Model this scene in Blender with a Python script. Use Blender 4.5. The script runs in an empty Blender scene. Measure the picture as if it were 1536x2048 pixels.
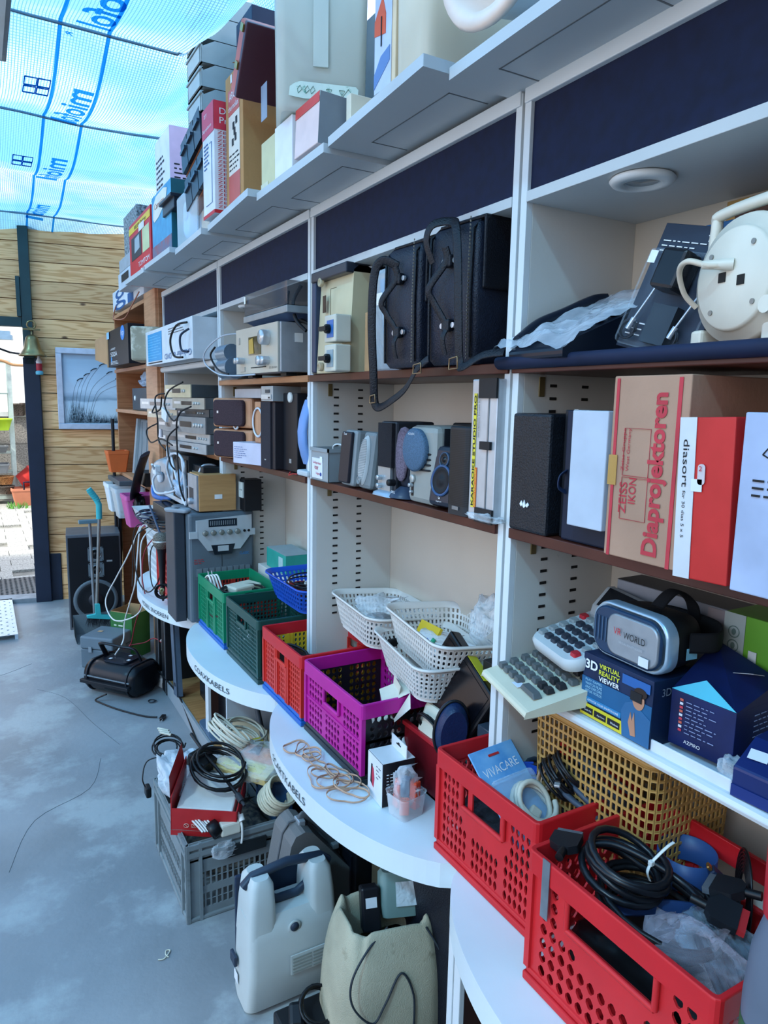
import bpy, math, random
from mathutils import Vector, Matrix, noise
R = random.Random(7)
PI = math.pi
sc = bpy.context.scene
C = sc.collection
# ---------------------------------------------------------------- camera
cam_d = bpy.data.cameras.new('camera'); cam = bpy.data.objects.new('camera', cam_d); C.objects.link(cam)
sc.camera = cam
yaw, pit, rol = 0.51907, 0.15202, 0.01936
fw = Vector((math.sin(yaw)*math.cos(pit), math.cos(yaw)*math.cos(pit), -math.sin(pit)))
rt = Vector((math.cos(yaw), -math.sin(yaw), 0)); up = rt.cross(fw)
r2 = rt*math.cos(rol)+up*math.sin(rol); u2 = up*math.cos(rol)-rt*math.sin(rol)
cam.matrix_world = Matrix(((r2.x, u2.x, -fw.x, 0), (r2.y, u2.y, -fw.y, 0), (r2.z, u2.z, -fw.z, 1.65), (0, 0, 0, 1)))
cam_d.sensor_fit = 'HORIZONTAL'; cam_d.sensor_width = 36; cam_d.lens = 1415.7*36/1536
cam_d.clip_start = .02; cam_d.clip_end = 200
# ---------------------------------------------------------------- world: bright sky with clouds
W = bpy.data.worlds.new('sky'); sc.world = W; W.use_nodes = True
nt = W.node_tree; bg = nt.nodes['Background']
tc = nt.nodes.new('ShaderNodeTexCoord'); nz = nt.nodes.new('ShaderNodeTexNoise'); cr = nt.nodes.new('ShaderNodeValToRGB')
nz.inputs['Scale'].default_value = 3.2; nz.inputs['Detail'].default_value = 5
cr.color_ramp.elements[0].position = .40; cr.color_ramp.elements[0].color = (.42, .60, .95, 1)
cr.color_ramp.elements[1].position = .60; cr.color_ramp.elements[1].color = (1.06, 1.0, 1.02, 1)
nt.links.new(tc.outputs['Generated'], nz.inputs['Vector']); nt.links.new(nz.outputs['Fac'], cr.inputs['Fac'])
nt.links.new(cr.outputs['Color'], bg.inputs['Color']); bg.inputs['Strength'].default_value = 1.75
# ---------------------------------------------------------------- sun over the courtyard behind the plank wall
sl = bpy.data.lights.new('sun', 'SUN'); sl.energy = 4.0; sl.angle = math.radians(3); sl.color = (1, .96, .88)
so = bpy.data.objects.new('sun', sl); C.objects.link(so)
so.rotation_euler = Vector((-.75, -.35, .85)).to_track_quat('Z', 'Y').to_euler()
# added fill lamp behind and left of the camera, for directional contrast
al = bpy.data.lights.new('fill_light', 'AREA'); al.shape = 'RECTANGLE'; al.size = 3.2; al.size_y = 1.8; al.energy = 24; al.color = (1, .95, .90)
ao = bpy.data.objects.new('fill_light', al); C.objects.link(ao); ao.location = (-1.9, -.6, 2.35)
ao.rotation_euler = Vector((-.75, -.45, .35)).to_track_quat('Z', 'Y').to_euler()
sc.view_settings.view_transform = 'Standard'; sc.view_settings.look = 'None'; sc.view_settings.gamma = 1
sc.view_settings.use_curve_mapping = False; sc.view_settings.exposure = 0.66

# ================================================================ materials
def lin(h):
    if not isinstance(h, str): return h
    h = h.lstrip('#'); v = [int(h[i:i+2], 16)/255 for i in (0, 2, 4)]
    return tuple(x/12.92 if x <= .04045 else ((x+.055)/1.055)**2.4 for x in v)
_m = {}
def N(nt, t, **k):
    n = nt.nodes.new(t)
    for a, b in k.items():
        if a in n.inputs: n.inputs[a].default_value = b
        else: setattr(n, a, b)
    return n
def mat(name, col, rough=.5, metal=0., var=.10, scale=9., bump=.0, bscale=60., dirt=None, dscale=5., dth=.62, spec=.32, stretch=None, col2=None, coat=0):
    """procedural principled material: colour mottled by noise, optional bump, optional dirt / wear colour"""
    key = (name, str(col), rough, metal, var, scale, bump, bscale, str(dirt), dscale, dth, str(col2))
    if key in _m: return _m[key]
    m = bpy.data.materials.new(name); m.use_nodes = True; nt = m.node_tree; L = nt.links.new
    b = nt.nodes['Principled BSDF']; b.inputs['Roughness'].default_value = rough; b.inputs['Metallic'].default_value = metal
    b.inputs['Specular IOR Level'].default_value = spec; b.inputs['Coat Weight'].default_value = coat
    c = lin(col); c2 = lin(col2) if col2 else tuple(x*(1-var*2.2) for x in c)
    tc = N(nt, 'ShaderNodeTexCoord'); src = tc.outputs['Object']
    if stretch:
        mp = N(nt, 'ShaderNodeMapping'); mp.inputs['Scale'].default_value = stretch; L(src, mp.inputs['Vector']); src = mp.outputs['Vector']
    n1 = N(nt, 'ShaderNodeTexNoise', Scale=scale, Detail=4.); L(src, n1.inputs['Vector'])
    mx = N(nt, 'ShaderNodeMix', data_type='RGBA'); mx.inputs[6].default_value = (*c2, 1); mx.inputs[7].default_value = (*c, 1)
    rp = N(nt, 'ShaderNodeValToRGB'); rp.color_ramp.elements[0].position = .3; rp.color_ramp.elements[1].position = .62
    L(n1.outputs['Fac'], rp.inputs['Fac']); L(rp.outputs['Color'], mx.inputs[0]); out = mx.outputs[2]
    if dirt:
        n3 = N(nt, 'ShaderNodeTexNoise', Scale=dscale, Detail=8., Roughness=.65); L(src, n3.inputs['Vector'])
        r3 = N(nt, 'ShaderNodeValToRGB'); r3.color_ramp.elements[0].position = dth; r3.color_ramp.elements[1].position = min(.99, dth+.1)
        L(n3.outputs['Fac'], r3.inputs['Fac'])
        m3 = N(nt, 'ShaderNodeMix', data_type='RGBA'); m3.inputs[7].default_value = (*lin(dirt), 1); L(out, m3.inputs[6]); L(r3.outputs['Color'], m3.inputs[0]); out = m3.outputs[2]
    L(out, b.inputs['Base Color'])
    if bump:
        n2 = N(nt, 'ShaderNodeTexNoise', Scale=bscale, Detail=3.); L(src, n2.inputs['Vector'])
        bp = N(nt, 'ShaderNodeBump', Strength=bump, Distance=.004); L(n2.outputs['Fac'], bp.inputs['Height']); L(bp.outputs['Normal'], b.inputs['Normal'])
    _m[key] = m; return m
def PL(col, rough=.42, **k): return mat('plastic', col, rough, var=k.pop('var', .05), **k)
def CARD(col, **k): return mat('printed_card', col, k.pop('rough', .48), var=.05, scale=14, **k)
def KRAFT(col='#a98560', **k): return mat('corrugated_cardboard', col, .8, var=.07, scale=7, bump=.15, bscale=80, **k)
def METAL(col='#b4b8bb', rough=.32): return mat('metal', col, rough, metal=.5, var=.06, scale=25)
def LEATHER(col='#16181f', rough=.45): return mat('leather', col, rough, var=.12, scale=22, bump=.5, bscale=260)
def PAINTW(col='#cfd4d6', **k): return mat('white_painted_board', col, .45, var=.04, scale=3, dirt='#8d8a84', dscale=13, dth=.70, bump=.06, bscale=90, **k)
def WOODV(col, col2, s=(2, 2, 30), rough=.45): return mat('veneer', col, rough, col2=col2, scale=3, stretch=s)
def RUB(col='#101216', rough=.5): return mat('rubber', col, rough, var=.1)
def clear(name='clear_plastic', tint='#e9f2f6', alpha=.28, rough=.12, bump=.0, bscale=30.):
    key = (name, tint, alpha, rough, bump, bscale)
    if key in _m: return _m[key]
    m = bpy.data.materials.new(name); m.use_nodes = True; nt = m.node_tree; L = nt.links.new
    b = nt.nodes['Principled BSDF']; b.inputs['Base Color'].default_value = (*lin(tint), 1); b.inputs['Roughness'].default_value = rough
    lw = N(nt, 'ShaderNodeLayerWeight', Blend=.35); n1 = N(nt, 'ShaderNodeTexNoise', Scale=bscale, Detail=3.); tc = N(nt, 'ShaderNodeTexCoord')
    L(tc.outputs['Object'], n1.inputs['Vector'])
    ad = N(nt, 'ShaderNodeMath', operation='MULTIPLY_ADD'); L(lw.outputs['Facing'], ad.inputs[0]); ad.inputs[1].default_value = .55; ad.inputs[2].default_value = alpha
    ad2 = N(nt, 'ShaderNodeMath', operation='MULTIPLY_ADD', use_clamp=True); L(n1.outputs['Fac'], ad2.inputs[0]); ad2.inputs[1].default_value = bump*.4; L(ad.outputs[0], ad2.inputs[2])
    tr = N(nt, 'ShaderNodeBsdfTransparent'); mx = N(nt, 'ShaderNodeMixShader'); L(ad2.outputs[0], mx.inputs[0]); L(tr.outputs[0], mx.inputs[1]); L(b.outputs[0], mx.inputs[2])
    if bump:
        bp = N(nt, 'ShaderNodeBump', Strength=bump, Distance=.02); L(n1.outputs['Fac'], bp.inputs['Height']); L(bp.outputs['Normal'], b.inputs['Normal'])
    L(mx.outputs[0], nt.nodes['Material Output'].inputs['Surface']); _m[key] = m; return m
def milky(col='#dfe4dc'):
    """translucent polypropylene"""
    key = ('milky', col)
    if key in _m: return _m[key]
    m = bpy.data.materials.new('milky_plastic'); m.use_nodes = True; nt = m.node_tree; L = nt.links.new
    b = nt.nodes['Principled BSDF']; b.inputs['Base Color'].default_value = (*lin(col), 1); b.inputs['Roughness'].default_value = .35
    n1 = N(nt, 'ShaderNodeTexNoise', Scale=6., Detail=4.); mp = N(nt, 'ShaderNodeMapRange'); mp.inputs[3].default_value = .45; mp.inputs[4].default_value = .3
    L(n1.outputs['Fac'], mp.inputs[0])
    t = N(nt, 'ShaderNodeBsdfTranslucent'); t.inputs[0].default_value = (*lin(col), 1)
    mx = N(nt, 'ShaderNodeMixShader'); L(mp.outputs[0], mx.inputs[0]); L(b.outputs[0], mx.inputs[1]); L(t.outputs[0], mx.inputs[2])
    L(mx.outputs[0], nt.nodes['Material Output'].inputs['Surface']); _m[key] = m; return m

# ================================================================ mesh building
class M:
    def __init__(s): s.v = []; s.f = []; s.mi = []; s.ms = []; s.sm = []
    def add(s, vs, fs, m=None, smooth=False, T=None):
        o = len(s.v)
        s.v += [tuple(T @ Vector(v)) for v in vs] if T is not None else [tuple(v) for v in vs]
        if m is None: k = 0
        else:
            if m not in s.ms: s.ms.append(m)
            k = s.ms.index(m)
        for f in fs: s.f.append([i+o for i in f]); s.mi.append(k); s.sm.append(smooth)
        return s
    def box(s, a, b, m=None, T=None):
        x0, y0, z0 = a; x1, y1, z1 = b
        if x0 > x1: x0, x1 = x1, x0
        if y0 > y1: y0, y1 = y1, y0
        if z0 > z1: z0, z1 = z1, z0
        return s.add([(x0, y0, z0), (x1, y0, z0), (x1, y1, z0), (x0, y1, z0), (x0, y0, z1), (x1, y0, z1), (x1, y1, z1), (x0, y1, z1)],
                     [(0, 3, 2, 1), (4, 5, 6, 7), (0, 1, 5, 4), (1, 2, 6, 5), (2, 3, 7, 6), (3, 0, 4, 7)], m, False, T)
    def loft(s, rings, m=None, smooth=True, caps=True, T=None, closed=True):
        n = len(rings[0]); vs = [p for r in rings for p in r]; fs = []
        for i in range(len(rings)-1):
            for j in range(n if closed else n-1):
                a = i*n+j; b = i*n+(j+1) % n; fs.append((a, b, b+n, a+n))
        s.add(vs, fs, m, smooth, T)
        if caps: s.add(list(rings[0]), [tuple(range(n))[::-1]], m, False, T); s.add(list(rings[-1]), [tuple(range(n))], m, False, T)
        return s
    def lathe(s, prof, m=None, n=20, T=None, caps=False, smooth=True):
        return s.loft([[(r*math.cos(2*PI*j/n), r*math.sin(2*PI*j/n), z) for j in range(n)] for r, z in prof], m, smooth, caps, T)
    def cyl(s, p, q, r, m=None, r2=None, n=14, smooth=True):
        p = Vector(p); q = Vector(q); d = q-p; T = Matrix.Translation(p) @ d.to_track_quat('Z', 'Y').to_matrix().to_4x4()
        return s.lathe([(r, 0), (r if r2 is None else r2, d.length)], m, n, T, True, smooth)
    def tube(s, pts, r, m=None, n=6, caps=True, flat=None, T=None):
        P = [Vector(p) for p in pts]; rings = []; prev = None
        for i, p in enumerate(P):
            t = (P[min(i+1, len(P)-1)]-P[max(i-1, 0)])
            t = t.normalized() if t.length > 1e-9 else Vector((0, 0, 1))
            if prev is None: a = t.orthogonal().normalized() if flat is None else (Vector(flat)-t*t.dot(Vector(flat))).normalized()
            else:
                a = prev-t*prev.dot(t); a = a.normalized() if a.length > 1e-6 else t.orthogonal().normalized()
            prev = a; b = t.cross(a)
            rx, ry = (r, r) if not isinstance(r, tuple) else r
            rings.append([tuple(p+a*math.cos(2*PI*j/n)*rx+b*math.sin(2*PI*j/n)*ry) for j in range(n)])
        return s.loft(rings, m, True, caps, T)
    def prism(s, poly, h0, h1, m=None, T=None, smooth=False):
        return s.loft([[(x, y, h0) for x, y in poly], [(x, y, h1) for x, y in poly]], m, smooth, True, T)
    def perf(s, S, nu, nv, th, mask, mx=.16, my=.14, k=.22, m=None, smooth=False):
        """perforated sheet over surface S(u,v): cells 'h' hole, 's' solid, 'o' open"""
        def nor(u, v):
            e = 1e-3; a = S(min(u+e, 1), v)-S(max(u-e, 0), v); b = S(u, min(v+e, 1))-S(u, max(v-e, 0)); return a.cross(b).normalized()
        for i in range(nu):
            for j in range(nv):
                t = mask(i, j)
                if t == 'o': continue
                u0, u1, v0, v1 = i/nu, (i+1)/nu, j/nv, (j+1)/nv; n = nor((u0+u1)/2, (v0+v1)/2)*th
                cs = [(u0, v0), (u1, v0), (u1, v1), (u0, v1)]; A = [S(*c) for c in cs]; B = [p-n for p in A]
                side = []
                for q, (di, dj) in enumerate(((0, -1), (1, 0), (0, 1), (-1, 0))):
                    a, b = i+di, j+dj
                    if 0 <= a < nu and 0 <= b < nv and mask(a, b) == 'o': side.append((q, (q+1) % 4))
                if t == 's':
                    s.add(A+B, [(0, 1, 2, 3), (7, 6, 5, 4)]+[(a, a+4, b+4, b) for a, b in side], m, smooth)
                else:
                    du, dv = u1-u0, v1-v0
                    o = [(mx+k, my), (1-mx-k, my), (1-mx, my+k), (1-mx, 1-my-k), (1-mx-k, 1-my), (mx+k, 1-my), (mx, 1-my-k), (mx, my+k)]
                    O = [S(u0+a*du, v0+b*dv) for a, b in o]; O2 = [p-n for p in O]
                    f = [(0, 1, 5, 4), (1, 6, 5), (1, 2, 7, 6), (2, 8, 7), (2, 3, 9, 8), (3, 10, 9), (3, 0, 11, 10), (0, 4, 11)]
                    fs = list(f)+[tuple(x+12 for x in g[::-1]) for g in f]
                    fs += [(4+q, 4+(q+1) % 8, 16+(q+1) % 8, 16+q) for q in range(8)]+[(a, a+12, b+12, b) for a, b in side]
                    s.add(A+O+B+O2, fs, m, smooth)
        return s
    def mesh(s, name, m=None):
        me = bpy.data.meshes.new(name); me.from_pydata(s.v, [], s.f)
        for q in (s.ms or [m]): me.materials.append(q if q is not None else m)
        me.polygons.foreach_set('material_index', s.mi); me.polygons.foreach_set('use_smooth', s.sm); me.update(); return me
    def build(s, name, m=None, par=None, bev=0, sub=0, T=None):
        o = bpy.data.objects.new(name, s.mesh(name, m)); C.objects.link(o)
        if par is not None: o.parent = par
        if T is not None: o.matrix_local = T
        if bev:
            q = o.modifiers.new('bevel', 'BEVEL'); q.width = bev; q.segments = 2; q.limit_method = 'ANGLE'; q.angle_limit = math.radians(40)
        if sub:
            q = o.modifiers.new('sub', 'SUBSURF'); q.levels = sub; q.render_levels = sub
        return o
def rrect(w, h, r, n=5):
    """rounded rectangle polygon centred on 0"""
    out = []
    for cx, cy, a in ((w/2-r, h/2-r, 0), (-w/2+r, h/2-r, PI/2), (-w/2+r, -h/2+r, PI), (w/2-r, -h/2+r, 3*PI/2)):
        out += [(cx+r*math.cos(a+PI/2*i/n), cy+r*math.sin(a+PI/2*i/n)) for i in range(n+1)]
    return out
def circ(r, n=24, cx=0, cy=0, ry=None): return [(cx+r*math.cos(2*PI*i/n), cy+(ry or r)*math.sin(2*PI*i/n)) for i in range(n)]
def smooth_path(pts, k=6):
    P = [Vector(p) for p in pts]; out = []
    for i in range(len(P)-1):
        a, b, c, d = P[max(i-1, 0)], P[i], P[i+1], P[min(i+2, len(P)-1)]
        for j in range(k):
            t = j/k; out.append(.5*((2*b)+(-a+c)*t+(2*a-5*b+4*c-d)*t*t+(-a+3*b-3*c+d)*t**3))
    return out+[P[-1]]
def tag(o, label=None, cat=None, group=None, kind=None):
    if label: o['label'] = label
    if cat: o['category'] = cat
    if group: o['group'] = group
    if kind: o['kind'] = kind
    return o
def struct(o): o['kind'] = 'structure'; return o
def text_mesh(body, w, h, bold=0):
    cu = bpy.data.curves.new('lettering', 'FONT'); cu.body = body; cu.resolution_u = 3; cu.offset = bold; cu.align_x = 'LEFT'
    ob = bpy.data.objects.new('tmp', cu); C.objects.link(ob); dg = bpy.context.evaluated_depsgraph_get()
    me = bpy.data.meshes.new_from_object(ob.evaluated_get(dg)); bpy.data.objects.remove(ob); bpy.data.curves.remove(cu)
    xs = [v.co.x for v in me.vertices] or [0, 1]; ys = [v.co.y for v in me.vertices] or [0, 1]
    x0, x1, y0, y1 = min(xs), max(xs), min(ys), max(ys)
    for v in me.vertices: v.co = Vector(((v.co.x-x0)/max(x1-x0, 1e-6)*w, (v.co.y-y0)/max(y1-y0, 1e-6)*h, 0))
    return me
class T:
    """a thing with local frame: origin base centre, front -x, width along y (left = +y), near side -y; d,w,h = its size"""
    def __init__(s, name, label, cat, loc, size=(.1, .1, .1), rz=0, rx=0, ry=0, group=None):
        s.o = bpy.data.objects.new(name, None); C.objects.link(s.o); s.o.empty_display_size = .02
        s.d, s.w, s.h = size; s.o.location = loc; s.o.rotation_euler = (rx, ry, rz); tag(s.o, label, cat, group)
    def fr(s, face):
        d, w, h = s.d, s.w, s.h; e = .0007
        o, u, v = {'F': ((-d/2-e, w/2, 0), (0, -1, 0), (0, 0, 1)), 'S': ((-d/2, -w/2-e, 0), (1, 0, 0), (0, 0, 1)),
                   'T': ((-d/2, w/2, h+e), (0, -1, 0), (1, 0, 0)), 'L': ((d/2, w/2+e, 0), (-1, 0, 0), (0, 0, 1))}[face]
        u, v = Vector(u), Vector(v); n = u.cross(v)
        return Matrix(((u.x, v.x, n.x, o[0]), (u.y, v.y, n.y, o[1]), (u.z, v.z, n.z, o[2]), (0, 0, 0, 1)))
    def box(s, name, a, b, m, bev=.002, par=None): return M().box(a, b).build(name, m, par or s.o, bev)
    def body(s, name, m, bev=.002, shrink=0): return s.box(name, (-s.d/2, -s.w/2, 0), (s.d/2, s.w/2, s.h), m, bev)
    def add(s, name, mb, m=None, par=None, bev=0, sub=0, T=None): return mb.build(name, m, par or s.o, bev, sub, T)
    def txt(s, body, face, u, v, w, h, m, rot=0, par=None, name='lettering', off=0, mir=False, bold=0):
        me = text_mesh(body, w, h, bold); me.materials.append(m); o = bpy.data.objects.new(name, me); C.objects.link(o); o.parent = par or s.o
        o.matrix_local = s.fr(face) @ Matrix.Translation((u, v, .0006+off)) @ Matrix.Rotation(math.radians(rot), 4, 'Z') @ (Matrix.Scale(-1, 4, (1, 0, 0)) if mir else Matrix())
        return o
    def dec(s, face, u0, v0, u1, v1, m, name='printed_panel', par=None, off=0, th=.0008):
        o = M().box((u0, v0, off), (u1, v1, off+th)).build(name, m, par or s.o); o.matrix_local = s.fr(face); return o
    def decp(s, face, poly, m, name='printed_panel', off=0, th=.0008, par=None):
        o = M().prism(poly, off, off+th).build(name, m, par or s.o); o.matrix_local = s.fr(face); return o
def span(x, yL, yR, z0, z1, dp): return dict(loc=(x+dp/2, (yL+yR)/2, z0), size=(dp, abs(yL-yR), z1-z0))
def cable(name, label, pts, r, m, cat='cable', group=None, k=7, n=7):
    o = M().tube(smooth_path(pts, k), r, m, n).build(name, m); return tag(o, label, cat, group)
def coil_pts(c, rad, loops, r, rnd, tilt=None, sq=1., jit=.12, pile=.5):
    P = []; n = 20; jr = [1+rnd.uniform(-jit, jit) for _ in range(loops+1)]; jo = [(rnd.uniform(-1, 1)*rad*jit*.7, rnd.uniform(-1, 1)*rad*jit*.7) for _ in range(loops+1)]
    for i in range(loops*n):
        t = i/n; k = int(t); f = t-k; a = 2*PI*t; rr = rad*(jr[k]*(1-f)+jr[k+1]*f)
        P.append(Vector((rr*math.cos(a)+jo[k][0]*(1-f)+jo[k+1][0]*f, rr*sq*math.sin(a)+jo[k][1]*(1-f)+jo[k+1][1]*f, (t*pile*r*2)+math.sin(a*1.5+k)*r*.8)))
    T_ = Matrix.Translation(c) @ (tilt if tilt is not None else Matrix())
    return [T_ @ p for p in P]
def coil(name, label, c, rad, loops, r, m, tilt=None, sq=1., jit=.12, cat='cable', group=None, seed=1, pile=.5, tail=None):
    P = coil_pts(c, rad, loops, r, random.Random(seed), tilt, sq, jit, pile)
    if tail: P = P+smooth_path([P[-1]]+[Vector(t) for t in tail], 6)[1:]
    return tag(M().tube(P, r, m, 6).build(name, m), label, cat, group)
def rot(x=0, y=0, z=0): return Matrix.Rotation(math.radians(z), 4, 'Z') @ Matrix.Rotation(math.radians(y), 4, 'Y') @ Matrix.Rotation(math.radians(x), 4, 'X')
def crumple(name, label, loc, size, m, seed=1, T_=None, cat='plastic bag', sub=3, amp=.35, par=None):
    """crumpled bag: a squashed ball with folded, creased skin"""
    import bmesh
    bm = bmesh.new(); bmesh.ops.create_icosphere(bm, subdivisions=sub+1, radius=1)
    for v in bm.verts:
        p = v.co.copy(); q = p*1.6+Vector((seed*3.7, seed*1.3, 0)); a = noise.noise(q)*amp+abs(noise.noise(q*2.7))*amp*.8-abs(noise.noise(q*6.1))*amp*.35
        sx = 1 if abs(p.x) < .01 else math.copysign(abs(p.x)**.75, p.x); sy = math.copysign(abs(p.y)**.75, p.y)
        v.co = Vector((sx*size[0]/2, sy*size[1]/2, (p.z)*size[2]/2+size[2]/2))*(1+a)
    me = bpy.data.meshes.new(name); bm.to_mesh(me); bm.free(); me.materials.append(m); me.polygons.foreach_set('use_smooth', [True]*len(me.polygons))
    o = bpy.data.objects.new(name, me); C.objects.link(o); o.matrix_world = Matrix.Translation(loc) @ (T_ if T_ is not None else Matrix())
    if par: o.parent = par; return o
    return tag(o, label, cat)
# ================================================================ setting: floor, plank wall, door, courtyard
cm = mat('concrete', '#8d9296', .42, var=.16, scale=1.6, dirt='#9ba2a4', dscale=2.0, dth=.50, bump=.25, bscale=35)
fl = M().box((-4.2, -1.5, -.08), (1.3, 6.35, 0)).build('floor', cm); struct(fl)
ck = M()
for pts in ([(.0, 2.6), (.1, 2.9), (.32, 3.05), (.4, 3.3)], [(.2, 4.3), (.33, 4.1), (.42, 3.7), (.5, 3.4)], [(-.6, 4.9), (-.1, 4.6), (.2, 4.75)]):
    ck.tube(smooth_path([(x, y, .0004) for x, y in pts], 5), .0009, None, 4)
struct(ck.build('trim_1', mat('crack', '#5c6367', .8)))
M_pl = bpy.data.materials.new('pine_planks'); M_pl.use_nodes = True
def plank_mat(m, c1, c2, ck_, ax=0):
    nt = m.node_tree; L = nt.links.new; b = nt.nodes['Principled BSDF']; b.inputs['Roughness'].default_value = .6
    g = N(nt, 'ShaderNodeNewGeometry'); tc = N(nt, 'ShaderNodeTexCoord'); mp = N(nt, 'ShaderNodeMapping'); mp.inputs['Scale'].default_value = (.8, 1, 10)
    add = N(nt, 'ShaderNodeVectorMath', operation='MULTIPLY_ADD'); L(g.outputs['Random Per Island'], add.inputs[0]); add.inputs[1].default_value = (13, 5, 7); L(tc.outputs['Object'], add.inputs[2])
    L(add.outputs[0], mp.inputs['Vector'])
    n = N(nt, 'ShaderNodeTexNoise', Scale=1.5, Detail=2.); L(mp.outputs['Vector'], n.inputs['Vector'])
    w = N(nt, 'ShaderNodeMath', operation='MULTIPLY'); L(n.outputs['Fac'], w.inputs[0]); w.inputs[1].default_value = 46.
    sn = N(nt, 'ShaderNodeMath', operation='SINE'); L(w.outputs[0], sn.inputs[0])
    r = N(nt, 'ShaderNodeValToRGB'); r.color_ramp.elements[0].position = .1; r.color_ramp.elements[0].color = (*lin(c1), 1); r.color_ramp.elements[1].position = 1; r.color_ramp.elements[1].color = (*lin(c2), 1)
    L(sn.outputs[0], r.inputs['Fac'])
    hv = N(nt, 'ShaderNodeHueSaturation'); mr = N(nt, 'ShaderNodeMapRange'); mr.inputs[3].default_value = .82; mr.inputs[4].default_value = 1.15
    L(g.outputs['Random Per Island'], mr.inputs[0]); L(mr.outputs[0], hv.inputs['Value']); L(r.outputs['Color'], hv.inputs['Color'])
    vo = N(nt, 'ShaderNodeTexVoronoi', Scale=2.6); mp2 = N(nt, 'ShaderNodeMapping'); mp2.inputs['Scale'].default_value = (1, 1, 1.7); L(add.outputs[0], mp2.inputs['Vector']); L(mp2.outputs['Vector'], vo.inputs['Vector'])
    rk = N(nt, 'ShaderNodeValToRGB'); rk.color_ramp.elements[0].position = .035; rk.color_ramp.elements[0].color = (1, 1, 1, 1); rk.color_ramp.elements[1].position = .075; rk.color_ramp.elements[1].color = (0, 0, 0, 1)
    L(vo.outputs['Distance'], rk.inputs['Fac']); mx = N(nt, 'ShaderNodeMix', data_type='RGBA'); L(rk.outputs['Color'], mx.inputs[0]); L(hv.outputs['Color'], mx.inputs[6]); mx.inputs[7].default_value = (*lin(ck_), 1)
    L(mx.outputs[2], b.inputs['Base Color'])
plank_mat(M_pl, '#e8b27a', '#cc9158', '#6a4526')
EA = math.radians(-10.06); EV = Vector((math.cos(EA), math.sin(EA), 0)); EN = Vector((math.sin(EA), -math.cos(EA), 0))
TE = Matrix(((EV.x, -EN.x, 0, .424), (EV.y, -EN.y, 0, 6.252), (0, 0, 1, 0), (0, 0, 0, 1)))   # local: x along the wall, y away from the room
mb = M(); z = -.02; k = 0
while z < 3.25:
    h = .142
    for a, b in ((-4.8, -1.15), (-1.15, -.08), (-.02, 1.3)):
        if a == -1.15 and z < 2.17: continue
        mb.box((a, 0, z), (b, .03, z+h-.006), None, TE)
    z += h
mb2 = M().box((-4.8, .031, -.02), (-1.15, .05, 3.3), None, TE).box((-.05, .031, -.02), (1.3, .05, 3.3), None, TE).box((-1.15, .031, 2.2), (-.05, .05, 3.3), None, TE)
struct(mb.build('wall_back', M_pl)); struct(mb2.build('wall_back_lining', mat('dark_felt', '#15130f', .9)))
GR = mat('dark_green_paint', '#1d3b3d', .45, var=.12, scale=6, dirt='#36504e', dscale=8)
GR2 = mat('dark_slate_paint', '#1a2436', .45, var=.12, scale=6)
dp = M().box((-.085, -.05, 1.9), (-.015, .03, 3.3), None, TE).build('trim_2', GR); struct(dp)
dp = M().box((-.095, -.05, 0), (.02, .03, 1.95), None, TE).build('trim_3', GR2, bev=.004); struct(dp)
struct(M().box((-1.15, -.045, 2.18), (-.09, .03, 2.25), None, TE).build('trim_4', GR))
struct(M().box((-.115, -.06, 2.255), (-.088, .0, 2.55), None, TE).build('trim_5', GR))
struct(M().box((-1.2, -.05, 0), (-1.12, .03, 3.2), None, TE).build('trim_6', GR2))
struct(M().box((-1.12, -.04, -.02), (-.0, .12, .035), None, TE).build('door_sill', mat('concrete_sill', '#8b8f92', .7, var=.15, scale=12, bump=.3)))
# door leaf swung outwards, seen edge on at the top of the opening
clo = M().box((-1.1, -.07, 2.09), (-.17, -.015, 2.14), None, TE).box((-.46, -.08, 2.075), (-.155, -.02, 2.11), None, TE).build('door_closer', METAL('#b9c6cc')); tag(clo, 'pale metal closer rail across the top of the doorway', 'door closer')
clo = M().cyl(TE @ Vector((-.42, -.03, 2.07)), TE @ Vector((-.2, .1, 1.99)), .008).cyl(TE @ Vector((-.2, .1, 1.99)), TE @ Vector((-.06, .0, 1.97)), .008).build('closer_arm', RUB('#2a2f33')); tag(clo, 'thin dark hinged arm under the door closer rail', 'closer arm')
t = tag(M().box((-.02, -.012, 0), (.10, -.002, .39), None, TE).build('kick_board', GR2, bev=.006), 'dark slate kick board screwed at the foot of the door post', 'board')
t = M().tube([TE @ Vector(p) for p in ((-.10, -.02, .98), (-.14, -.03, .98), (-.14, -.03, .92))], .006).build('door_latch', GR2); tag(t, 'small dark latch hook on the inner side of the door post', 'latch')
# courtyard
pv = M()
for i in range(14):
    for j in range(26):
        if (i*7+j*3) % 11 == 0: continue
        x = -1.4+i*.3+(j % 2)*.1; y = 6.5+j*.25; pv.box((x, y, -.03), (x+.294, y+.244, 0))
struct(pv.build('paving', mat('terrazzo_paving', '#b7b7ae', .8, var=.3, scale=60, bump=.2, bscale=80)))
struct(M().box((-9, 6.38, -.06), (9, 22, -.025)).build('ground', mat('sandy_joint', '#8b8a80', .9, var=.2)))
struct(M().box((-30, -30, -.12), (30, 30, -.085)).build('ground_outer', mat('yard_ground', '#7d7d78', .9, var=.2)))
pw = M()
for i in range(-3, 6):
    pw.box((i*.9, 13.0, i % 2*0.0-.02), (i*.9+.88, 13.06, .43)); pw.box((i*.9, 13.0, .44), (i*.9+.88, 13.06, .88)); pw.box((i*.9, 13.0, .89), (i*.9+.88, 13.06, 1.33))
struct(pw.build('wall_outside', mat('pebble_concrete', '#8f8b82', .9, var=.3, scale=50, bump=.4, bscale=70)))
struct(M().box((-3, 13.07, -.02), (5, 13.2, 3.8)).build('wall_neighbour', mat('white_render', '#e6e6de', .8, var=.04)))
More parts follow.
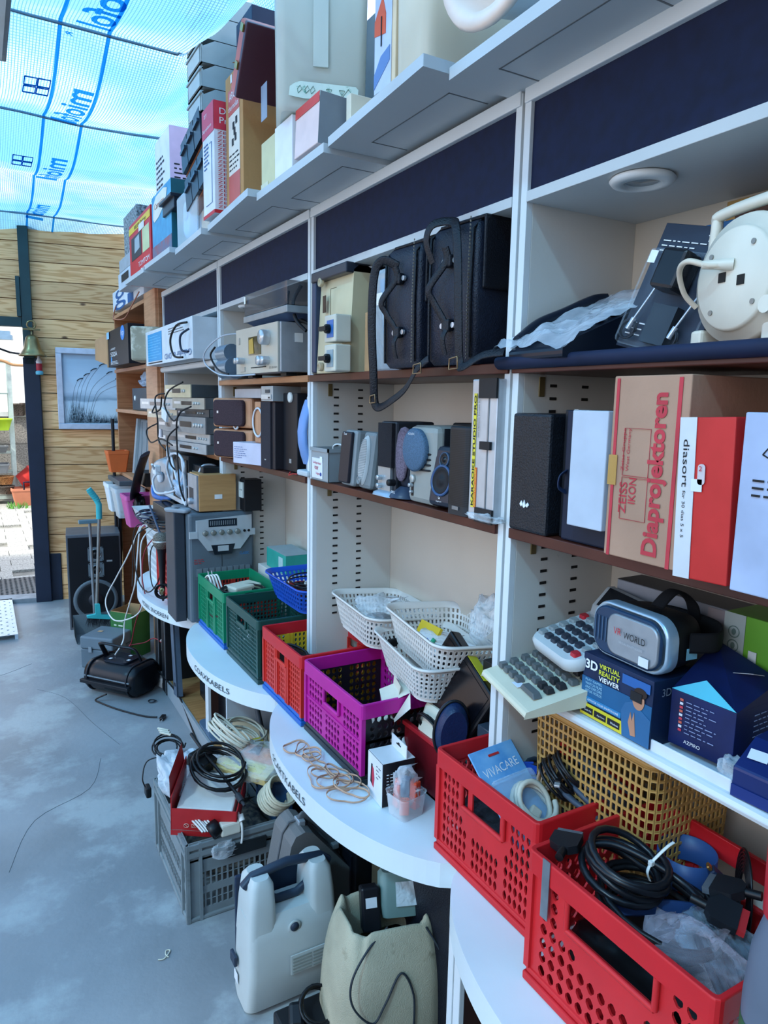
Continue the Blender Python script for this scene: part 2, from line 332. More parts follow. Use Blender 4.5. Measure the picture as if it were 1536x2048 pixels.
fr = M().box((-2, 12.95, 1.33), (3, 13.06, 1.40)).build('trim_7', mat('coping', '#cfd3cf', .7)); struct(fr)
# plant rack
t = T('plant_rack', 'pale green metal plant rack standing in the courtyard outside the door', 'rack', (.10, 12.5, 0), (.3, .72, 2.2))
fm = METAL('#b8c8c2', .5)
t.add('frame', M().box((.31, -.2, 0), (.37, -.14, 2.19)).box((-.55, -.2, 0), (-.5, -.14, 2.19)).box((-.55, -.19, 2.14), (.37, -.14, 2.19)).box((.31, .14, 0), (.36, .2, 2.19)).box((-.55, -.2, .08), (.37, -.15, .13)).box((.31, -.2, .1), (.36, .2, .14)), fm)
for z in (.16, .50, .80, 1.18, 1.7): t.box('shelf', (-.54, -.18, z-.02), (.34, .18, z), fm)
def pot(name, label, cat, loc, r0, r1, h, m, n=18, rz=0, tilt=0, sq=1, group=None, square=False):
    A = rot(0, tilt, rz)
    t = M()
    if square: pr = [rrect(2*r*sq, 2*r, r*.15) for r in (r0, r1, r1*1.04, r1*1.04, r1*.93, r0*.9)]
    else: pr = [circ(r*sq, n, ry=r) for r in (r0, r1, r1*1.06, r1*1.06, r1*.93, r0*.9)]
    zs = (0, h*.86, h*.86, h, h, .02)
    t.loft([[(x, y, z) for x, y in p] for p, z in zip(pr, zs)], None, not square)
    o = t.build(name, m); o.matrix_world = Matrix.Translation(loc) @ A
    return tag(o, label, cat, group)
pot('plant_trough', 'terracotta coloured plastic plant trough on the ground outside', 'planter', (.55, 12.12, 0), .12, .16, .27, PL('#c07a5c', .6), square=True, sq=1.15)
pot('bucket', 'dark grey bucket beside the terracotta trough outside', 'bucket', (.86, 11.95, 0), .10, .13, .27, PL('#55575f', .6))
pot('flower_pot', 'red flower pot lying tilted on top of the trough outside', 'flower pot', (.50, 12.3, .34), .11, .15, .24, PL('#c23a35', .5), tilt=60)
tag(M().box((-.14, -.1, 0), (.14, .1, .02)).build('roof_tile', mat('stone', '#a9a49a', .9), T=Matrix.Translation((.72, 12.2, .36)) @ rot(0, 50, 0)), 'pale stone slab leaning behind the terracotta trough', 'slab')
pot('lime_bowl', 'lime green plastic bowl hanging on the plant rack', 'bowl', (.29, 12.2, 1.14), .10, .15, .18, PL('#a5c92e', .4))
pot('lime_pot', 'lime green pot higher up on the plant rack, above the bowl', 'flower pot', (.22, 12.3, 1.62), .06, .09, .3, PL('#a5c92e', .4))
pot('grey_tray', 'grey tray on the middle level of the plant rack', 'tray', (.18, 12.2, .81), .15, .18, .1, PL('#5c6163', .5), square=True)
pot('green_trough', 'grey trough on the lower level of the plant rack', 'planter', (.18, 12.2, .5), .15, .18, .14, PL('#6e7477', .5), square=True)
wk = mat('wicker', '#6a5f55', .8, var=.5, scale=90, bump=.8, bscale=120)
for i, (x, z, lb, c) in enumerate(((.55, 1.34, 'dark wicker basket hanging on the outside wall, left of two', wk), (.71, 1.35, 'smaller dark wicker basket hanging on the outside wall by the door post', wk), (.3, .17, 'round wicker basket on the lowest level of the plant rack', wk), (.3, .32, 'orange brown basket sitting on the wicker basket in the plant rack', mat('wicker2', '#b8824f', .8, var=.4, scale=90, bump=.8, bscale=120)))):
    pot('wicker_basket', lb, 'basket', (x, 12.9 if i < 2 else 12.2, z), .09, .12, .2 if i < 2 else .13, c, group='wicker baskets outside')
tag(M().tube(smooth_path([(-.1, 12.2, 2.11), (.3, 12.2, 2.18), (.5, 12.2, 2.12), (.75, 12.2, 2.12)]), .022).build('branch', mat('bark', '#a9825c', .8)), 'pale brown branch lying across the top of the plant rack', 'branch')
gr = M()
for k in range(60):
    x = .45+R.uniform(-.16, .3); y = 11.8+R.uniform(-.1, .15); a = R.uniform(0, 6.28); h = R.uniform(.05, .12)
    gr.add([(x-.01*math.cos(a), y-.01*math.sin(a), 0), (x+.01*math.cos(a), y+.01*math.sin(a), 0), (x+.06*math.sin(a), y, h)], [(0, 1, 2)])
tag(gr.build('weeds', mat('weed_green', '#5f9a3f', .6)), 'green weeds growing in front of the trough outside', 'weeds', kind='stuff')
# grating mat on the threshold and the white perforated ramp inside
g = M(); S = lambda u, v: Vector((-.55+u*1.0, 6.42+.62*v, .03))
g.perf(S, 26, 15, .012, lambda i, j: 'h', mx=.12, my=.16, k=.3)
tag(g.build('grating', METAL('#54585c', .5), T=rot(z=0)), 'dark metal grating mat outside the door sill', 'grating')
g = M(); S = lambda u, v: Vector((-.45+u*.6, 5.30+1.0*v, .035-.0*v)); g.perf(S, 16, 20, .006, lambda i, j: 'h' if (i % 2 == j % 2) else 's', mx=.3, my=.3, k=.1)
g.box((-.45, 5.3, 0), (-.43, 6.3, .03)).box((.13, 5.3, 0), (.15, 6.3, .034))
tag(g.build('ramp', METAL('#cdd9e2', .45)), 'white perforated metal ramp lying on the floor inside the door', 'ramp')
struct(M().box((-4.2, -1.55, 0), (1.3, -1.5, 3.0)).build('wall_front_unseen', mat('unseen_boarding', '#5e5a52', .8, var=.15)))  # unseen wall added behind the camera to cut ambient light
# ---------------------------------------------------------------- roof netting
def tz(x, y):
    s = abs(math.sin(PI*(y-.0)))            # wires every metre, cloth sags between
    return 2.99+.05*(1-s**.8)*0 - .075*s + 1.2*max(0, x-.8)*max(0, min(1, (4.0-y)/.8)) + .02*noise.noise(Vector((x*2, y*1.3, 0))) - .03*max(0, y-5.6)/.6*(1+.6*noise.noise(Vector((x*4, 0, 0))))
TM = bpy.data.materials.new('woven_sheeting'); TM.use_nodes = True; nt = TM.node_tree; L = nt.links.new
tc = N(nt, 'ShaderNodeTexCoord'); sp = N(nt, 'ShaderNodeSeparateXYZ'); L(tc.outputs['Object'], sp.inputs[0])
def wave(ax, f, th):
    a = N(nt, 'ShaderNodeMath', operation='MULTIPLY'); L(sp.outputs[ax], a.inputs[0]); a.inputs[1].default_value = f
    b = N(nt, 'ShaderNodeMath', operation='FRACT'); L(a.outputs[0], b.inputs[0]); c = N(nt, 'ShaderNodeMath', operation='LESS_THAN'); L(b.outputs[0], c.inputs[0]); c.inputs[1].default_value = th; return c
w1 = wave(0, 90, .28); w2 = wave(1, 66, .22); mxm = N(nt, 'ShaderNodeMath', operation='MAXIMUM'); L(w1.outputs[0], mxm.inputs[0]); L(w2.outputs[0], mxm.inputs[1])
nz1 = N(nt, 'ShaderNodeTexNoise', Scale=1.3, Detail=3.); L(tc.outputs['Object'], nz1.inputs['Vector'])
cl = N(nt, 'ShaderNodeMix', data_type='RGBA'); cl.inputs[6].default_value = (.15, .46, .78, 1); cl.inputs[7].default_value = (.54, .78, .96, 1)
rr = N(nt, 'ShaderNodeValToRGB'); rr.color_ramp.elements[0].position = .42; rr.color_ramp.elements[1].position = .66; L(nz1.outputs['Fac'], rr.inputs['Fac']); L(rr.outputs['Color'], cl.inputs[0])
c2 = N(nt, 'ShaderNodeMix', data_type='RGBA'); L(mxm.outputs[0], c2.inputs[0]); L(cl.outputs[2], c2.inputs[6]); c2.inputs[7].default_value = (.08, .22, .34, 1)
tl = N(nt, 'ShaderNodeBsdfTranslucent'); L(c2.outputs[2], tl.inputs[0]); tr = N(nt, 'ShaderNodeBsdfTransparent'); L(c2.outputs[2], tr.inputs[0])
ms = N(nt, 'ShaderNodeMixShader'); ms.inputs[0].default_value = .34; L(tl.outputs[0], ms.inputs[1]); L(tr.outputs[0], ms.inputs[2]); L(ms.outputs[0], nt.nodes['Material Output'].inputs['Surface'])
tp = M(); nx, ny = 90, 300; X0, X1, Y0, Y1 = -4.2, 1.4, -1.4, 6.34
vs = [(X0+(X1-X0)*i/nx, Y0+(Y1-Y0)*j/ny, tz(X0+(X1-X0)*i/nx, Y0+(Y1-Y0)*j/ny)) for j in range(ny+1) for i in range(nx+1)]
fs = [(j*(nx+1)+i, j*(nx+1)+i+1, (j+1)*(nx+1)+i+1, (j+1)*(nx+1)+i) for j in range(ny) for i in range(nx)]
tp.add(vs, fs, None, True); tpo = tp.build('ceiling', TM); struct(tpo)
def inkm(name, col, tw):
    m = bpy.data.materials.new(name); m.use_nodes = True; nt = m.node_tree
    t1 = N(nt, 'ShaderNodeBsdfTranslucent'); t1.inputs[0].default_value = (*lin(col), 1); t2 = N(nt, 'ShaderNodeBsdfTransparent'); t2.inputs[0].default_value = (*lin(col), 1)
    s = N(nt, 'ShaderNodeMixShader'); s.inputs[0].default_value = tw; nt.links.new(t1.outputs[0], s.inputs[1]); nt.links.new(t2.outputs[0], s.inputs[2]); nt.links.new(s.outputs[0], nt.nodes['Material Output'].inputs['Surface']); return m
ink = inkm('blue_print', '#2a86bc', .5)
bd = M()
for xa, xb in ((.335, .40), (.50, .575)):
    P = [(xa+(xb-xa)*(y-2.8)/3.4, y) for y in [Y0+.05+.05*i for i in range(153)]]
    bd.add([(x+dx, y, tz(x+dx, y)-.004) for x, y in P for dx in (-.007, .007)], [(2*i, 2*i+1, 2*i+3, 2*i+2) for i in range(len(P)-1)], None, True)
bdo = bd.build('printed_stripes', ink); bdo.parent = tpo
def tarp_text(body, x0, y0, w, h, reg=False):
    """lettering reads along +y, seen mirrored from below"""
    me = text_mesh(body, w, h); import bmesh as B_; bm = B_.new(); bm.from_mesh(me); B_.ops.subdivide_edges(bm, edges=bm.edges[:], cuts=1); bm.to_mesh(me); bm.free()
    for v in me.vertices:
        x, y = x0+v.co.y, y0+v.co.x; v.co = Vector((x, y, tz(x, y)-.004))
    me.materials.append(ink); o = bpy.data.objects.new('lettering', me); C.objects.link(o); o.parent = tpo
# top of the letters points to -x; text runs from far (l) ... near (m)
def tarp_text2(body, xb, y_start, w, h):
    me = text_mesh(body, w, h, .022)
    for v in me.vertices:
        x, y = xb-v.co.y, y_start+v.co.x; v.co = Vector((x, y, tz(x, y)-.005))
    me.materials.append(ink); o = bpy.data.objects.new('lettering', me); C.objects.link(o); o.parent = tpo
for y in (1.25, 2.36, 3.40, 4.40, 5.46): tarp_text2('miofol', .505, y, .62, .12)
tarp_text2('R', .385, 3.05, .02, .025)
for y in (3.38, 4.45): 
    for dx, dy in ((0, 0), (0, .09), (.05, 0), (.05, .09)):
        o = M().tube([(x, y_, tz(x, y_)-.004) for x, y_ in ((.24+dx, y+dy), (.285+dx, y+dy), (.285+dx, y+dy+.075), (.24+dx, y+dy+.075), (.24+dx, y+dy))], .003, None, 4).build('printed_mark', ink); o.parent = tpo
for k in (0, 1, 2, 3, 4, 6):
    struct(M().tube([(x/4., k+.02*math.sin(x), tz(x/4., k)-.008) for x in range(-17, 6)], (.012, .005), None, 6).build('trim_%d' % (10+k), mat('batten', '#5f7482', .6)))
lf = T('strip_light', 'grey metal strip fitting under the roof netting, cut off at the top left', 'light fitting', (.085, 2.22, 2.70), (.12, 1.2, .1))
lf.add('housing', M().box((-.06, -.7, .015), (.06, .55, .12)), METAL('#8d979c', .5), bev=.004); lf.add('tube_cover', M().box((-.045, -.65, 0), (.045, .5, .016)), PL('#cfd6d8'))
# ---------------------------------------------------------------- shelving wall
struct(M().box((1.27, -1.5, 0), (1.31, 6.3, 2.98)).build('wall_right', mat('grey_wall', '#77797a', .8, var=.08)))
PW = PAINTW('#d3d8da'); PWi = PAINTW('#cdcbc5'); PWb = PAINTW('#c9bfb0', col2='#c0b6a8'); NAVY = mat('navy_felt', '#0c1838', .75, var=.15, scale=40); BR = mat('brown_shelf', '#4f251b', .4, var=.25, scale=5)
XF = .95; XB = 1.25
YP = [.155, 1.145, 2.157, 3.158, 4.25]        # post centres
def slots(mb, x0s, y, side, z0, z1):
    for x in x0s:
        z = z0
        while z < z1:
            mb.box((x-.009, y, z), (x+.009, y+.0012*side, z+.006)); z += .0262
SLOT = mat('slot_dark', '#1b1a1a', .7)
places = ['nearest to the camera, holding the slide projector boxes', 'second from the camera, behind the small speakers', 'third from the camera, behind the receiver', 'fourth from the camera, next to the wooden bookcase']
hole = mat('post_slit', '#50555a', .7)
def down(t, y, x=1.08):
    d = t.add('downlight', M().lathe([(.052, 0), (.055, -.004), (.05, -.010), (.034, -.012), (.032, -.002)], n=28), PAINTW('#d9dcdc')); d.location = (x, y, 2.039)
    q = M().lathe([(.032, -.002), (.028, -.006), (.0, -.008)], METAL('#9aa0a4', .2), 20).build('lens', METAL('#9aa0a4', .2), d); q['label'] = 'silver reflector lens'
for i in range(4):
    ya, yb = YP[i]+.006, YP[i+1]-.006; t = T('shelf_unit', 'white painted wall shelving unit, '+places[i], 'shelving unit', (0, 0, 0))
    t.o['group'] = 'white shelving units'
    t.box('side_panel', (XF+.012, ya, .645), (XB, ya+.016, 2.26), PWi, .001)
    sp_ = t.box('side_panel', (XF+.012, yb-.016, .645), (XB, yb, 2.26), PWi, .001)
    sl_ = M(); slots(sl_, (1.03, 1.12) if i == 1 else (1.04, 1.13), yb-.016, -1, .93, 1.70)
    t.add('slot_strip', sl_, SLOT, sp_)
    for q0, q1 in ((ya-.002, ya+.016), (yb-.016, yb+.002)): t.box('front_edging', (XF-.004, q0, .645), (XF+.012, q1, 2.245), PW, .001)
    t.box('back_panel', (XB, ya, .645), (XB+.014, yb, 2.26), PWb, .001)
    t.box('fascia', (XF+.004, ya+.016, 2.062), (XF+.018, yb-.016, 2.225), NAVY, .001)
    t.box('top_rail', (XF-.008, ya, 2.222), (XF+.02, yb, 2.25), PW, .002)
    t.box('light_shelf', (XF-.006, ya+.016, 2.040), (XB, yb-.016, 2.060), PAINTW('#bfc3c4'), .001)
    t.box('shelf', (XF-.012, ya+.016, 1.380), (XB, yb-.016, 1.402), BR if i < 3 else WOODV('#a0704c', '#8a5c3a'), .002)
    if i == 0: t.box('shelf', (XF-.004, ya+.016, 1.055), (XB, yb-.016, 1.075), PW, .009)
    if i < 3: t.box('shelf', (XF-.010, ya-.0, 1.715), (XB, yb-.0, 1.737), BR if i < 2 else WOODV('#b07a52', '#94633f'), .002)
    else: t.box('shelf', (XF-.03, ya+.016, 1.80), (XB, yb-.016, 1.830), PW, .010)
    for z in (1.36, 1.69): t.box('shelf_bracket', (XF+.05, yb-.019, z-.02), (XF+.065, yb-.016, z+.02), mat('brass', '#8a7a55', .4, metal=.7), .001)
    down(t, (ya+yb)/2+.25, 1.01)
    s0 = T('filler_strip', 'narrow white filler strip between two shelving units, number %s post from the camera' % ('first', 'second', 'third', 'fourth')[i], 'strip', (0, 0, 0)) if False else None
rail = tag(M().tube([(XF-.018, .17, 1.735), (XF-.018, 1.17, 1.735)], (.011, .014), None, 12).build('padded_rail', mat('navy_foam', '#13213f', .7, var=.1)), 'navy padded edge rail along the shelf under the white cable reel', 'edge rail')
pp = M()
def recess(i, x0, x1, v0, v1, b):  # grooved pattern drawn on the canopy board undersides
    pass
CB = [(-.16, .28, .80, .78, 2.262), (.28, .735, .80, .79, 2.255), (.735, 1.19, .785, .80, 2.248), (1.19, 1.668, .745, .775, 2.262), (1.668, 2.17, .765, .772, 2.250), (2.17, 2.70, .745, .772, 2.262), (2.70, 3.15, .748, .76, 2.252), (3.15, 3.65, .738, .735, 2.262), (3.65, 4.12, .73, .726, 2.252)]
cbl = ['first', 'second', 'third', 'fourth', 'fifth', 'sixth', 'seventh', 'eighth', 'ninth']
under = ['above the cable reel, at the right edge', 'above the blister pack', 'above the phone in its bag, under the white tub', 'under the cream bin', 'under the big translucent bin', 'under the brown carton', 'under the red and white carton', 'under the blister boxed iron', 'under the teal box, the furthest one']
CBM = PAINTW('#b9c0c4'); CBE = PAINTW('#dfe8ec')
for i, (a, b, xa, xb, z) in enumerate(CB):
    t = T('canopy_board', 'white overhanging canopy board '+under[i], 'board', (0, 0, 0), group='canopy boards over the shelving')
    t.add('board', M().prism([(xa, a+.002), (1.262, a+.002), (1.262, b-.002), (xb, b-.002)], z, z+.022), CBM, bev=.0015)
    g = M()
    for p, q in (((.85, a+.07), (.85, b-.09)), ((.85, a+.07), (.945, a+.07)), ((.85, b-.09), (.945, b-.09))): g.box((p[0]-.0015, p[1]-.0015, z-.0008), (q[0]+.0015, q[1]+.0015, z+.001))
    t.add('groove', g, mat('groove', '#6f7478', .8))
# counters
CT = mat('chipped_white_top', '#d3dde1', .38, var=.03, scale=4, dirt='#8f9490', dscale=17, dth=.70, bump=.1, bscale=40)
names = [None, 'COAXKABELS', None]
def edge_x(t_): return .865-.185*(1-abs(t_)**2.2)**.7 if abs(t_) < 1 else .865
cl_ = ['nearest the camera, under the two red crates', 'second from the camera, with the rubber bands on it', 'third from the camera, lettered at its edge', 'furthest one, under the clear crates']
for i in range(4):
    y0, y1 = YP[i], YP[i+1]; n = 44; yc, hw = (y0+y1)/2, (y1-y0)/2
    pts = [(edge_x(-1+2*k/n), yc+hw*(-1+2*k/n)*.995) for k in range(n+1)]
    t = T('worktop', 'white bow fronted counter top, '+cl_[i], 'counter top', (0, 0, 0), group=None)
    t.add('top', M().prism([(1.25, y0+.003)]+pts+[(1.25, y1-.003)], .590, .65), CT, bev=.002)
    s = ('SCARTKABELS', 'COAXKABELS', 'MOBIEL SNOEREN')[i-1] if i else None
    if s:
        # engraved lettering bent along the edge
        ctr, ln = ((.12, .27), (-.3, .30), (-.35, .33))[i-1]
        me = text_mesh(s, ln, .021)
        for v in me.vertices:
            tt = ctr-(v.co.x-ln/2)/hw; y = yc+hw*tt; x = edge_x(tt)
            dx = (edge_x(tt+.01)-edge_x(tt-.01))/(.02*hw); nn = Vector((-1, dx, 0)).normalized()
            v.co = Vector((x, y, .608+v.co.y))+nn*.0022
        me.materials.append(mat('letter_grey', '#3d474b', .7)); o = bpy.data.objects.new('edge_lettering', me); C.objects.link(o); o.parent = t.o
for i in range(1, 4):
    y = YP[i]
    t = T('counter_support', 'white edged upright panel under the counter joint, '+('nearest the camera', 'between the green crates and the rubber bands', 'behind the black screen')[i-1], 'support panel', (0, 0, 0))
    t.box('panel', (.875, y-.02, .0), (1.24, y+.0, .588), mat('brown_board', '#3a211b', .5)); t.box('edge_strip', (.86, y-.022, 0), (.875, y+.002, .588), PW); t.box('edge_strip', (.86, y+.006, 0), (.885, y+.026, .588), PW)
pl = T('plinth_shelf', 'grey fronted low plinth shelf of raw chipboard under the far counters', 'plinth', (0, 0, 0))
pl.box('front_board', (.835, 2.3, 0), (.85, 4.22, .085), PAINTW('#8d959a')); pl.box('shelf_board', (.85, 2.3, .06), (1.24, 4.22, .082), WOODV('#a87a4c', '#8a6038', (2, 30, 2)))
# raised ledge behind the crates
lg = T('back_ledge', 'white box ledge at the back of the counter that carries the small baskets', 'ledge', (0, 0, 0))
lg.box('ledge', (1.10, 1.19, .651), (1.235, 2.10, .872), PWi, .002)
lg = T('back_ledge', 'white box ledge at the back of the counter that carries the tan basket', 'ledge', (0, 0, 0)); lg.box('ledge', (1.12, .2, .651), (1.235, 1.10, .79), PWi, .002)
# ================================================================ things on top of the canopy boards
INK = mat('black_print', '#1a1c20', .6); WINK = mat('white_print', '#eef0f2', .5); RINK = mat('red_print', '#c8242c', .5); BINK = mat('blue_print_card', '#1f5f9a', .5)
def lines(t, face, u0, v0, u1, v1, n, m, seed=1, th=.35, par=None):
    """rows of small unreadable printed words"""
    r = random.Random(seed); q = M(); dv = (v1-v0)/n
    for i in range(n):
        v = v1-(i+.5)*dv; u = u0; end = u0+(u1-u0)*r.uniform(.6, 1)
        while u < end:
            w = r.uniform(.25, .9)*dv*2.2; q.box((u, v-dv*th/2, .0006), (min(u+w, u1), v+dv*th/2, .0012)); u += w+dv*.5
    o = q.build('printed_lines', m, par or t.o); o.matrix_local = t.fr(face); return o
def carton(name, label, cat, x, yL, yR, z0, z1, dp, m, rz=0, rx=0, ry=0, group=None, bev=.002, part='carton_body'):
    s = span(x, yL, yR, z0, z1, dp); t = T(name, label, cat, s['loc'], s['size'], rz, rx, ry, group); t.body(part, m, bev); return t
ZT = 2.286
# translucent storage bin overhanging
t = T('storage_bin', 'large translucent milky storage bin hanging over the canopy edge, torn green label', 'storage bin', (.892, 1.975, 2.428), (.20, .25, .50), rz=math.radians(70))
MK = milky()
pr = [rrect(.17, .22, .02), rrect(.19, .24, .025), rrect(.20, .25, .025), rrect(.20, .25, .025), rrect(.19, .24, .02), rrect(.18, .23, .02), rrect(.17, .22, .02)]
t.add('bin_body', M().loft([[(x, y, z) for x, y in p] for p, z in zip(pr, (0, .012, .46, .50, .50, .46, .012))], None), MK)
t.add('rim', M().loft([[(x, y, z) for x, y in rrect(a, b, .025)] for a, b, z in ((.20, .25, .48), (.215, .265, .48), (.215, .265, .502), (.195, .245, .502))], None, caps=False), MK)
t.dec('F', .10, .11, .14, .47, MK, 'moulded_rib', th=.004)
lb = t.decp('F', [(x*.5+.0, y*.5+.005) for x, y in [(.07, .055), (.075, .10), (.10, .118), (.13, .13), (.43, .125), (.445, .11), (.44, .05), (.40, .04), (.25, .05), (.15, .045)]], mat('torn_label', '#d8e8dc', .6, dirt='#3c8f78', dscale=30, dth=.54), 'torn_label', off=.003, th=.001)
tr = M()
for u in (.27, .34): 
    tr.tube([(u, .10, .0), (u+.03, .10, 0), (u+.015, .072, 0), (u, .10, 0)], .0012, None, 4); tr.box((u+.0135, .08, 0), (u+.0165, .094, .001))
for u in (.12, .16, .19): tr.tube([(u, .07, 0), (u+.02, .09, 0), (u+.01, .11, 0), (u-.005, .09, 0), (u, .07, 0)], .0012, None, 4)
tr.tube([(.36, .07, 0), (.39, .11, 0), (.42, .07, 0), (.39, .06, 0)], .0012, None, 4)
o = tr.build('label_symbols', mat('green_print', '#3f7f6c', .6), lb); o.matrix_local = Matrix.Translation((0, .005, .0045)) @ Matrix.Scale(.5, 4, (1, 0, 0)) @ Matrix.Scale(.5, 4, (0, 1, 0))
# cream bin
t = T('storage_bin', 'cream coloured plastic bin with rounded base next to the translucent one', 'storage bin', (.98, 1.345, ZT), (.36, .135, .6))
t.add('bin_body', M().loft([[(x, y, z) for x, y in p] for p, z in zip([rrect(.31, .10, .02), rrect(.345, .125, .025), rrect(.36, .135, .025), rrect(.34, .12, .02), rrect(.31, .10, .02)], (0, .03, .6, .6, .01))]), milky('#e9e2cf'))
# tub
t = T('plastic_tub', 'white plastic tub with a pale pink rim lying on its side at the top', 'tub', (.955, 1.065, 2.447), (.24, .24, .3), ry=math.radians(-90))
t.add('tub', M().lathe([(.0, 0), (.085, 0), (.11, .02), (.125, .14), (.13, .15)], n=40), PL('#e6e7e6', .3)); t.add('rim', M().lathe([(.128, .14), (.15, .145), (.155, .155), (.15, .163), (.126, .16), (.105, .02)], n=40), PL('#e9d3c4', .35))
# photo carton between bins
t = carton('photo_carton', 'carton printed with a furniture photo between the two plastic bins', 'box', .82, 1.515, 1.425, ZT, 2.78, .38, CARD('#d8c4a4'))
t.dec('F', .0, .05, .075, .45, CARD('#b8c4dc'), 'printed_photo'); t.decp('F', [(.0, .20), (.035, .24), (.05, .20), (.05, .16), (.0, .17)], CARD('#d0552c'), off=.001); t.decp('F', [(.0, .06), (.07, .10), (.07, .13), (.03, .12), (.0, .09)], CARD('#5d7fb4'), off=.001)
t.dec('F', .02, .24, .06, .32, CARD('#ece8e4'), off=.001); t.dec('F', .03, .14, .034, .2, INK, 'printed_leg', off=.002); t.dec('F', .0, .0, .075, .048, CARD('#e3ded2'), 'label'); lines(t, 'F', .003, .003, .07, .045, 5, INK, 3)
t = carton('box', 'pale wood coloured box lying under the photo carton beside the big bin', 'box', .86, 1.24+.5, 1.715, ZT, 2.42, .2, CARD('#e4dcc8'))
# boxes under the translucent bin
t = carton('book_box', 'yellowish white slim box standing just left of the translucent bin', 'box', .80, 2.20, 2.07, ZT, 2.425, .26, CARD('#cfc79a'))
t.dec('F', .0, .0, .06, .02, CARD('#dcd6b8')); t.dec('F', .005, .2, .055, .3, CARD('#8f97a8'), 'printed_picture')
t = carton('white_box', 'plain white box standing between the slim yellowish box and the red one', 'box', .79, 2.06, 1.93, ZT, 2.425, .27, CARD('#e4e2e4'))
t = carton('red_box', 'white and pink box leaning under the translucent bin with red top', 'box', .79, 1.915, 1.76, ZT+.01, 2.41, .25, CARD('#e2c8c4'), ry=math.radians(3)); t.dec('F', .0, .10, .155, .125, CARD('#c8413c')); t.dec('S', .0, .0, .25, .125, CARD('#777d84'))
# kraft carton
t = carton('brown_carton', 'tall worn brown cardboard carton with a red and white label strip', 'carton', .80, 2.55, 2.37, ZT+.012, 2.73, .27, KRAFT('#b98a58'), rz=math.radians(0))
lb = t.dec('F', .035, .02, .15, .38, CARD('#e0d6c8'), 'label'); t.dec('F', .035, .30, .15, .38, CARD('#c25a50'), par=None, off=.001); t.txt('ARGO', 'F', .05, .345, .09, .024, WINK, off=.002); t.txt('thermolux', 'F', .04, .313, .105, .018, WINK, off=.002)
t.dec('F', .035, .02, .15, .11, CARD('#c25a50'), off=.001); lines(t, 'F', .04, .12, .145, .18, 4, INK, 5)
dk = M()
for a, b in ((.07, .20), (.09, .23), (.08, .25), (.11, .26), (.10, .21)): dk.box((a, b, .001), (a+.018, b+.022, .002))
o = dk.build('printed_drawing', INK, t.o); o.matrix_local = t.fr('F'); t.dec('F', .06, .40, .075, .425, CARD('#dfe0e4'), 'price_sticker')
fl_ = M().add([(-.135, -.09, .431), (.135, -.09, .431), (.135, .0, .470), (-.135, .02, .462)], [(0, 1, 2, 3)])
t.add('flap', fl_, KRAFT('#b98a58'))
# red/white ZET carton
t = carton('zet_carton', 'tall white carton with red ends and a column of red letters', 'carton', .76, 2.70, 2.56, ZT+.012, 2.665, .25, CARD('#d9dbe2'))
t.dec('F', .0, .27, .14, .367, CARD('#c8405c')); t.dec('F', .0, .0, .14, .012, RINK); t.dec('S', .0, .275, .25, .367, CARD('#d33a4c')); t.dec('S', 0, 0, .25, .012, RINK)
t.txt('ZETT', 'F', .03, .335, .035, .011, WINK, off=.001); t.txt('Diaprojektoren', 'F', .008, .287, .11, .015, WINK, off=.001); t.txt('Di\nPr', 'S', .02, .295, .03, .05, WINK, off=.001)
lines(t, 'F', .02, .16, .08, .25, 7, BINK, 5); o = M().tube([(.04, .04, 0), (.115, .04, 0), (.115, .24, 0), (.09, .24, 0)], .001, None, 4).build('printed_frame', BINK, t.o); o.matrix_local = t.fr('F') @ Matrix.Translation((0, 0, .001))
for k in range(19): t.txt('ZET', 'S', .012, .018+k*.0135, .05, .009, RINK)
# stacked small parts bins
for k in range(5):
    t = T('parts_bin', 'grey stacking bin, %s of the stack at the top left' % ('lowest', 'second lowest', 'middle', 'second highest', 'topmost')[k], 'stacking bin', (.90, 2.90, 2.715+.083*k), (.22, .2, .08), group='grey stacking bins', rz=0)
    g = PL('#a3abaa', .5); b = M().box((-.11, -.10, 0), (.11, .10, .004)).box((-.11, -.1, 0), (-.105, .1, .066)).box((.105, -.1, 0), (.11, .1, .08)); t.add('tray', b, g)
    for sy in (-1, 1): t.add('side_wall', M().prism([(-.11, 0), (.11, 0), (.11, .080), (-.06, .080), (-.11, .052)], -.003, .003, T=Matrix.Translation((0, sy*.0985, 0)) @ rot(90)), g)
    t.dec('F', .02, .006, .18, .056, PL('#b6bdbb', .5), 'label_holder', th=.003); t.add('front_lip', M().box((-.117, -.1, .060), (-.105, .1, .068)), g)
t = carton('box', 'black box under the stack of grey bins', 'box', .86, 3.0, 2.80, 2.62, 2.712, .26, CARD('#2a3038')) if False else None
# pile that carries the bins
t = carton('pale_box', 'pale grey blue box behind the red and white carton, under the grey bins', 'box', 1.03, 3.0, 2.56, ZT, 2.712, .26, CARD('#b8bfd0'))
# navy cabinet
t = carton('navy_case', 'tall dark navy cabinet at the very top behind the brown carton', 'cabinet', .90, 2.73, 2.56, 2.716, 3.0, .26, mat('navy_vinyl', '#22314a', .55, var=.1)); t.dec('F', .08, .0, .083, .28, RUB('#121a28'), 'seam')
# orange case with latches, leaning on the carton
t = T('orange_case', 'orange red hard case with brass latches wedged above the brown carton', 'case', (.90, 2.235, 2.665), (.30, .20, .065), rx=math.radians(-55))
t.body('case_body', PL('#c6522c', .35), .01); t.box('lower_shell', (-.152, -.102, -.012), (.152, .102, .012), PL('#4a2430', .4), .004)
for u in (.07, .17): t.dec('F', u, .008, u+.02, .035, mat('brass_latch', '#b89a4a', .3, metal=.9), 'latch', th=.006)
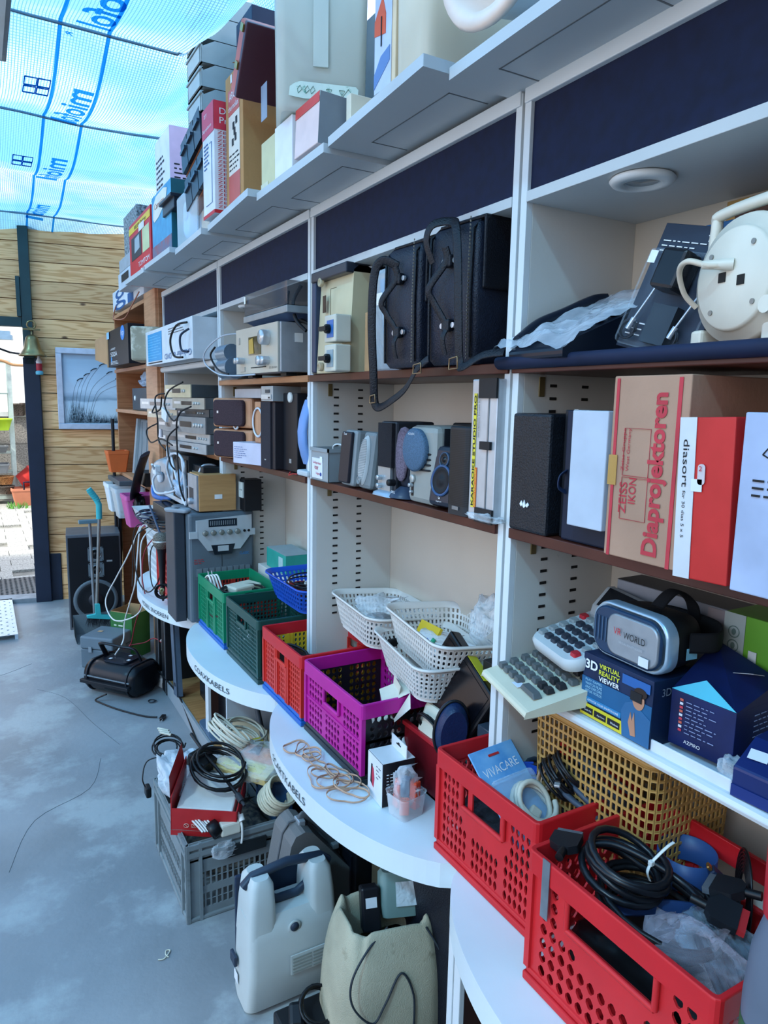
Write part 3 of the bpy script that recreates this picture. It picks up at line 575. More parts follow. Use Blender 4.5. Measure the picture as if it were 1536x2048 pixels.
# cassette racks
for k, (z, yy, lb) in enumerate(((2.43, 2.90, 'lower of two brown racks of black cassette drawers leaning over the canopy'), (2.585, 2.95, 'upper of two brown racks of black cassette drawers'))):
    t = T('cassette_rack', lb, 'rack', (.88, yy, z), (.16, .30, .135), rx=math.radians(-12), group=None)
    t.body('case', PL('#8a5236', .45), .003)
    for j in range(3):
        t.dec('F', .008+.098*j, .006, .098+.098*j, .128, RUB('#1b2430', .35), 'drawer', th=.014)
        t.dec('F', .02+.098*j, .075, .086+.098*j, .088, RUB('#2e3b4c', .3), 'drawer_grip', off=.014, th=.008)
t = carton('support_box', 'grey box the cassette racks stand on, mostly hidden', 'box', .88, 2.98, 2.78, ZT, 2.42, .15, CARD('#5c6468'))
t = T('black_tray', 'small black plastic tray sticking out left of the cassette racks', 'tray', (.86, 3.38, 2.475), (.14, .22, .05)); 
t.add('tray', M().box((-.07, -.11, 0), (.07, .11, .05)).box((-.085, -.115, .045), (.075, .115, .06)).box((-.03, .04, .06), (-.0, .11, .12)), RUB('#1c2430', .4), bev=.003)
t = carton('white_box', 'white printed box with a lilac side, behind the black tray', 'box', .86, 3.93, 3.62, 2.64, 2.93, .24, CARD('#d7d7de')); t.dec('S', 0, 0, .24, .29, CARD('#d9b9cf')); lines(t, 'F', .03, .05, .2, .2, 6, INK, 9); lines(t, 'S', .02, .05, .15, .13, 4, INK, 3)
# blister iron
t = T('blister_pack', 'clear blister pack with a pale blue hand appliance on the canopy', 'blister pack', (.92, 3.06, ZT), (.16, .34, .22))
t.dec('F', 0, 0, .34, .2, CARD('#a9b9c6'), 'card'); cp = t.add('appliance', M().loft([[(x*s_, y*s_, z) for x, y in rrect(.12, .17, .05)] for s_, z in ((1, 0), (1, .02), (.8, .035))]), PL('#8fb6dd', .3)); cp.matrix_local = t.fr('F') @ Matrix.Translation((.12, .11, .003))
o = t.add('screen', M().loft([[(x, y, z) for x, y in rrect(.06, .05, .012)] for z in (0, .003)]), PL('#5f86b5', .2), cp); o.matrix_local = Matrix.Translation((0, .02, .035)); t.add('blister', M().box((-.13, -.17, .0), (-.08, .17, .215)), clear(alpha=.12), bev=.012); t.dec('F', .22, .02, .33, .12, CARD('#ded2c0'), 'printed_panel', off=.001)
# teal box
t = carton('teal_box', 'sky blue and teal box with a cream speech bubble logo on the canopy', 'box', .80, 3.76, 3.36, ZT, 2.62, .15, CARD('#4a9fc4', col2='#3c86b0'))
t.dec('F', 0, 0, .4, .10, CARD('#586f8a', col2='#9c4c50')); t.decp('F', [(.03, .23), (.06, .21), (.16, .22), (.3, .26), (.33, .31), (.26, .325), (.1, .32), (.04, .29)], CARD('#e5e0cf')); t.txt('Campazo', 'F', .07, .255, .2, .035, mat('brown_print', '#b0603c'), off=.001)
t.dec('S', 0, 0, .15, .334, CARD('#1f5e6a')); 
# TomTom box
t = carton('red_box', 'red box with yellow band and a navigation device picture at the far end', 'box', .80, 4.36, 3.80, ZT, 2.605, .14, CARD('#cf2a33')); t.dec('F', 0, .265, .56, .3, CARD('#e8c32c')); t.txt('RIDER Deluxe', 'F', .16, .272, .3, .018, INK, off=.001)
t.dec('F', .06, .12, .33, .24, CARD('#31343a')); t.decp('F', [(.15, .15), (.29, .16), (.28, .23), (.16, .225)], CARD('#a8b4b8'), off=.001); t.dec('F', .36, .12, .53, .24, CARD('#c9cf9c')); t.dec('F', .28, .24, .42, .275, CARD('#e8e4dc'), 'price_sticker', off=.002)
t.txt('TOMTOM', 'F', .24, .065, .28, .026, WINK); t.txt('RIDER', 'F', .30, .02, .22, .032, WINK)
# grey things at far end
t = carton('speckled_box', 'grey speckled box at the far end of the canopy, topmost', 'box', .86, 4.86, 4.45, 2.52, 2.76, .2, mat('speckled_grey', '#a3aaac', .8, var=.5, scale=70))
t = carton('grey_device', 'light grey metal device with a dark slot under the speckled box', 'device', .84, 4.95, 4.5, 2.44, 2.515, .22, METAL('#b9c4cc', .5)) 
t = carton('grey_panel_box', 'white and grey box with an open dark slot beside the red box', 'box', .84, 5.0, 4.52, 2.335, 2.438, .2, CARD('#c4cdd6')); t.dec('F', .12, .04, .36, .085, RUB('#20262c'), 'slot')
t = carton('blue_letter_box', 'white box with a big blue letter on top of the wooden bookcase', 'box', .90, 5.5, 4.58, 2.312, 2.44, .25, CARD('#dfe4ea')) if False else None

# ================================================================ wooden bookcase at the far end
BW = WOODV('#b07a55', '#996543'); BWE = WOODV('#c48d68', '#b07c58')
t = T('bookcase', 'brown wooden bookcase between the white shelving and the plank wall', 'bookcase', (0, 0, 0))
t.box('side_panel', (.93, 4.275, 0), (1.24, 4.30, 2.28), BW); t.box('side_panel', (.93, 5.76, 0), (1.24, 5.785, 2.28), BW); t.box('side_panel', (.93, 4.56, 0), (1.24, 4.585, 2.28), BW); t.box('back_panel', (1.225, 4.3, 0), (1.24, 5.76, 2.28), BW)
t.box('front_stile', (.915, 4.29, 0), (.935, 4.585, 2.28), BWE)
for z in (.80, 1.09, 1.56, 1.85, 2.24): t.box('shelf', (.915, 4.59, z-.012), (1.22, 5.755, z+.012), BWE)
t.box('side_panel', (.915, 4.585, .0), (.93, 4.60, 2.28), BWE)
t = carton('letter_box', 'white box with a big blue letter on top of the wooden bookcase', 'box', .92, 5.74, 4.62, 2.285, 2.42, .25, CARD('#dfe4ea')); t.txt('g', 'F', .08, -.01, .45, .14, BINK); t.dec('F', .6, .0, .8, .06, BINK)
# boxes sticking out of the bookcase / bay 4 upper compartment
t = T('toner_box', 'black toner carton with blue round logo and torn brown flap', 'box', (.99, 5.02, 1.865), (.34, .80, .24))
t.body('carton_body', CARD('#10141e')); t.dec('F', .0, .0, .05, .23, KRAFT(), 'torn_flap', th=.004)
t.add('open_flap', M().add([(-.17, .43, .02), (-.17, .43, .23), (-.22, .62, .20), (-.22, .64, .06)], [(0, 1, 2, 3)]), KRAFT('#b8906a'))
t.txt('LASERJET', 'F', .14, .105, .2, .016, WINK); t.txt('502A', 'F', .14, .065, .26, .03, WINK); o = t.decp('F', circ(.02, 20, .17, .045), CARD('#3aa0e0')); o = t.decp('F', circ(.07, 28, .62, .195, .045), CARD('#2a86d8'), 'round_logo'); t.txt('hp', 'F', .57, .17, .1, .045, WINK, off=.001); lines(t, 'F', .14, .01, .5, .035, 3, WINK, 4); t.dec('F', .02, .19, .12, .235, CARD('#8fc4e4'), 'shipping_label', off=.004)
t = T('crumpled_box', 'crumpled beige box with tape and cyan label in front of the toner carton', 'box', (.89, 4.33, 1.862), (.17, .24, .17), rz=math.radians(-20)); b = M().box((-.085, -.14, 0), (.085, .14, .19)); t.add('carton_body', b, mat('worn_card', '#a9a08a', .7, dirt='#d6cfbd', dscale=9, dth=.5), bev=.012); t.dec('F', .02, .07, .07, .13, CARD('#3f9cc8'), 'cyan_label', off=.002); t.dec('F', .17, .05, .22, .15, CARD('#c9c6b8'), 'tape', off=.002)
t = carton('projector_carton', 'white carton with cyan panel and upside down lettering', 'carton', .84, 4.20, 3.20, 1.832, 2.015, .3, CARD('#cdd3d9')); t.dec('F', .06, .02, .40, .165, CARD('#1e93c8'), 'cyan_panel'); lines(t, 'F', .07, .03, .39, .155, 9, CARD('#6fc0e4'), 7, .2); t.txt('Grabador de DVD', 'F', .98, .045, .52, .028, BINK, rot=180); lines(t, 'F', .55, .13, .9, .165, 3, INK, 3, .25)
t.dec('F', .06, .008, .40, .014, INK, 'printed_line')
cable('cable', 'black cable looping over the end of the white projector carton', [(.83, 3.25, 1.99), (.80, 3.32, 1.98), (.79, 3.40, 1.92), (.80, 3.38, 1.85), (.82, 3.30, 1.84)], .005, RUB())
cable('cable', 'second black cable hanging beside the white projector carton', [(.83, 3.22, 1.96), (.80, 3.25, 1.93), (.80, 3.24, 1.87), (.82, 3.20, 1.86)], .005, RUB('#1c2a40'))
# bookcase content
t = carton('black_box', 'black box with a crumpled bag on it in the bookcase', 'box', .93, 5.15, 4.62, 1.574, 1.72, .25, PL('#1f2126', .3)); o = t.add('lens_knob', M().lathe([(.0, .012), (.03, .01), (.035, 0)], n=16)); o.data.materials.append(METAL()); o.matrix_local = t.fr('F') @ Matrix.Translation((.1, .08, 0)) @ Matrix.Scale(.5, 4)
crumple('plastic_bag', 'small blue tinted plastic bag on the black box in the bookcase', (1.0, 4.85, 1.722), (.12, .4, .08), clear('bag_film', '#b8d4ee', .22, .2, .5), 3)
t = T('grey_plate', 'large grey moulded plastic panel standing in the bookcase', 'panel', (1.02, 5.04, 1.104), (.07, .9, .40), ry=math.radians(6))
t.body('panel', PL('#7d868b', .5), .01)
for k in range(4):
    o = t.add('rib', M().tube(smooth_path([(.2+.17*k, .02, 0), (.22+.17*k, .2, 0), (.16+.17*k, .38, 0)]), .004, None, 5), PL('#666f74', .5)); o.matrix_local = t.fr('F')
t.dec('F', .04, .0, .1, .40, PL('#9aa3a7', .5), 'edge_rib', th=.02)
pot('orange_tub', 'small orange tub at the left end of the bookcase shelf', 'tub', (.89, 5.62, 1.104), .05, .07, .16, PL('#dd6a35', .4), square=True, sq=1.1)
t = carton('black_case', 'small black box beside the grey panel on the bookcase shelf', 'box', .885, 4.80, 4.56, 1.104, 1.19, .10, RUB('#17191c'))
tag(M().tube(smooth_path([(.86, 4.78, 1.03), (.84, 4.66, 1.08), (.84, 4.52, 1.2), (.86, 4.42, 1.32)]), (.05, .012), None, 10).build('shoulder_strap', LEATHER('#1a1f2e')), 'black strap hanging down at the right of the grey panel', 'strap')
for i, (ya, cc, lb, cl_m) in enumerate(((5.62, '#e8eef0', 'white handled plastic tub on the lower bookcase shelf', False), (5.28, '#d8e4ea', 'clear plastic tub between the white and the pink tub', True), (4.88, '#d060a0', 'pink plastic basket on the lower bookcase shelf', False))):
    mm = clear('clear_tub', '#e6eef2', .3, .2) if cl_m else PL(cc, .4)
    o = pot('plastic_tub', lb, 'tub', (.90, ya, .812), .075, .10, .21, mm, square=True, sq=1.0, group='tubs on the lower bookcase shelf')
t = tag(M().box((.83, 5.2, 1.04), (1.1, 5.7, 1.075)).build('tablet_tray', PL('#4f575c', .4), bev=.005), 'dark grey flat tray lying over the plastic tubs', 'tray')
crumple('white_cloth', 'bundle of black thin cable in the pink basket', (.87, 4.72, .88), (.06, .16, .14), RUB('#15171c'), 5, cat='cable')
for k, (y, lb) in enumerate(((5.9, 'tall black slat standing against the plank wall'), (5.78, 'second black slat standing beside the bookcase'))):
    tag(M().prism(rrect(.03, .10, .01), 0, 1.0, None).build('black_board', RUB('#14181f', .45), T=Matrix.Translation((.90-.03*k, y-.02, .0)) @ rot(0, 3, 0)), lb, 'board')
t = M().tube([(.86, 5.60, 0.02), (.86, 5.58, 1.5)], .012, None, 8).build('pole', RUB('#14181f')); tag(t, 'thin black pole at the left front of the bookcase', 'pole')
# ================================================================ end wall items
t = T('painting', 'framed grey blue painting of marsh grass by water on the plank wall', 'picture', (0, 0, 0)); t.o.matrix_world = TE
FR = METAL('#c3c9d6', .4)
x0, x1, z0, z1 = .135, 1.0, 1.40, 2.035
poly = [(x0-.005, z1), (x1, z1+.0), (x1, z0), (x0+.0, z0)]
for a, b in (((x0, z0), (x1, z0+.045)), ((x0, z1-.045), (x1, z1)), ((x0, z0+.045), (x0+.045, z1-.045)), ((x1-.045, z0+.045), (x1, z1-.045))): t.box('frame_bar', (a[0], -.045, a[1]), (b[0], -.004, b[1]), FR, .004)
cv = bpy.data.materials.new('painted_canvas'); cv.use_nodes = True; nt = cv.node_tree; L = nt.links.new; b = nt.nodes['Principled BSDF']; b.inputs['Roughness'].default_value = .6
tc = N(nt, 'ShaderNodeTexCoord'); sp = N(nt, 'ShaderNodeSeparateXYZ'); L(tc.outputs['Object'], sp.inputs[0]); nn = N(nt, 'ShaderNodeTexNoise', Scale=4., Detail=5.); mp = N(nt, 'ShaderNodeMapping'); mp.inputs['Scale'].default_value = (1, 1, 4); L(tc.outputs['Object'], mp.inputs[0]); L(mp.outputs[0], nn.inputs['Vector'])
ad = N(nt, 'ShaderNodeMath', operation='MULTIPLY_ADD'); L(nn.outputs['Fac'], ad.inputs[0]); ad.inputs[1].default_value = .12; L(sp.outputs[2], ad.inputs[2]); mr = N(nt, 'ShaderNodeMapRange'); mr.inputs[1].default_value = 1.46; mr.inputs[2].default_value = 2.06; L(ad.outputs[0], mr.inputs[0])
rp = N(nt, 'ShaderNodeValToRGB'); L(mr.outputs[0], rp.inputs['Fac']); L(rp.outputs['Color'], b.inputs['Base Color'])
els = rp.color_ramp.elements; els[0].position = 0; els[0].color = (*lin('#6d828c'), 1); els[1].position = 1; els[1].color = (*lin('#9fb2c2'), 1)
for p, c_ in ((.2, '#cfdde4'), (.36, '#c4d4de'), (.39, '#8ba0b0'), (.5, '#c9d8e4'), (.72, '#b4c6d6')): e = els.new(p); e.color = (*lin(c_), 1)
cvo = t.box('canvas', (x0+.045, -.022, z0+.045), (x1-.045, -.010, z1-.045), cv, 0)
gm = M(); rr_ = random.Random(4)
for k in range(900):
    x = rr_.triangular(x0+.05, x1-.06, x0+.14) if k < 700 else rr_.uniform(x0+.3, x1-.06); zz = z0+.05; h = rr_.uniform(.05, .30)*max(.18, 1-(x-x0)/.42) if k < 700 else rr_.uniform(.02, .1)
    lean = rr_.uniform(-.03, .05); h = min(h, z1-.06-zz); gm.add([(x-.0014, -.0225, zz), (x+.0014, -.0225, zz), (min(max(x+lean, x0+.05), x1-.05), -.0225, zz+h)], [(0, 1, 2)])
t.add('painted_grass', gm, mat('grass_paint', '#33444e', .6, col2='#93a5ae', scale=60), cvo)
pm_ = M()
for sx, h in ((.1, .42), (.14, .46), (.19, .50), (.23, .44), (.28, .40), (.3, .36), (.06, .38)):
    P = smooth_path([(x0+.06+sx*.6, -.0228, z0+.1), (x0+.07+sx*.8, -.0228, z0+.1+h*.5), (x0+.07+sx*1.3, -.0228, z0+h)]); pm_.tube(P, .0008, None, 4); e = P[-1]; pm_.tube(smooth_path([tuple(e), (e.x+.02, e.y, e.z+.015), (e.x+.045, e.y, e.z+.02)]), (.0008, .011), None, 6)
t.add('painted_reeds', pm_, mat('reed_paint', '#42545f', .6), cvo)
t = T('brass_bell', 'brass bell hanging from a bracket on the door post', 'bell', TE @ Vector((-.015, -.12, 1.955)))
BRS = mat('brass', '#9a855c', .35, metal=.8, var=.2)
t.add('bell', M().lathe([(.098, 0), (.1, .006), (.085, .02), (.06, .06), (.048, .12), (.04, .145), (.02, .16), (.0, .162)], n=32), BRS); t.add('hanger', M().tube([(.0, 0, .16), (.0, 0, .19), (0, .10, .215)], .006).tube([(.03*math.cos(a/10*2*PI), 0, .235+.03*math.sin(a/10*2*PI)) for a in range(11)], .006).box((-.06, -.008, .195), (.06, .008, .207)), BRS); t.add('bracket', M().box((-.012, 0, .195), (.012, .10, .215)), BRS)
t = T('bottle_ornament', 'small red and white bottle ornament hanging under the bell', 'ornament', TE @ Vector((.02, -.07, 1.82)))
t.add('body', M().lathe([(.0, 0), (.026, 0), (.028, .02), (.02, .03)], n=14), PL('#6fc0d4')); t.add('label', M().lathe([(.02, .03), (.022, .035), (.022, .08), (.02, .085)], n=14), PL('#b8303c')); t.add('cap', M().lathe([(.02, .085), (.022, .1), (.012, .12), (.006, .15), (0, .155)], n=14), PL('#e8e8ea')); t.add('string', M().tube([(0, 0, .15), (-.02, 0, .2)], .002), PL('#dddddd'))
tag(M().tube(smooth_path([(.89, 4.6, 2.29), (.87, 4.75, 2.22), (.87, 5.0, 2.17), (.87, 5.4, 2.2), (.9, 5.6, 2.25), (.9, 5.5, 2.3)]), .004).build('copper_wire', mat('copper', '#b8735c', .4)), 'thin pinkish wire looped at the top of the bookcase', 'wire')
# outlet below end wall objects
# ================================================================ upper compartments (z = 1.74)
ZU = 1.738
# receiver and turntable
SIL = METAL('#b9b9b2', .38)
t = T('receiver', 'silver stereo receiver with big knobs and an amber reflection on its display', 'stereo receiver', (1.04, 2.50, ZU+.012), (.30, .43, .165), rz=math.radians(1))
t.body('housing', METAL('#a9adb0', .42), .003); t.dec('F', 0, 0, .42, .165, mat('champagne_panel', '#c3c0b2', .4, metal=.3, var=.04), 'front_panel', th=.006)
dsp = t.dec('F', .14, .065, .265, .13, mat('display_glass', '#3a3424', .1, col2='#6a5a30'), 'display', off=.006, th=.002); dsp['label'] = 'dark display with amber reflection painted on'
t.decp('F', [(.15, .07), (.20, .07), (.19, .125), (.15, .12)], mat('amber', '#c9a23c', .3), 'painted_reflection', off=.009)  # amber reflection in the display glass, painted as a flat panel
def knob(t, face, u, v, r, h, m, par=None, off=0.006, name='knob'):
    o = t.add(name, M().lathe([(r, 0), (r, h*.8), (r*.9, h), (0, h)], n=24), m, par); o.matrix_local = t.fr(face) @ Matrix.Translation((u, v, off)); return o
KN = METAL('#c9cbcc', .2)
knob(t, 'F', .33, .118, .026, .03, KN); knob(t, 'F', .30, .04, .017, .03, KN); knob(t, 'F', .06, .048, .012, .03, KN); knob(t, 'F', .085, .048, .012, .03, KN); knob(t, 'F', .335, .04, .014, .028, KN)
for k in range(11): knob(t, 'F', .17+k*.014, .02, .002, .004, RUB('#3a3a38'))
t.dec('F', .03, .11, .045, .135, SIL, 'button', off=.006, th=.003); t.dec('F', .05, .008, .10, .026, SIL, 'button', off=.006, th=.003); t.txt('DD 205 II/AV', 'F', .345, .012, .07, .007, INK, off=.007); t.txt('XBOX', 'F', .01, .148, .02, .006, INK, off=.007) if False else None
t.dec('S', .05, .1, .08, .13, CARD('#e4e2dc'), 'price_sticker'); knob(t, 'S', .16, .04, .007, .003, RUB('#2b2b2b'), off=0, name='screw'); t.box('foot', (-.12, -.19, -.012), (-.08, -.14, 0), RUB(), .001); t.box('foot', (.08, .14, -.012), (.12, .19, 0), RUB(), .001); t.box('foot', (-.12, .14, -.012), (-.08, .19, 0), RUB(), .001)
t = T('turntable', 'turntable with smoked dust cover standing on top of the receiver', 'turntable', (1.05, 2.45, ZU+.18), (.31, .46, .12), rz=math.radians(0))
t.box('plinth', (-.155, -.22, .022), (.155, .22, .045), METAL('#9aa1a5', .4)); t.add('base', M().loft([[(x, y, z) for x, y in rrect(a, b, .02)] for a, b, z in ((.24, .34, 0), (.30, .42, .022))]), PL('#3a4a66', .35))
t.add('platter', M().lathe([(.0, .05), (.13, .05), (.135, .045)], n=36), METAL('#8f9499', .3)); t.add('record_mat', M().lathe([(.125, .051), (.0, .052)], n=30), RUB('#5c3a34'))
t.add('tonearm', M().tube([(.1, -.17, .06), (.06, -.16, .065), (-.05, -.09, .06)], .004).cyl((.1, -.17, .045), (.1, -.17, .065), .015), METAL())
t.add('dust_cover', M().box((-.152, -.215, .047), (.15, .215, .125)), clear('smoked_acrylic', '#4a4f5a', .35, .06), bev=.003); t.dec('F', .03, .09, .045, .115, CARD('#e6e6e0'), 'price_sticker', off=.002)
tag(M().box((1.0, 2.30, 2.018), (1.12, 2.42, 2.030)).tube(smooth_path([(.97, 2.35, 2.03), (.95, 2.3, 2.02), (.98, 2.22, 2.03), (1.03, 2.24, 2.033)]), .006).build('mains_plug', RUB('#111')), 'black plug and lead lying on the turntable dust cover', 'plug') if False else None
cable('cable', 'grey white cable looping out left of the receiver and under it', [(.93, 2.70, 1.905), (.85, 2.78, 1.90), (.82, 2.92, 1.85), (.82, 2.94, 1.80), (.84, 2.83, 1.755), (.84, 2.62, 1.742), (.88, 2.50, 1.745)], .003, PL('#b8bdc4', .5))
cable('cable', 'black lead running down from the turntable over the receiver side', [(.94, 2.33, 2.02), (.93, 2.30, 1.95), (1.0, 2.24, 1.90), (1.08, 2.22, 1.86), (1.12, 2.19, 1.80)], .006, RUB())
cable('cable', 'black lead hanging in front of the turntable cover beside the projector', [(.95, 2.24, 2.03), (.93, 2.26, 1.98), (.93, 2.24, 1.92), (.95, 2.20, 1.88)], .006, RUB('#15171b'))
cable('cable', 'black cable bundled in front of the silver camcorder', [(.84, 2.86, 1.86), (.83, 2.89, 1.83), (.84, 2.87, 1.79), (.84, 2.80, 1.765), (.85, 2.72, 1.75)], .004, RUB())
t = T('camcorder', 'silver blue cylinder shaped camera body lying left of the receiver', 'camcorder', (.95, 2.92, ZU), (.16, .14, .12))
t.add('body', M().cyl((-.03, -.07, .045), (-.03, .07, .045), .045).cyl((-.04, -.06, .105), (-.04, .07, .105), .035), METAL('#7f98ad', .3)); t.add('bracket', M().box((.02, -.06, 0), (.05, .06, .12)), RUB('#22303f'))
# slide projector (cream)
t = T('slide_projector', 'cream and navy projector standing on end with two loose rotary switches before it', 'projector', (1.03, 1.985, ZU), (.20, .27, .30), rz=math.radians(0))
CRM = PL('#cbbf9c', .45)
t.add('cream_shell', M().prism([(-.10, .0), (-.085, .285), (-.07, .298), (.10, .298), (.10, 0)], -.135, .085, T=Matrix(((1, 0, 0, 0), (0, 0, 1, 0), (0, 1, 0, 0), (0, 0, 0, 1)))), CRM, bev=.006)
t.add('navy_band', M().box((-.104, .087, .004), (.1, .118, .296)), PL('#2f3d56', .4), bev=.004); t.add('end_shell', M().box((-.1, .120, .0), (.1, .135, .298)), PL('#b9b8ae', .4), bev=.003); t.box('handle_bar', (-.11, -.135, .275), (.1, .11, .305), PL('#262c38', .35), .004)
for v in (.02, .27): 
    o = t.add('screw_foot', M().lathe([(.013, 0), (.013, .01), (.008, .012), (.006, .006), (0, .006)], n=18), PL('#b9a98a', .4)); o.matrix_local = t.fr('F') @ Matrix.Translation((.09, v+.0, .0))
t.dec('F', .095, .18, .118, .23, PL('#231d1c', .3), 'socket', off=.0)
for a in ((.15, .13, .152, .245), (.15, .243, .19, .245), (.15, .128, .19, .130)): t.dec('F', *a, PL('#5c5238'), 'seam')
for k in range(3): t.dec('F', .15, .112+k*.006, .19, .115+k*.006, PL('#3b3424'), 'vent')
for z, mm, kr in ((.0, '#9aa3a4', 'lower'), (.082, '#c9c7b4', 'upper')):
    q = T('rotary_switch', '%s of two boxed rotary switches with a black lever, in front of the projector' % kr, 'switch', (.905, 1.87, ZU+z), (.05, .075, .075)); q.body('switch_box', PL('#cfcbbb', .4), .004)
    q.dec('F', .02, .012, .062, .06, PL('#3a6fb4' if z else '#8fa3ac', .3), 'dial_plate'); knob(q, 'F', .035, .036, .013, .012, RUB(), off=.001, name='dial'); q.dec('F', .008, .03, .055, .042, RUB(), 'lever', off=.012, th=.01)
t = carton('cardboard_box', 'small cardboard box with worn edge between projector and leather bags', 'box', .955, 1.80, 1.755, ZU, 1.90, .17, KRAFT('#b58e66'))
t = T('blister_pack', 'tall clear blister pack with blue insert behind the first leather bag', 'blister pack', (1.03, 1.70, ZU), (.06, .13, .27), ry=math.radians(-6)); t.dec('F', .015, .02, .115, .25, CARD('#3f87b8'), 'printed_insert'); t.dec('F', .02, .1, .11, .16, CARD('#d4dce2'), 'label', off=.001); t.add('blister', M().box((-.06, -.065, 0), (-.02, .065, .27)), clear('blister_film', '#cfe4f4', .12, .08, .4, 25), bev=.012); t.dec('F', .04, .18, .075, .21, CARD('#eeeeee'), 'price_sticker', off=.03)
# leather bags
LB = LEATHER('#1b2130', .4); LBD = LEATHER('#10131c', .45)
def bag(label, loc, size, rz, strap, seed):
    t = T('leather_bag', label, 'bag', loc, size, rz)
    d, w, h = size; P = []
    for z, k in ((0, .90), (.012, .98), (h*.5, 1.02), (h-.03, .99), (h-.008, .95), (h, .86)): P.append([(x*k, y*k, z) for x, y in rrect(d, w, .012, 4)])
    t.add('body', M().loft(P), LB)
    # stitched end frame on the near and far front edges
    for yy in (-w/2+.012, w/2-.012): 
        t.add('piping', M().tube([(-d/2-.003, yy, .012), (-d/2-.006, yy, h*.5), (-d/2-.003, yy, h-.02), (-d/2+.02, yy, h+.002), (d/2, yy, h+.002)], .0035), LBD)
    st = M(); 
    for k in range(int(h/.0075)): z = .01+k*.0075; st.box((-d/2-.0055-.002*math.sin(PI*z/h), -w/2+.019, z), (-d/2-.003, -w/2+.0205, z+.004))
    t.add('stitching', st, mat('thread', '#8d8577', .7))
    t.add('flap', M().box((-d/2+.012, -w/2-.010, h*.52), (d/2, -w/2-.002, h+.004)).box((-d/2+.012, -w/2-.010, h), (d/2, w/2-.02, h+.008)), LBD, bev=.004)
    for v in (.07, h-.09):
        k_ = t.add('strap_loop', M().box((-d/2-.016, -.013, v), (-d/2+.0, .013, v+.026)), LBD, bev=.004)
        for sy in (-1, 1): t.add('rivet', M().cyl((-d/2-.010, sy*.019, v+.013), (-d/2-.004, sy*.019, v+.013), .006), METAL('#b9bcc0', .2))
    t.add('handle', M().tube(smooth_path([(-d/2-.012, 0, .02), (-d/2-.02, 0, .055), (-d/2-.012, 0, .083), (-d/2-.025, .028, h*.45), (-d/2-.035, .034, h*.55), (-d/2-.016, 0, h-.078), (-d/2-.02, 0, h-.05)]), (.003, .0085), None, 8, flat=(1, 0, 0)), LBD)
    return t
b1 = bag('smaller black leather bag with a slack carry handle, left of the two bags', (1.005, 1.525, ZU), (.20, .15, .285), math.radians(3), 0, 1)
b2 = bag('larger black leather bag with a clip on its flap, right of the two bags', (1.02, 1.325, ZU), (.22, .165, .295), math.radians(4), 0, 2)
b2.box('clip', (-.00, -.100, .14), (.022, -.092, .20), PL('#c9c3ae', .4), .002)
for t_, pts in ((b1, [(-.11, .085, .23), (-.14, .085, .27), (-.15, .05, .255), (-.13, .0, .235)]),):
    pass
SW = (.002, .011)
def strap(label, P, m=LBD, w=.011, fl=(1, 0, 0)): return tag(M().tube(smooth_path(P, 7), (.002, w), None, 8, flat=fl).build('shoulder_strap', m), label, 'strap')
strap('long black strap hanging below the shelf in a loop from the smaller bag', [(.895, 1.52, 1.975), (.87, 1.55, 1.99), (.86, 1.575, 1.96), (.86, 1.585, 1.85), (.87, 1.59, 1.72), (.88, 1.60, 1.655), (.885, 1.585, 1.64), (.885, 1.53, 1.655), (.885, 1.46, 1.685), (.88, 1.40, 1.73), (.885, 1.36, 1.752)])
strap('black strap arching over the top of the larger bag and down its front', [(.885, 1.355, 1.955), (.87, 1.36, 2.00), (.875, 1.345, 2.032), (.90, 1.31, 2.036), (.885, 1.27, 2.01), (.875, 1.245, 1.93), (.875, 1.235, 1.80), (.88, 1.235, 1.742), (.875, 1.215, 1.728), (.89, 1.17, 1.75), (.905, 1.12, 1.755)])
for nm, pts in (('lower left strap end', [(.87, 1.605, 1.668), (.865, 1.58, 1.652)]), ('foot of the larger bag', [(.87, 1.40, 1.738), (.87, 1.37, 1.720)]), ('right end of the larger bag', [(.865, 1.25, 1.745), (.865, 1.222, 1.725)])):
    (x, y, z), (x2, y2, z2) = pts; tag(M().tube([(x, y, z), (x, y2, z+.004), (x, y2-.002, z2), (x, y+.002, z2-.002), (x, y, z)], .0018).build('strap_buckle', mat('buckle', '#8c7458', .35, metal=.8)), 'metal strap buckle at the '+nm, 'buckle')
# telephone in bag
t = T('telephone', 'black desk telephone in a clear zip bag, tilted, at the left of the top shelf', 'telephone', (1.03, 1.02, ZU), (.20, .19, .11), rz=math.radians(-6))
TB = PL('#18202e', .3)
t.add('base', M().prism([(-.115, 0), (.11, 0), (.12, .105), (.10, .115), (-.10, .03), (-.115, .018)], -.10, .07, T=Matrix(((1, 0, 0, 0), (0, 0, -1, 0), (0, 1, 0, 0), (0, 0, 0, 1)))), TB, bev=.006)
t.add('handset', M().tube(smooth_path([(-.11, .08, .035), (-.06, .085, .07), (.0, .085, .095), (.07, .085, .125), (.1, .08, .13)]), (.012, .018), None, 10), TB)
kp = M(); 
for i in range(4):
    for j in range(3): kp.box((-.075+i*.028, -.05+j*.03, .045+i*.0125), (-.058+i*.028, -.03+j*.03, .053+i*.0125))
t.add('keys', kp, PL('#4a5562', .4)); t.add('display', M().box((.045, -.07, .098), (.085, .05, .106)), PL('#8fa0a4', .2))
film = M(); nx, ny = 26, 22; vs = []
for j in range(ny+1):
    for i in range(nx+1):
        u, v = i/nx, j/ny; x = -.15+.28*u; y = -.13+.24*v; z = .028+.115*u + .016*(noise.noise(Vector((u*4, v*4, 2)))+abs(noise.noise(Vector((u*8, v*7, 5)))))
        if u < .06: z -= .01
        vs.append((x, y, z))
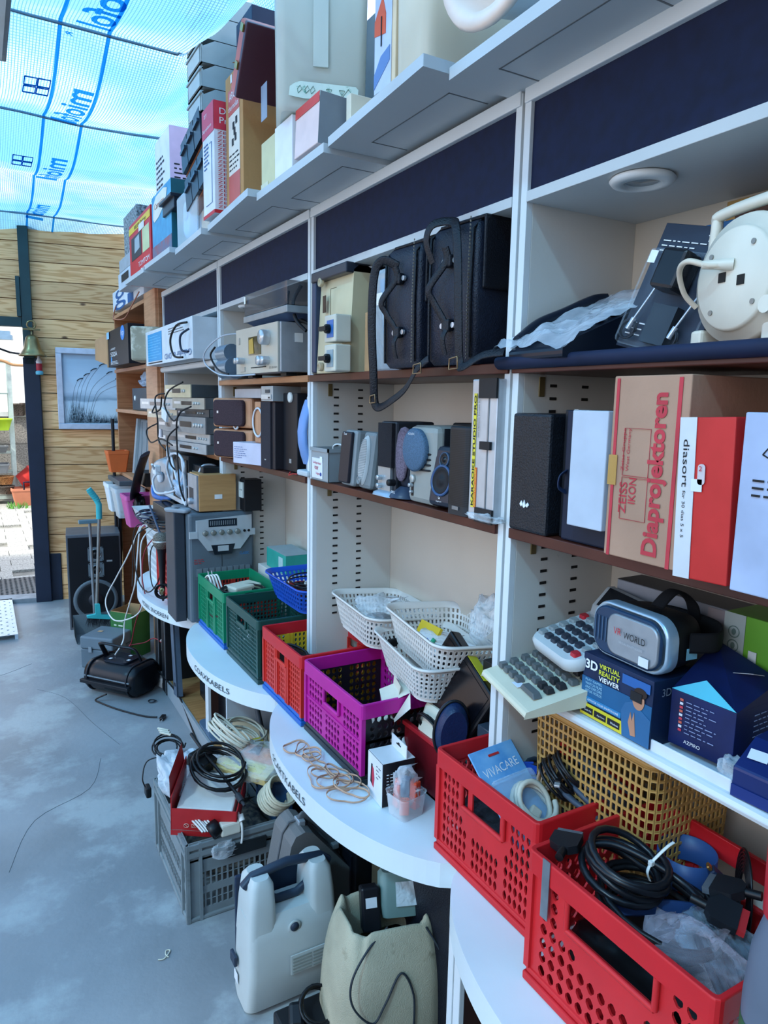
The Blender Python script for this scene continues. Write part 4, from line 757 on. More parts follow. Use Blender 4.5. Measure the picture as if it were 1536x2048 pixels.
film.add(vs, [(j*(nx+1)+i, j*(nx+1)+i+1, (j+1)*(nx+1)+i+1, (j+1)*(nx+1)+i) for j in range(ny) for i in range(nx)], None, True)
o = film.build('zip_bag', clear('bag_clear', '#dfeaf6', .10, .12, .5, 18)); o.location = t.o.location; o.rotation_euler = t.o.rotation_euler; tag(o, 'crinkled clear zip bag draped over the black telephone', 'plastic bag')
# TRONIC blister
t = T('charger_pack', 'tall clear blister pack with a black power adapter and test leads', 'blister pack', (1.01, .845, ZU), (.03, .16, .215), rz=math.radians(3), ry=math.radians(12), rx=math.radians(15))
t.body('backing_card', CARD('#2a3444', col2='#222a3a'), .001); t.txt('TRONIC', 'F', .095, .19, .05, .011, WINK, bold=.02); lines(t, 'F', .01, .165, .10, .19, 3, WINK, 2, .2); lines(t, 'F', .01, .02, .06, .05, 3, WINK, 6, .2)
o = t.add('adapter', M().box((.055, .10, .002), (.105, .165, .045)), RUB('#171a20', .3), bev=.006); o.matrix_local = t.fr('F')
t.dec('F', .06, .015, .11, .08, PL('#2a3038', .2), 'meter_body', th=.018)
for u in (.03, .12): 
    o = t.add('probe', M().tube([(u+.03, .16, .012), (u+.01, .09, .012), (u-.003, .05, .012)], .0022).tube([(u-.003, .05, .012), (u-.008, .03, .012)], .005), METAL('#b9c4d0', .2)); o.matrix_local = t.fr('F')
    o = t.add('lead_coil', M().tube(coil_pts((u-.008+.0, .03, .008), .016, 3, .0018, random.Random(3)), .0018, None, 5), RUB('#1b222d')); o.matrix_local = t.fr('F')
t.dec('F', .04, .135, .055, .155, CARD('#dfe3e8'), 'price_sticker', off=.05)
bl = M().box((.004, .004, .001), (.156, .17, .020)); o = t.add('blister', bl, clear('blister_film2', '#cfe4f4', -.12, .06, .15, 25), bev=.01); o.matrix_local = t.fr('F')
# cable reel
t = T('cable_reel', 'cream white plastic cable reel with a carrying handle', 'cable reel', (1.02, .672, ZU+.005), (.10, .20, .21), rz=math.radians(-14))
CW = PL('#dcd6c6', .35); TX = Matrix.Rotation(-PI/2, 4, 'Y')
TR = Matrix.Translation((-.04, -.01, .095)) @ TX
t.add('front_disc', M().lathe([(0, .022), (.07, .022), (.074, .018), (.074, .014), (.09, .008), (.093, 0), (.093, -.012), (.08, -.03)], n=48, T=TR), CW); t.add('drum', M().lathe([(.08, -.03), (.078, -.09), (.0, -.09)], n=40, T=TR), CW)
t.add('back_disc', M().lathe([(.093, -.085), (.095, -.095), (0, -.1)], n=40, T=TR), CW)
for a in (50, 140, 230, 320): t.add('screw', M().cyl(TR @ Vector((.058*math.cos(math.radians(a)), .058*math.sin(math.radians(a)), .021)), TR @ Vector((.058*math.cos(math.radians(a)), .058*math.sin(math.radians(a)), .024)), .004), METAL('#8d8d88'))
for a in (20, 200): 
    p = Vector((.012*math.cos(math.radians(a+50)), .02*math.sin(math.radians(a+50)), .0225)); t.add('socket_hole', M().box((p.x-.007, p.y-.007, p.z), (p.x+.007, p.y+.007, p.z+.001), None, TR), RUB('#101010'))
t.add('cord', M().tube(smooth_path([TR @ Vector(q) for q in ((.02, 0, .02), (.02, .02, .045), (.03, .05, .06), (.02, .08, .05), (-.01, .09, .03), (-.03, .085, .01))]), .0045), PL('#d8ccb8', .5)); t.add('strain_relief', M().cyl(TR @ Vector((.02, .0, .02)), TR @ Vector((.022, .03, .05)), .009, r2=.006), CW)
hd = M(); P1 = [(-.02, .085, .09), (-.02, .080, .185), (-.02, .065, .205), (-.02, -.075, .205), (-.02, -.09, .19), (-.02, -.095, .09)]
hd.tube(smooth_path(P1, 5), (.012, .009), None, 10); hd.tube(smooth_path([(-.02, .05, .15), (-.02, .05, .18), (-.02, -.06, .18)], 5), .005); t.add('carry_handle', hd, CW); t.add('winding_crank', M().cyl((-.07, -.085, .05), (-.05, -.085, .05), .012), CW); t.add('handle_ring', M().cyl((-.03, -.095, .15), (-.0, -.095, .15), .03), CW); t.box('foot', (-.05, .06, -.005), (.05, .085, .03), CW, .005); t.box('foot', (-.05, -.09, -.005), (.05, -.06, .03), CW, .005)
t = carton('blue_box', 'blue box standing behind the cable reel', 'box', 1.13, .86, .56, ZU, 1.97, .1, CARD('#1f5f98'))
t = T('picture_frame', 'gold framed small dark picture leaning at the back above the blue box', 'picture', (1.235, .78, 1.93), (.02, .22, .10)); t.body('frame', WOODV('#b8965a', '#a07c44'), .002); t.dec('F', .02, .015, .20, .085, CARD('#3a2a30', col2='#7a5a3c'), 'picture'); t2 = tag(M().box((1.20, .56, ZU), (1.245, 1.0, 1.93)).build('backing_box', CARD('#8d8578')), 'grey brown box at the back of the top shelf that carries the picture', 'box')
# ================================================================ middle shelves (z = 1.404)
ZM = 1.403
# --- bay 1
t = carton('black_carry_box', 'black leathery box with a small white mark, first from the post', 'case', .93, 1.115, 1.005, ZM, 1.637, .21, LEATHER('#171b22', .35), bev=.006)
t.decp('F', [(.035, .055), (.04, .062), (.044, .055), (.04, .05)], WINK, 'white_mark', th=.002); t.decp('F', [(.044, .052), (.048, .064), (.053, .052), (.048, .048)], WINK, 'white_mark', th=.002); t.decp('F', [(.053, .054), (.058, .06), (.062, .055), (.057, .05)], WINK, 'white_mark', th=.002)
t = carton('black_carry_box', 'second black box mostly hidden right of the leathery one, with a white tag on top', 'case', .96, 1.0, .985, ZM, 1.645, .2, RUB('#11141a')); t.dec('T', .002, .02, .013, .05, CARD('#d8d8d4'), 'tag')
t = carton('navy_folder_box', 'navy case with a small loop handle, covered by a white box', 'case', .945, .980, .865, ZM, 1.645, .22, mat('navy_cloth', '#141c30', .6), bev=.004)
t.add('loop_handle', M().tube(smooth_path([(-.11, .05, .13), (-.123, .053, .12), (-.125, .053, .10), (-.11, .05, .09)]), (.002, .006), None, 8), RUB('#1a2a4a'))
t = carton('white_box', 'plain white lid box in front of the navy case', 'box', .915, .935, .852, 1.440, 1.645, .028, CARD('#b9c2cf'))
KZ = KRAFT('#b08a72')
t = carton('projector_carton', 'tan cardboard projector carton with big red lettering running upwards', 'carton', .92, .848, .700, ZM, 1.702, .24, KZ)
RZ = mat('red_carton_print', '#c23a44', .6)
t.dec('F', .007, .0, .013, .295, RZ); t.dec('F', .127, .0, .134, .295, RZ); t.txt('Diaprojektoren', 'F', .119, .014, .258, .040, RZ, rot=90, off=.0005, bold=.035); t.txt('ZEISS', 'F', .042, .075, .052, .016, RZ, rot=90, bold=.01); t.txt('IKON', 'F', .060, .093, .042, .015, RZ, rot=90, bold=.01)
t.txt('Zeiss-Gruppe', 'F', .034, .145, .07, .008, RZ, rot=90); t.txt('West Germany', 'F', .044, .145, .07, .008, RZ, rot=90)
for a, b in ((.066, .135), (.138, .215)):
    o = t.add('printed_frame', M().tube([(.030, a, 0), (.082, a, 0), (.082, b, 0), (.030, b, 0), (.030, a, 0)], .0006, None, 4), RZ); o.matrix_local = t.fr('F') @ Matrix.Translation((0, 0, .0008))
t.dec('F', .0, .12, .018, .17, clear('parcel_tape', '#c89a50', .55, .2), 'parcel_tape', off=.001)
t = carton('slide_box', 'red box with a white side strip lettered diasort and two price stickers', 'box', .90, .690, .602, ZM, 1.640, .22, CARD('#c62a28', col2='#b82420'), rx=math.radians(-2.0)); t.dec('F', 0, 0, .028, .237, CARD('#cfd1d4')); t.txt('diasort', 'F', .008, .205, .07, .010, INK, rot=-90, off=.001); t.txt('für 30 dias 5 x 5', 'F', .010, .13, .07, .005, INK, rot=-90, off=.001)
t.dec('F', .024, .13, .042, .148, CARD('#dfe3ea'), 'price_sticker', off=.001); t.decp('F', [(x+.04, y+.155) for x, y in rrect(.012, .03, .005)], CARD('#cdbfc0'), 'price_sticker', off=.001); t.txt('2', 'F', .037, .16, .005, .007, RINK, off=.003)
t = carton('blue_white_box', 'scuffed pale blue white box at the right end of the projector shelf', 'box', .895, .594, .50, ZM, 1.648, .2, mat('scuffed_card', '#aab8d4', .5, dirt='#dfe3ea', dscale=12, dth=.6)); 
o = t.add('printed_drawing', M().tube([(.03, .19, 0), (.05, .215, 0), (.09, .2, 0), (.05, .18, 0), (.03, .19, 0)], .001, None, 4).tube([(.05, .215, 0), (.05, .18, 0)], .001, None, 4), INK); o.matrix_local = t.fr('F'); lines(t, 'F', .02, .13, .06, .16, 3, INK, 5, .3)
# --- bay 2, nine speakers and boxes
t = T('clear_box', 'grey clear plastic box with a handwritten note, first on the speaker shelf', 'box', (1.005, 2.045, ZM), (.15, .13, .105), rz=math.radians(0))
t.add('container', M().box((-.075, -.065, 0), (.075, .065, .003)).box((-.075, -.065, 0), (-.072, .065, .105)).box((.072, -.065, 0), (.075, .065, .105)).box((-.075, -.065, 0), (.075, -.062, .105)).box((-.075, .062, 0), (.075, .065, .105)), clear('smoky_plastic', '#9aa2a6', .6, .25)); t.add('rim', M().box((-.079, -.069, .094), (-.074, .069, .105)).box((-.079, -.069, .094), (.079, -.064, .105)), PL('#8e969a'))
nt_ = t.dec('F', .01, .008, .09, .072, CARD('#dfe0e8'), 'paper_note')
for i, (s, v) in enumerate((('Luidspreker', .052), ('voor', .036), ('Laptop', .018))): t.txt(s, 'F', .018+.012*i, v, (.062, .03, .04)[i], .011, RINK, off=.001, rot=-3)
t.decp('F', circ(.006, 16, .078, .022), CARD('#22418c'), 'blue_dot', off=.001); t.dec('F', .072, .06, .09, .078, CARD('#e8e8e8'), 'price_sticker', off=.001); cable('cable', 'white lead curling out of the clear box', [(1.0, 2.06, 1.45), (.98, 2.05, 1.51), (1.0, 2.02, 1.515), (1.03, 2.0, 1.47)], .003, PL('#d8dcdc'))
SG = PL('#7d8487', .4); GRL = mat('speaker_mesh', '#1a1820', .75, var=.3, scale=300, bump=.6, bscale=600)
def speaker_box(label, loc, size, rz=0, ry=0, body=None, name='speaker', group=None): t = T(name, label, 'speaker', loc, size, rz, 0, ry, group); return t
t = speaker_box('slim grey speaker with a flat black grille, left of the pair', (.995, 1.865, ZM), (.12, .085, .165), ry=math.radians(5)); t.body('cabinet', SG, .01); t.add('grille', M().loft([[(x*k, y*k, z) for x, y in rrect(.062, .15, .006)] for z, k in ((0, 1), (.008, 1), (.010, .95))]), PL('#1f1d26', .45)).matrix_local = t.fr('F') @ Matrix.Translation((.036, .083, .0)); t.txt('Trust', 'F', .022, .148, .02, .007, WINK, off=.0115)
t = speaker_box('slim grey speaker with an oval ribbed grey grille, right of the pair', (.995, 1.760, ZM), (.12, .075, .163), ry=math.radians(7)); t.body('cabinet', PL('#6f777a', .4), .012)
o = t.add('grille', M().loft([[(x*k, y*k, z) for x, y in circ(.024, 28, ry=.066)] for z, k in ((0, 1.08), (.006, 1), (.009, .9))]), mat('ribbed_grey', '#b5babb', .5)); o.matrix_local = t.fr('F') @ Matrix.Translation((.030, .080, .0)); rb = M()
for k in range(26): v = -.058+k*.0046; hw_ = .021*math.sqrt(max(0, 1-(v/.063)**2)); rb.box((-hw_, v, .009), (hw_, v+.0022, .0105))
rb.build('grille_rib', mat('ribbed_grey2', '#868c8e', .5), o); t.add('bass_port', M().lathe([(.011, 0), (.011, .008), (.008, .008), (.006, .001)], n=20), SG).matrix_local = t.fr('F') @ Matrix.Translation((.026, .022, .004))
t = speaker_box('small speaker with a dark top hidden behind the slim grey pair', (1.09, 1.77, ZM), (.07, .07, .18)); t.body('cabinet', PL('#3c4148'), .006); t.txt('Trust', 'F', .02, .165, .02, .006, WINK)
t = speaker_box('speaker with tall black grille on a silver foot with two knobs', (1.015, 1.655, ZM), (.12, .085, .20)); t.body('cabinet', PL('#2a2d34', .4), .006); t.dec('F', .004, .078, .078, .196, GRL, 'grille', th=.01); t.dec('F', .004, .0, .070, .078, METAL('#a7aeb2', .35), 'lower_panel', th=.008)
for v in (.048, .026): knob(t, 'F', .022, v, .007, .014, METAL('#b8bdc0', .2), off=.008)
t.add('foot', M().loft([[(x, y, z) for x, y in rrect(a, b, .02)] for a, b, z in ((.17, .11, 0), (.165, .105, .008), (.13, .08, .016))]), METAL('#9fb2c2', .3))
t = T('desk_speaker', 'curved speaker with a pinkish grey cloth front leaning back on a navy foot', 'speaker', (.985, 1.585, ZM), (.09, .065, .18), ry=math.radians(4))
S_ = lambda k, z: [(x*k-.012*math.sin(z*14), y*k, z) for x, y in rrect(.05, .062, .02)]
t.add('shell', M().loft([S_(k, z) for k, z in ((.55, .02), (.8, .04), (1, .09), (1.02, .13), (.9, .17), (.6, .182))]), PL('#1b2233', .4)); t.add('cloth_front', M().loft([[(-.022+.020*(x/.02), y, z-.012*0) for x, y in circ(.012*k, 20, ry=.032*k)] for k, z in ((.25, .045), (.62, .055), (.9, .09), (1, .13), (.9, .165), (.55, .182), (.1, .186))]), mat('pink_grey_cloth', '#75697a', .85, var=.25, scale=250, bump=.4, bscale=500)).location = (-.012, 0, 0)
t.add('foot', M().loft([[(x, y, z) for x, y in circ(a, 24, ry=b)] for a, b, z in ((.06, .045, 0), (.058, .043, .008), (.03, .025, .03))]), PL('#2c3a50', .35)); knob(t, 'F', .020, .038, .009, .02, RUB(), off=.0); t.txt('DELL', 'F', .022, .012, .02, .006, WINK, off=.008)
t = T('desk_speaker', 'silver speaker with a large round blue grey grille, its cord wound round the waist', 'speaker', (1.02, 1.472, ZM), (.15, .13, .195))
t.body('cabinet', PL('#8f938f', .35), .016); t.dec('S', .02, .09, .148, .19, PL('#1f242b', .4), 'rear_shell', th=.003); q = t.add('grille', M().lathe([(.052, 0), (.054, .012), (.047, .016), (.0, .018)], n=40), mat('blue_grey_mesh', '#4c6a86', .6, var=.2, scale=300, bump=.4, bscale=500)); q.matrix_local = t.fr('F') @ Matrix.Translation((.045, .135, -.002)) @ Matrix.Scale(1.0, 4, (0, 1, 0)); t.add('grille_ring', M().lathe([(.052, .0), (.057, .008), (.054, .016), (.047, .014)], n=40), METAL('#9db0bc', .25)).matrix_local = q.matrix_local
t.txt('ACOUSTIC', 'F', .028, .172, .03, .005, WINK, off=.017)
t.add('wound_cord', M().tube([(.079*math.copysign(abs(math.cos(a/10*PI))**.6, math.cos(a/10*PI)), .069*math.copysign(abs(math.sin(a/10*PI))**.6, math.sin(a/10*PI)), .080+.0022*a*.3) for a in range(80)], .0026), RUB()); knob(t, 'F', .030, .062, .010, .006, METAL('#b9bcb8'), off=0); t.dec('F', .022, .018, .032, .055, RUB(), 'control_strip'); knob(t, 'F', .027, .045, .005, .012, METAL(), off=.0); knob(t, 'F', .027, .028, .004, .008, METAL(), off=.0)
t = speaker_box('black box speaker standing behind the round grilled silver one', (1.14, 1.50, ZM), (.07, .15, .20)); t.body('cabinet', RUB('#15161a'), .006)
t = T('desk_speaker', 'dark blue black speaker with a small tweeter and a large woofer, leaning back', 'speaker', (.985, 1.378, ZM+.001), (.10, .10, .145), rz=math.radians(4), ry=math.radians(8)); t.body('cabinet', PL('#1b2331', .35), .012)
def driver(t, face, u, v, r, m1, m2, name='woofer'):
    o = t.add(name, M().lathe([(r*1.12, 0), (r*1.12, .003), (r*.98, .0045), (r*.92, .001)], n=36), m1); o.matrix_local = t.fr(face) @ Matrix.Translation((u, v, 0)); o2 = M().lathe([(r*.95, .001), (r*.85, .004), (r*.75, .0005), (r*.35, -.003+.0045), (r*.3, .003), (0, .005)], n=36).build('cone', m2, o); return o
driver(t, 'F', .047, .112, .016, PL('#39506b', .3), RUB('#0d1016', .3), 'tweeter'); driver(t, 'F', .045, .062, .034, PL('#2f4e77', .25), RUB('#0d1118', .6)); t.txt('G', 'F', .042, .018, .007, .009, WINK); t.txt('logitech', 'F', .036, .010, .02, .004, WINK)
t = speaker_box('tall black speaker covered with fine horizontal mesh, beside the silver case', (1.0, 1.300, ZM), (.14, .088, .20)); t.add('cabinet', M().loft([[(x, y, z) for x, y in rrect(.14, .088, .02, 6)] for z in (0, .197)]).loft([[(x*k, y*k, z) for x, y in rrect(.14, .088, .02, 6)] for z, k in ((.197, 1), (.2, .96))]), PL('#20262c', .45)); rb = M()
for k in range(44):
    z = .022+k*.0039; P = [(x*1.008, y*1.01, z) for x, y in rrect(.14, .088, .02, 6)]; rb.loft([[(x, y, z) for x, y, _ in P], [(x, y, z+.0022) for x, y, _ in P]], None, True, False)
t.add('mesh_ribs', rb, RUB('#101418', .4)); t.dec('F', .032, .012, .056, .02, METAL('#7f868b'), 'badge', th=.002)
t = T('karaoke_case', 'silver aluminium case on end with black corners and yellow lettered strip', 'case', (.985, 1.203, ZM), (.12, .088, .302)); t.body('case_body', METAL('#b8bec4', .35), .003); t.dec('F', .058, 0, .062, .302, METAL('#7e868c'), 'seam'); 
for (u0, v0, u1, v1) in ((.03, -.001, .089, .030), (.03, .262, .089, .303)): t.dec('F', u0, v0, u1, v1, RUB('#15181d'), 'corner_cap', th=.005)
t.dec('F', .04, .155, .075, .172, RUB('#15181d'), 'latch', th=.006); t.dec('F', .01, .028, .020, .272, CARD('#e0d03a'), 'printed_strip'); t.txt('KARAOKE STUDIO PRO', 'F', .0195, .032, .236, .0078, INK, rot=90, off=.001, bold=.02); t.dec('F', .0205, .028, .028, .115, CARD('#d2622a'), 'printed_strip'); t.txt('Karaoke DVD included', 'F', .0272, .031, .08, .005, CARD('#ecd44a'), rot=90, off=.001); t.txt('Turn your TV and DVD player', 'F', .026, .18, .09, .0042, INK, rot=90, off=.001); t.txt('into a fantastic Karaoke Studio', 'F', .032, .18, .09, .0042, INK, rot=90, off=.001)
crumple('plastic_film', 'torn clear film round the foot of the silver karaoke case', (.93, 1.19, ZM), (.03, .10, .02), clear('bag_film2', '#e8f0f6', .10, .12, .45), 8)
tag(M().tube(smooth_path([(1.0, 1.19, 1.705), (1.0, 1.17, 1.712), (.97, 1.15, 1.712)]), (.004, .01), None, 8).build('antenna', RUB()), 'small black flap on top of the mesh speaker', 'flap') if False else None
# --- bay 3 (wooden speakers, towers)
WS = WOODV('#c08a66', '#b27c58', (2, 20, 2))
for k, (z, lb) in enumerate(((1.404, 'lower of two light wood speakers with dark oval grilles, lying on its side'), (1.536, 'upper of two light wood speakers with dark oval grilles'))):
    t = T('wood_speaker', lb, 'speaker', (1.03, 3.00, z), (.20, .26, .125), rz=math.radians(22)); t.body('cabinet', WS, .012)
    o = t.add('grille', M().loft([[(x*q, y*q, z_) for x, y in rrect(.20, .11, .02)] for z_, q in ((0, 1), (.010, 1), (.014, .93))]), mat('brown_cloth', '#3d2a30', .8, var=.2, scale=200)); o.matrix_local = t.fr('F') @ Matrix.Translation((.12, .062, 0))
    o = t.add('horn_ring', M().lathe([(.016, 0), (.016, .004), (.009, .005)], n=20), PL('#d5d5d5')); o.matrix_local = t.fr('F') @ Matrix.Translation((.165, .008, .004))
    t.dec('F', .05, .06, .06, .07, METAL('#c9c9c9'), 'badge', off=.014)
t = carton('white_box', 'small white carton in front of the lower wooden speaker', 'box', .91, 2.80, 2.60, ZM, 1.487, .12, CARD('#c9c5d4'), rz=math.radians(18)); lines(t, 'F', .01, .02, .09, .07, 6, BINK, 4, .2)
t = carton('pale_box', 'flat pale box lying on top of the upper wooden speaker', 'box', .98, 3.05, 2.72, 1.662, 1.70, .16, CARD('#b9b9bc'))
t = T('ring_frame', 'small wood box with a white ring leaning behind the wooden speakers', 'speaker', (1.0, 2.66, ZM+.085), (.10, .10, .16)); t.body('box', WS, .004); t.add('ring', M().lathe([(.055, 0), (.06, .004), (.055, .008), (.05, .004), (.055, 0)], n=30), PL('#d8d8dc')).matrix_local = t.fr('F') @ Matrix.Translation((.05, .08, .0))
tag(M().box((.95, 2.6, ZM), (1.15, 2.75, ZM+.085)).build('wooden_block', WS, bev=.003), 'low wood coloured block under the box with the white ring', 'block')
t = carton('tower_speaker', 'tall dark brown grey tower speaker, left of two', 'speaker', .93, 2.565, 2.435, ZM, 1.648, .2, mat('black_ash', '#241f24', .55), bev=.003); t.dec('F', 0, .0, .1, .245, mat('cloth_dark', '#2c272e', .85, var=.15, scale=200), 'grille', th=.006); t.dec('F', .04, .03, .055, .034, METAL(), 'badge', off=.006)
t = carton('tower_speaker', 'tall black tower speaker beside the blue fronted one, right of two', 'speaker', .96, 2.43, 2.30, ZM, 1.680, .2, mat('black_ash2', '#14151b', .5), bev=.003); t.dec('F', .06, .03, .08, .045, METAL(), 'badge'); 
o = t.add('socket', M().lathe([(.018, 0), (.018, .006), (.012, .007), (0, .007)], n=20), PL('#d9d9d2')); o.matrix_local = t.fr('F') @ Matrix.Translation((.075, .262, 0)); t.add('socket_hole', M().box((-.006, -.002, .007), (-.003, .003, .0085)).box((.003, -.002, .007), (.006, .003, .0085)), RUB()).matrix_local = o.matrix_local
t = T('remote_unit', 'silver grey small box perched on top of the left tower speaker', 'device', (.975, 2.49, 1.650), (.11, .12, .055)); t.body('housing', METAL('#a9aeb0', .45), .002); t.dec('F', .01, .008, .11, .024, METAL('#d0d3d4'), 'lower_panel', th=.003); t.dec('F', .05, .03, .09, .042, RUB('#3c4246'), 'display', th=.002); t.dec('F', .085, .01, .1, .016, RUB(), 'button', off=.003)
t = T('panel_speaker', 'silver flat panel speaker with a curved pale blue front', 'speaker', (1.02, 2.205, ZM), (.11, .085, .268))
t.add('shell', M().loft([[(x, y*k, z) for x, y in rrect(.11, .085, .02)] for z, k in ((0, .9), (.02, 1), (.24, 1), (.262, .85), (.268, .6))]), PL('#a9b2b8', .35))
t.add('blue_front', M().loft([[(-.055-.03*math.sin(PI*min(1, max(0, (z-.02)/.24)))+(.012*math.cos(a)), -.008+.030*math.sin(a), z) for a in [2*PI*j/16 for j in range(16)]] for z in (.04, .07, .11, .15, .19, .23, .255)]), PL('#6f93c8', .4, var=.05)); t.box('foot', (-.085, -.05, 0), (-.03, .04, .02), PL('#bfc6ca'), .006)
tag(M().tube(smooth_path([(.935, 2.30, 1.408), (.925, 2.29, 1.398), (.93, 2.27, 1.404), (.935, 2.24, 1.406)]), .002).build('red_wire', PL('#c03028')), 'short red wire scrap on the shelf edge under the blue fronted speaker', 'wire')
cable('cable', 'thin black wire hooked on the side panel above the blue basket', [(.99, 2.18, 1.27), (.97, 2.19, 1.25), (.98, 2.18, 1.23), (.96, 2.19, 1.22), (.985, 2.18, 1.205)], .0022, RUB())
# --- bay 4: stack of players
def player(label, x, yL, yR, z, h, col, kind, rz=8):
    t = T('disc_player', label, 'disc player', (x+.13, (yL+yR)/2, z), (.26, yL-yR, h), rz=math.radians(rz), group='stacked disc players and recorders')
    w = yL-yR; t.body('housing', METAL('#5b6064', .5), .002); t.dec('F', 0, 0, w, h, METAL(col, .35), 'front_panel', th=.005); t.dec('F', w*.3, h*.35, w*.62, h*.7, RUB('#22262b', .2), 'display', off=.005, th=.001); t.dec('F', w*.06, h*.45, w*.27, h*.68, METAL('#d4d6d8', .3), 'disc_tray', off=.005, th=.001)
    for k in range(kind): knob(t, 'F', w*(.70+.07*k), h*.5, h*.12, .006, METAL('#c8c8c4'), off=.005, name='button')
    return t
for a in (('bottom silver player of the right stack with a rounded pale front', .86, 3.64, 3.20, 1.404, .045, '#aab3ba', 2), ('slim pale silver player, second from the bottom of the right stack', .88, 3.60, 3.20, 1.450, .045, '#b5bcc0', 4), ('tall silver video recorder with a row of digits, middle of the right stack', .86, 3.62, 3.20, 1.496, .075, '#8d9499', 4), ('dark player above the tall recorder in the right stack', .88, 3.58, 3.2, 1.572, .035, '#3f474f', 3), ('silver player with bright display near the top of the right stack', .86, 3.58, 3.20, 1.608, .05, '#a3a49c', 3), ('cream fronted player with two knobs, topmost of the right stack', .84, 3.66, 3.34, 1.66, .06, '#c5bfa3', 2),
          ('grey recorder at the bottom of the left stack', .90, 4.10, 3.68, 1.404, .075, '#7d8489', 3), ('grey player with a small tray, second in the left stack', .90, 4.10, 3.68, 1.48, .07, '#8a9095', 3), ('cream silver player, third in the left stack', .86, 4.16, 3.72, 1.551, .045, '#c0bca9', 3), ('silver disc player with wide front, topmost of the left stack', .84, 4.22, 3.70, 1.597, .055, '#b4b9bd', 3)): player(*a)
for pts, lb in (([(.84, 3.72, 1.68), (.80, 3.80, 1.66), (.79, 3.72, 1.55), (.80, 3.75, 1.44), (.80, 3.60, 1.40)], 'black cable hanging in a long loop over the left stack of players'), ([(.83, 3.35, 1.73), (.80, 3.50, 1.69), (.79, 3.55, 1.62), (.80, 3.42, 1.55), (.82, 3.35, 1.6)], 'black cable crossing the topmost cream fronted player'),
                ([(.84, 3.25, 1.62), (.80, 3.34, 1.57), (.80, 3.36, 1.40), (.80, 3.33, 1.25), (.82, 3.32, 1.18)], 'black cable falling from the players over the shelf edge'), ([(.84, 3.50, 1.52), (.80, 3.55, 1.46), (.80, 3.52, 1.35), (.82, 3.50, 1.31)], 'second black cable falling over the shelf edge left of the first'),
                ([(.85, 4.0, 1.52), (.80, 4.05, 1.48), (.80, 3.95, 1.42), (.80, 3.7, 1.45), (.81, 3.5, 1.43)], 'black cable sagging across the lowest players'), ([(.82, 3.90, 1.62), (.79, 3.84, 1.58), (.80, 3.70, 1.6), (.80, 3.66, 1.66)], 'black cable looped over the wide silver player')):
    cable('cable', lb, pts, .004, RUB(), group=None)
tag(M().cyl((.80, 3.70, 1.46), (.80, 3.70, 1.50), .012, r2=.008).build('cable_plug', PL('#d8c8c8')), 'pale plug dangling among the cables of the players', 'plug')
t = tag(M().prism([(0, 0), (.05, -.02), (.07, .03), (.0, .05)], 0, .012).build('white_tag', PL('#d8dde2'), T=Matrix.Translation((.80, 3.62, 1.56)) @ rot(90, 0, -80)), 'white plug body hanging between the two stacks of players', 'plug')
# below the player shelf: heater, boxes
t = T('fan_heater', 'round blue and silver appliance with white plug below the players', 'appliance', (.95, 4.0, 1.10), (.22, .40, .24), rz=math.radians(15)); TX2 = Matrix.Translation((0, 0, .12)) @ Matrix.Rotation(-PI/2, 4, 'Y') @ Matrix.Scale(1.4, 4, (0, 1, 0))
t.add('shell', M().lathe([(.0, -.1), (.10, -.09), (.12, -.02), (.12, .04), (.10, .085), (.07, .10), (0, .105)], n=36, T=TX2), PL('#2f6fb4', .3)); t.add('silver_front', M().lathe([(.118, .045), (.105, .088), (.085, .102), (.0, .112)], n=36, T=TX2), METAL('#a7b0b8', .35)); t.add('foot', M().tube(smooth_path([(-.06, .17, .06), (-.10, .08, .015), (-.10, -.08, .015), (-.06, -.17, .06)]), .014), PL('#2a63a8', .3)); knob(t, 'F', .22, .13, .03, .01, PL('#c9d4de'), off=.0)
t = carton('black_device', 'upright black device with a white cord wound around it, right of the blue appliance', 'device', .85, 3.68, 3.36, 1.16, 1.385, .2, RUB('#14171c'), rz=math.radians(0)); t.dec('F', .02, .02, .30, .205, RUB('#1c2028', .3), 'front_panel', th=.004)
cable('cable', 'white cord wound in loops over the upright black device', [(.85, 3.70, 1.20), (.83, 3.72, 1.30), (.83, 3.62, 1.375), (.83, 3.45, 1.385), (.83, 3.36, 1.33), (.83, 3.50, 1.22), (.82, 3.72, 1.17), (.80, 3.86, 1.16), (.80, 3.92, 1.22), (.82, 3.86, 1.27)], .0065, PL('#c9cdd4'))
cable('cable', 'second white cord crossing the black device from top left to bottom right', [(.84, 3.66, 1.38), (.83, 3.58, 1.33), (.83, 3.44, 1.20), (.83, 3.34, 1.16), (.83, 3.36, 1.26), (.83, 3.40, 1.37)], .0065, PL('#c9cdd4'))
tag(M().box((.80, 3.86, 1.25), (.83, 3.93, 1.30)).cyl((.80, 3.88, 1.28), (.78, 3.84, 1.31), .006).build('mains_plug', PL('#d8dde2'), bev=.005), 'white mains plug in front of the blue appliance', 'plug')
t = T('display_device', 'black device with a pale grid of buttons below the player shelf', 'device', (.95, 3.28, 1.20), (.16, .20, .15)); t.body('housing', RUB('#15181c'), .004); t.dec('F', .01, .02, .17, .12, METAL('#8e938e', .4), 'front_panel', th=.003)
for i in range(3):
    for j in range(3): t.dec('F', .02+.05*i, .03+.03*j, .06+.05*i, .052+.03*j, mat('pale_button', '#b5b8a8', .4), 'button', off=.003, th=.003)
crumple('plastic_bag', 'small blue tinted plastic bag beside the black device with the buttons', (.86, 3.46, 1.17), (.10, .16, .12), clear('bag_film', '#b8d4ee', .22, .2, .5), 11)
tag(M().box((.86, 3.18, 1.13), (1.2, 4.25, 1.155)).build('board', PAINTW('#c5cdd4'), bev=.006), 'white board below the players that carries the black device', 'shelf board')
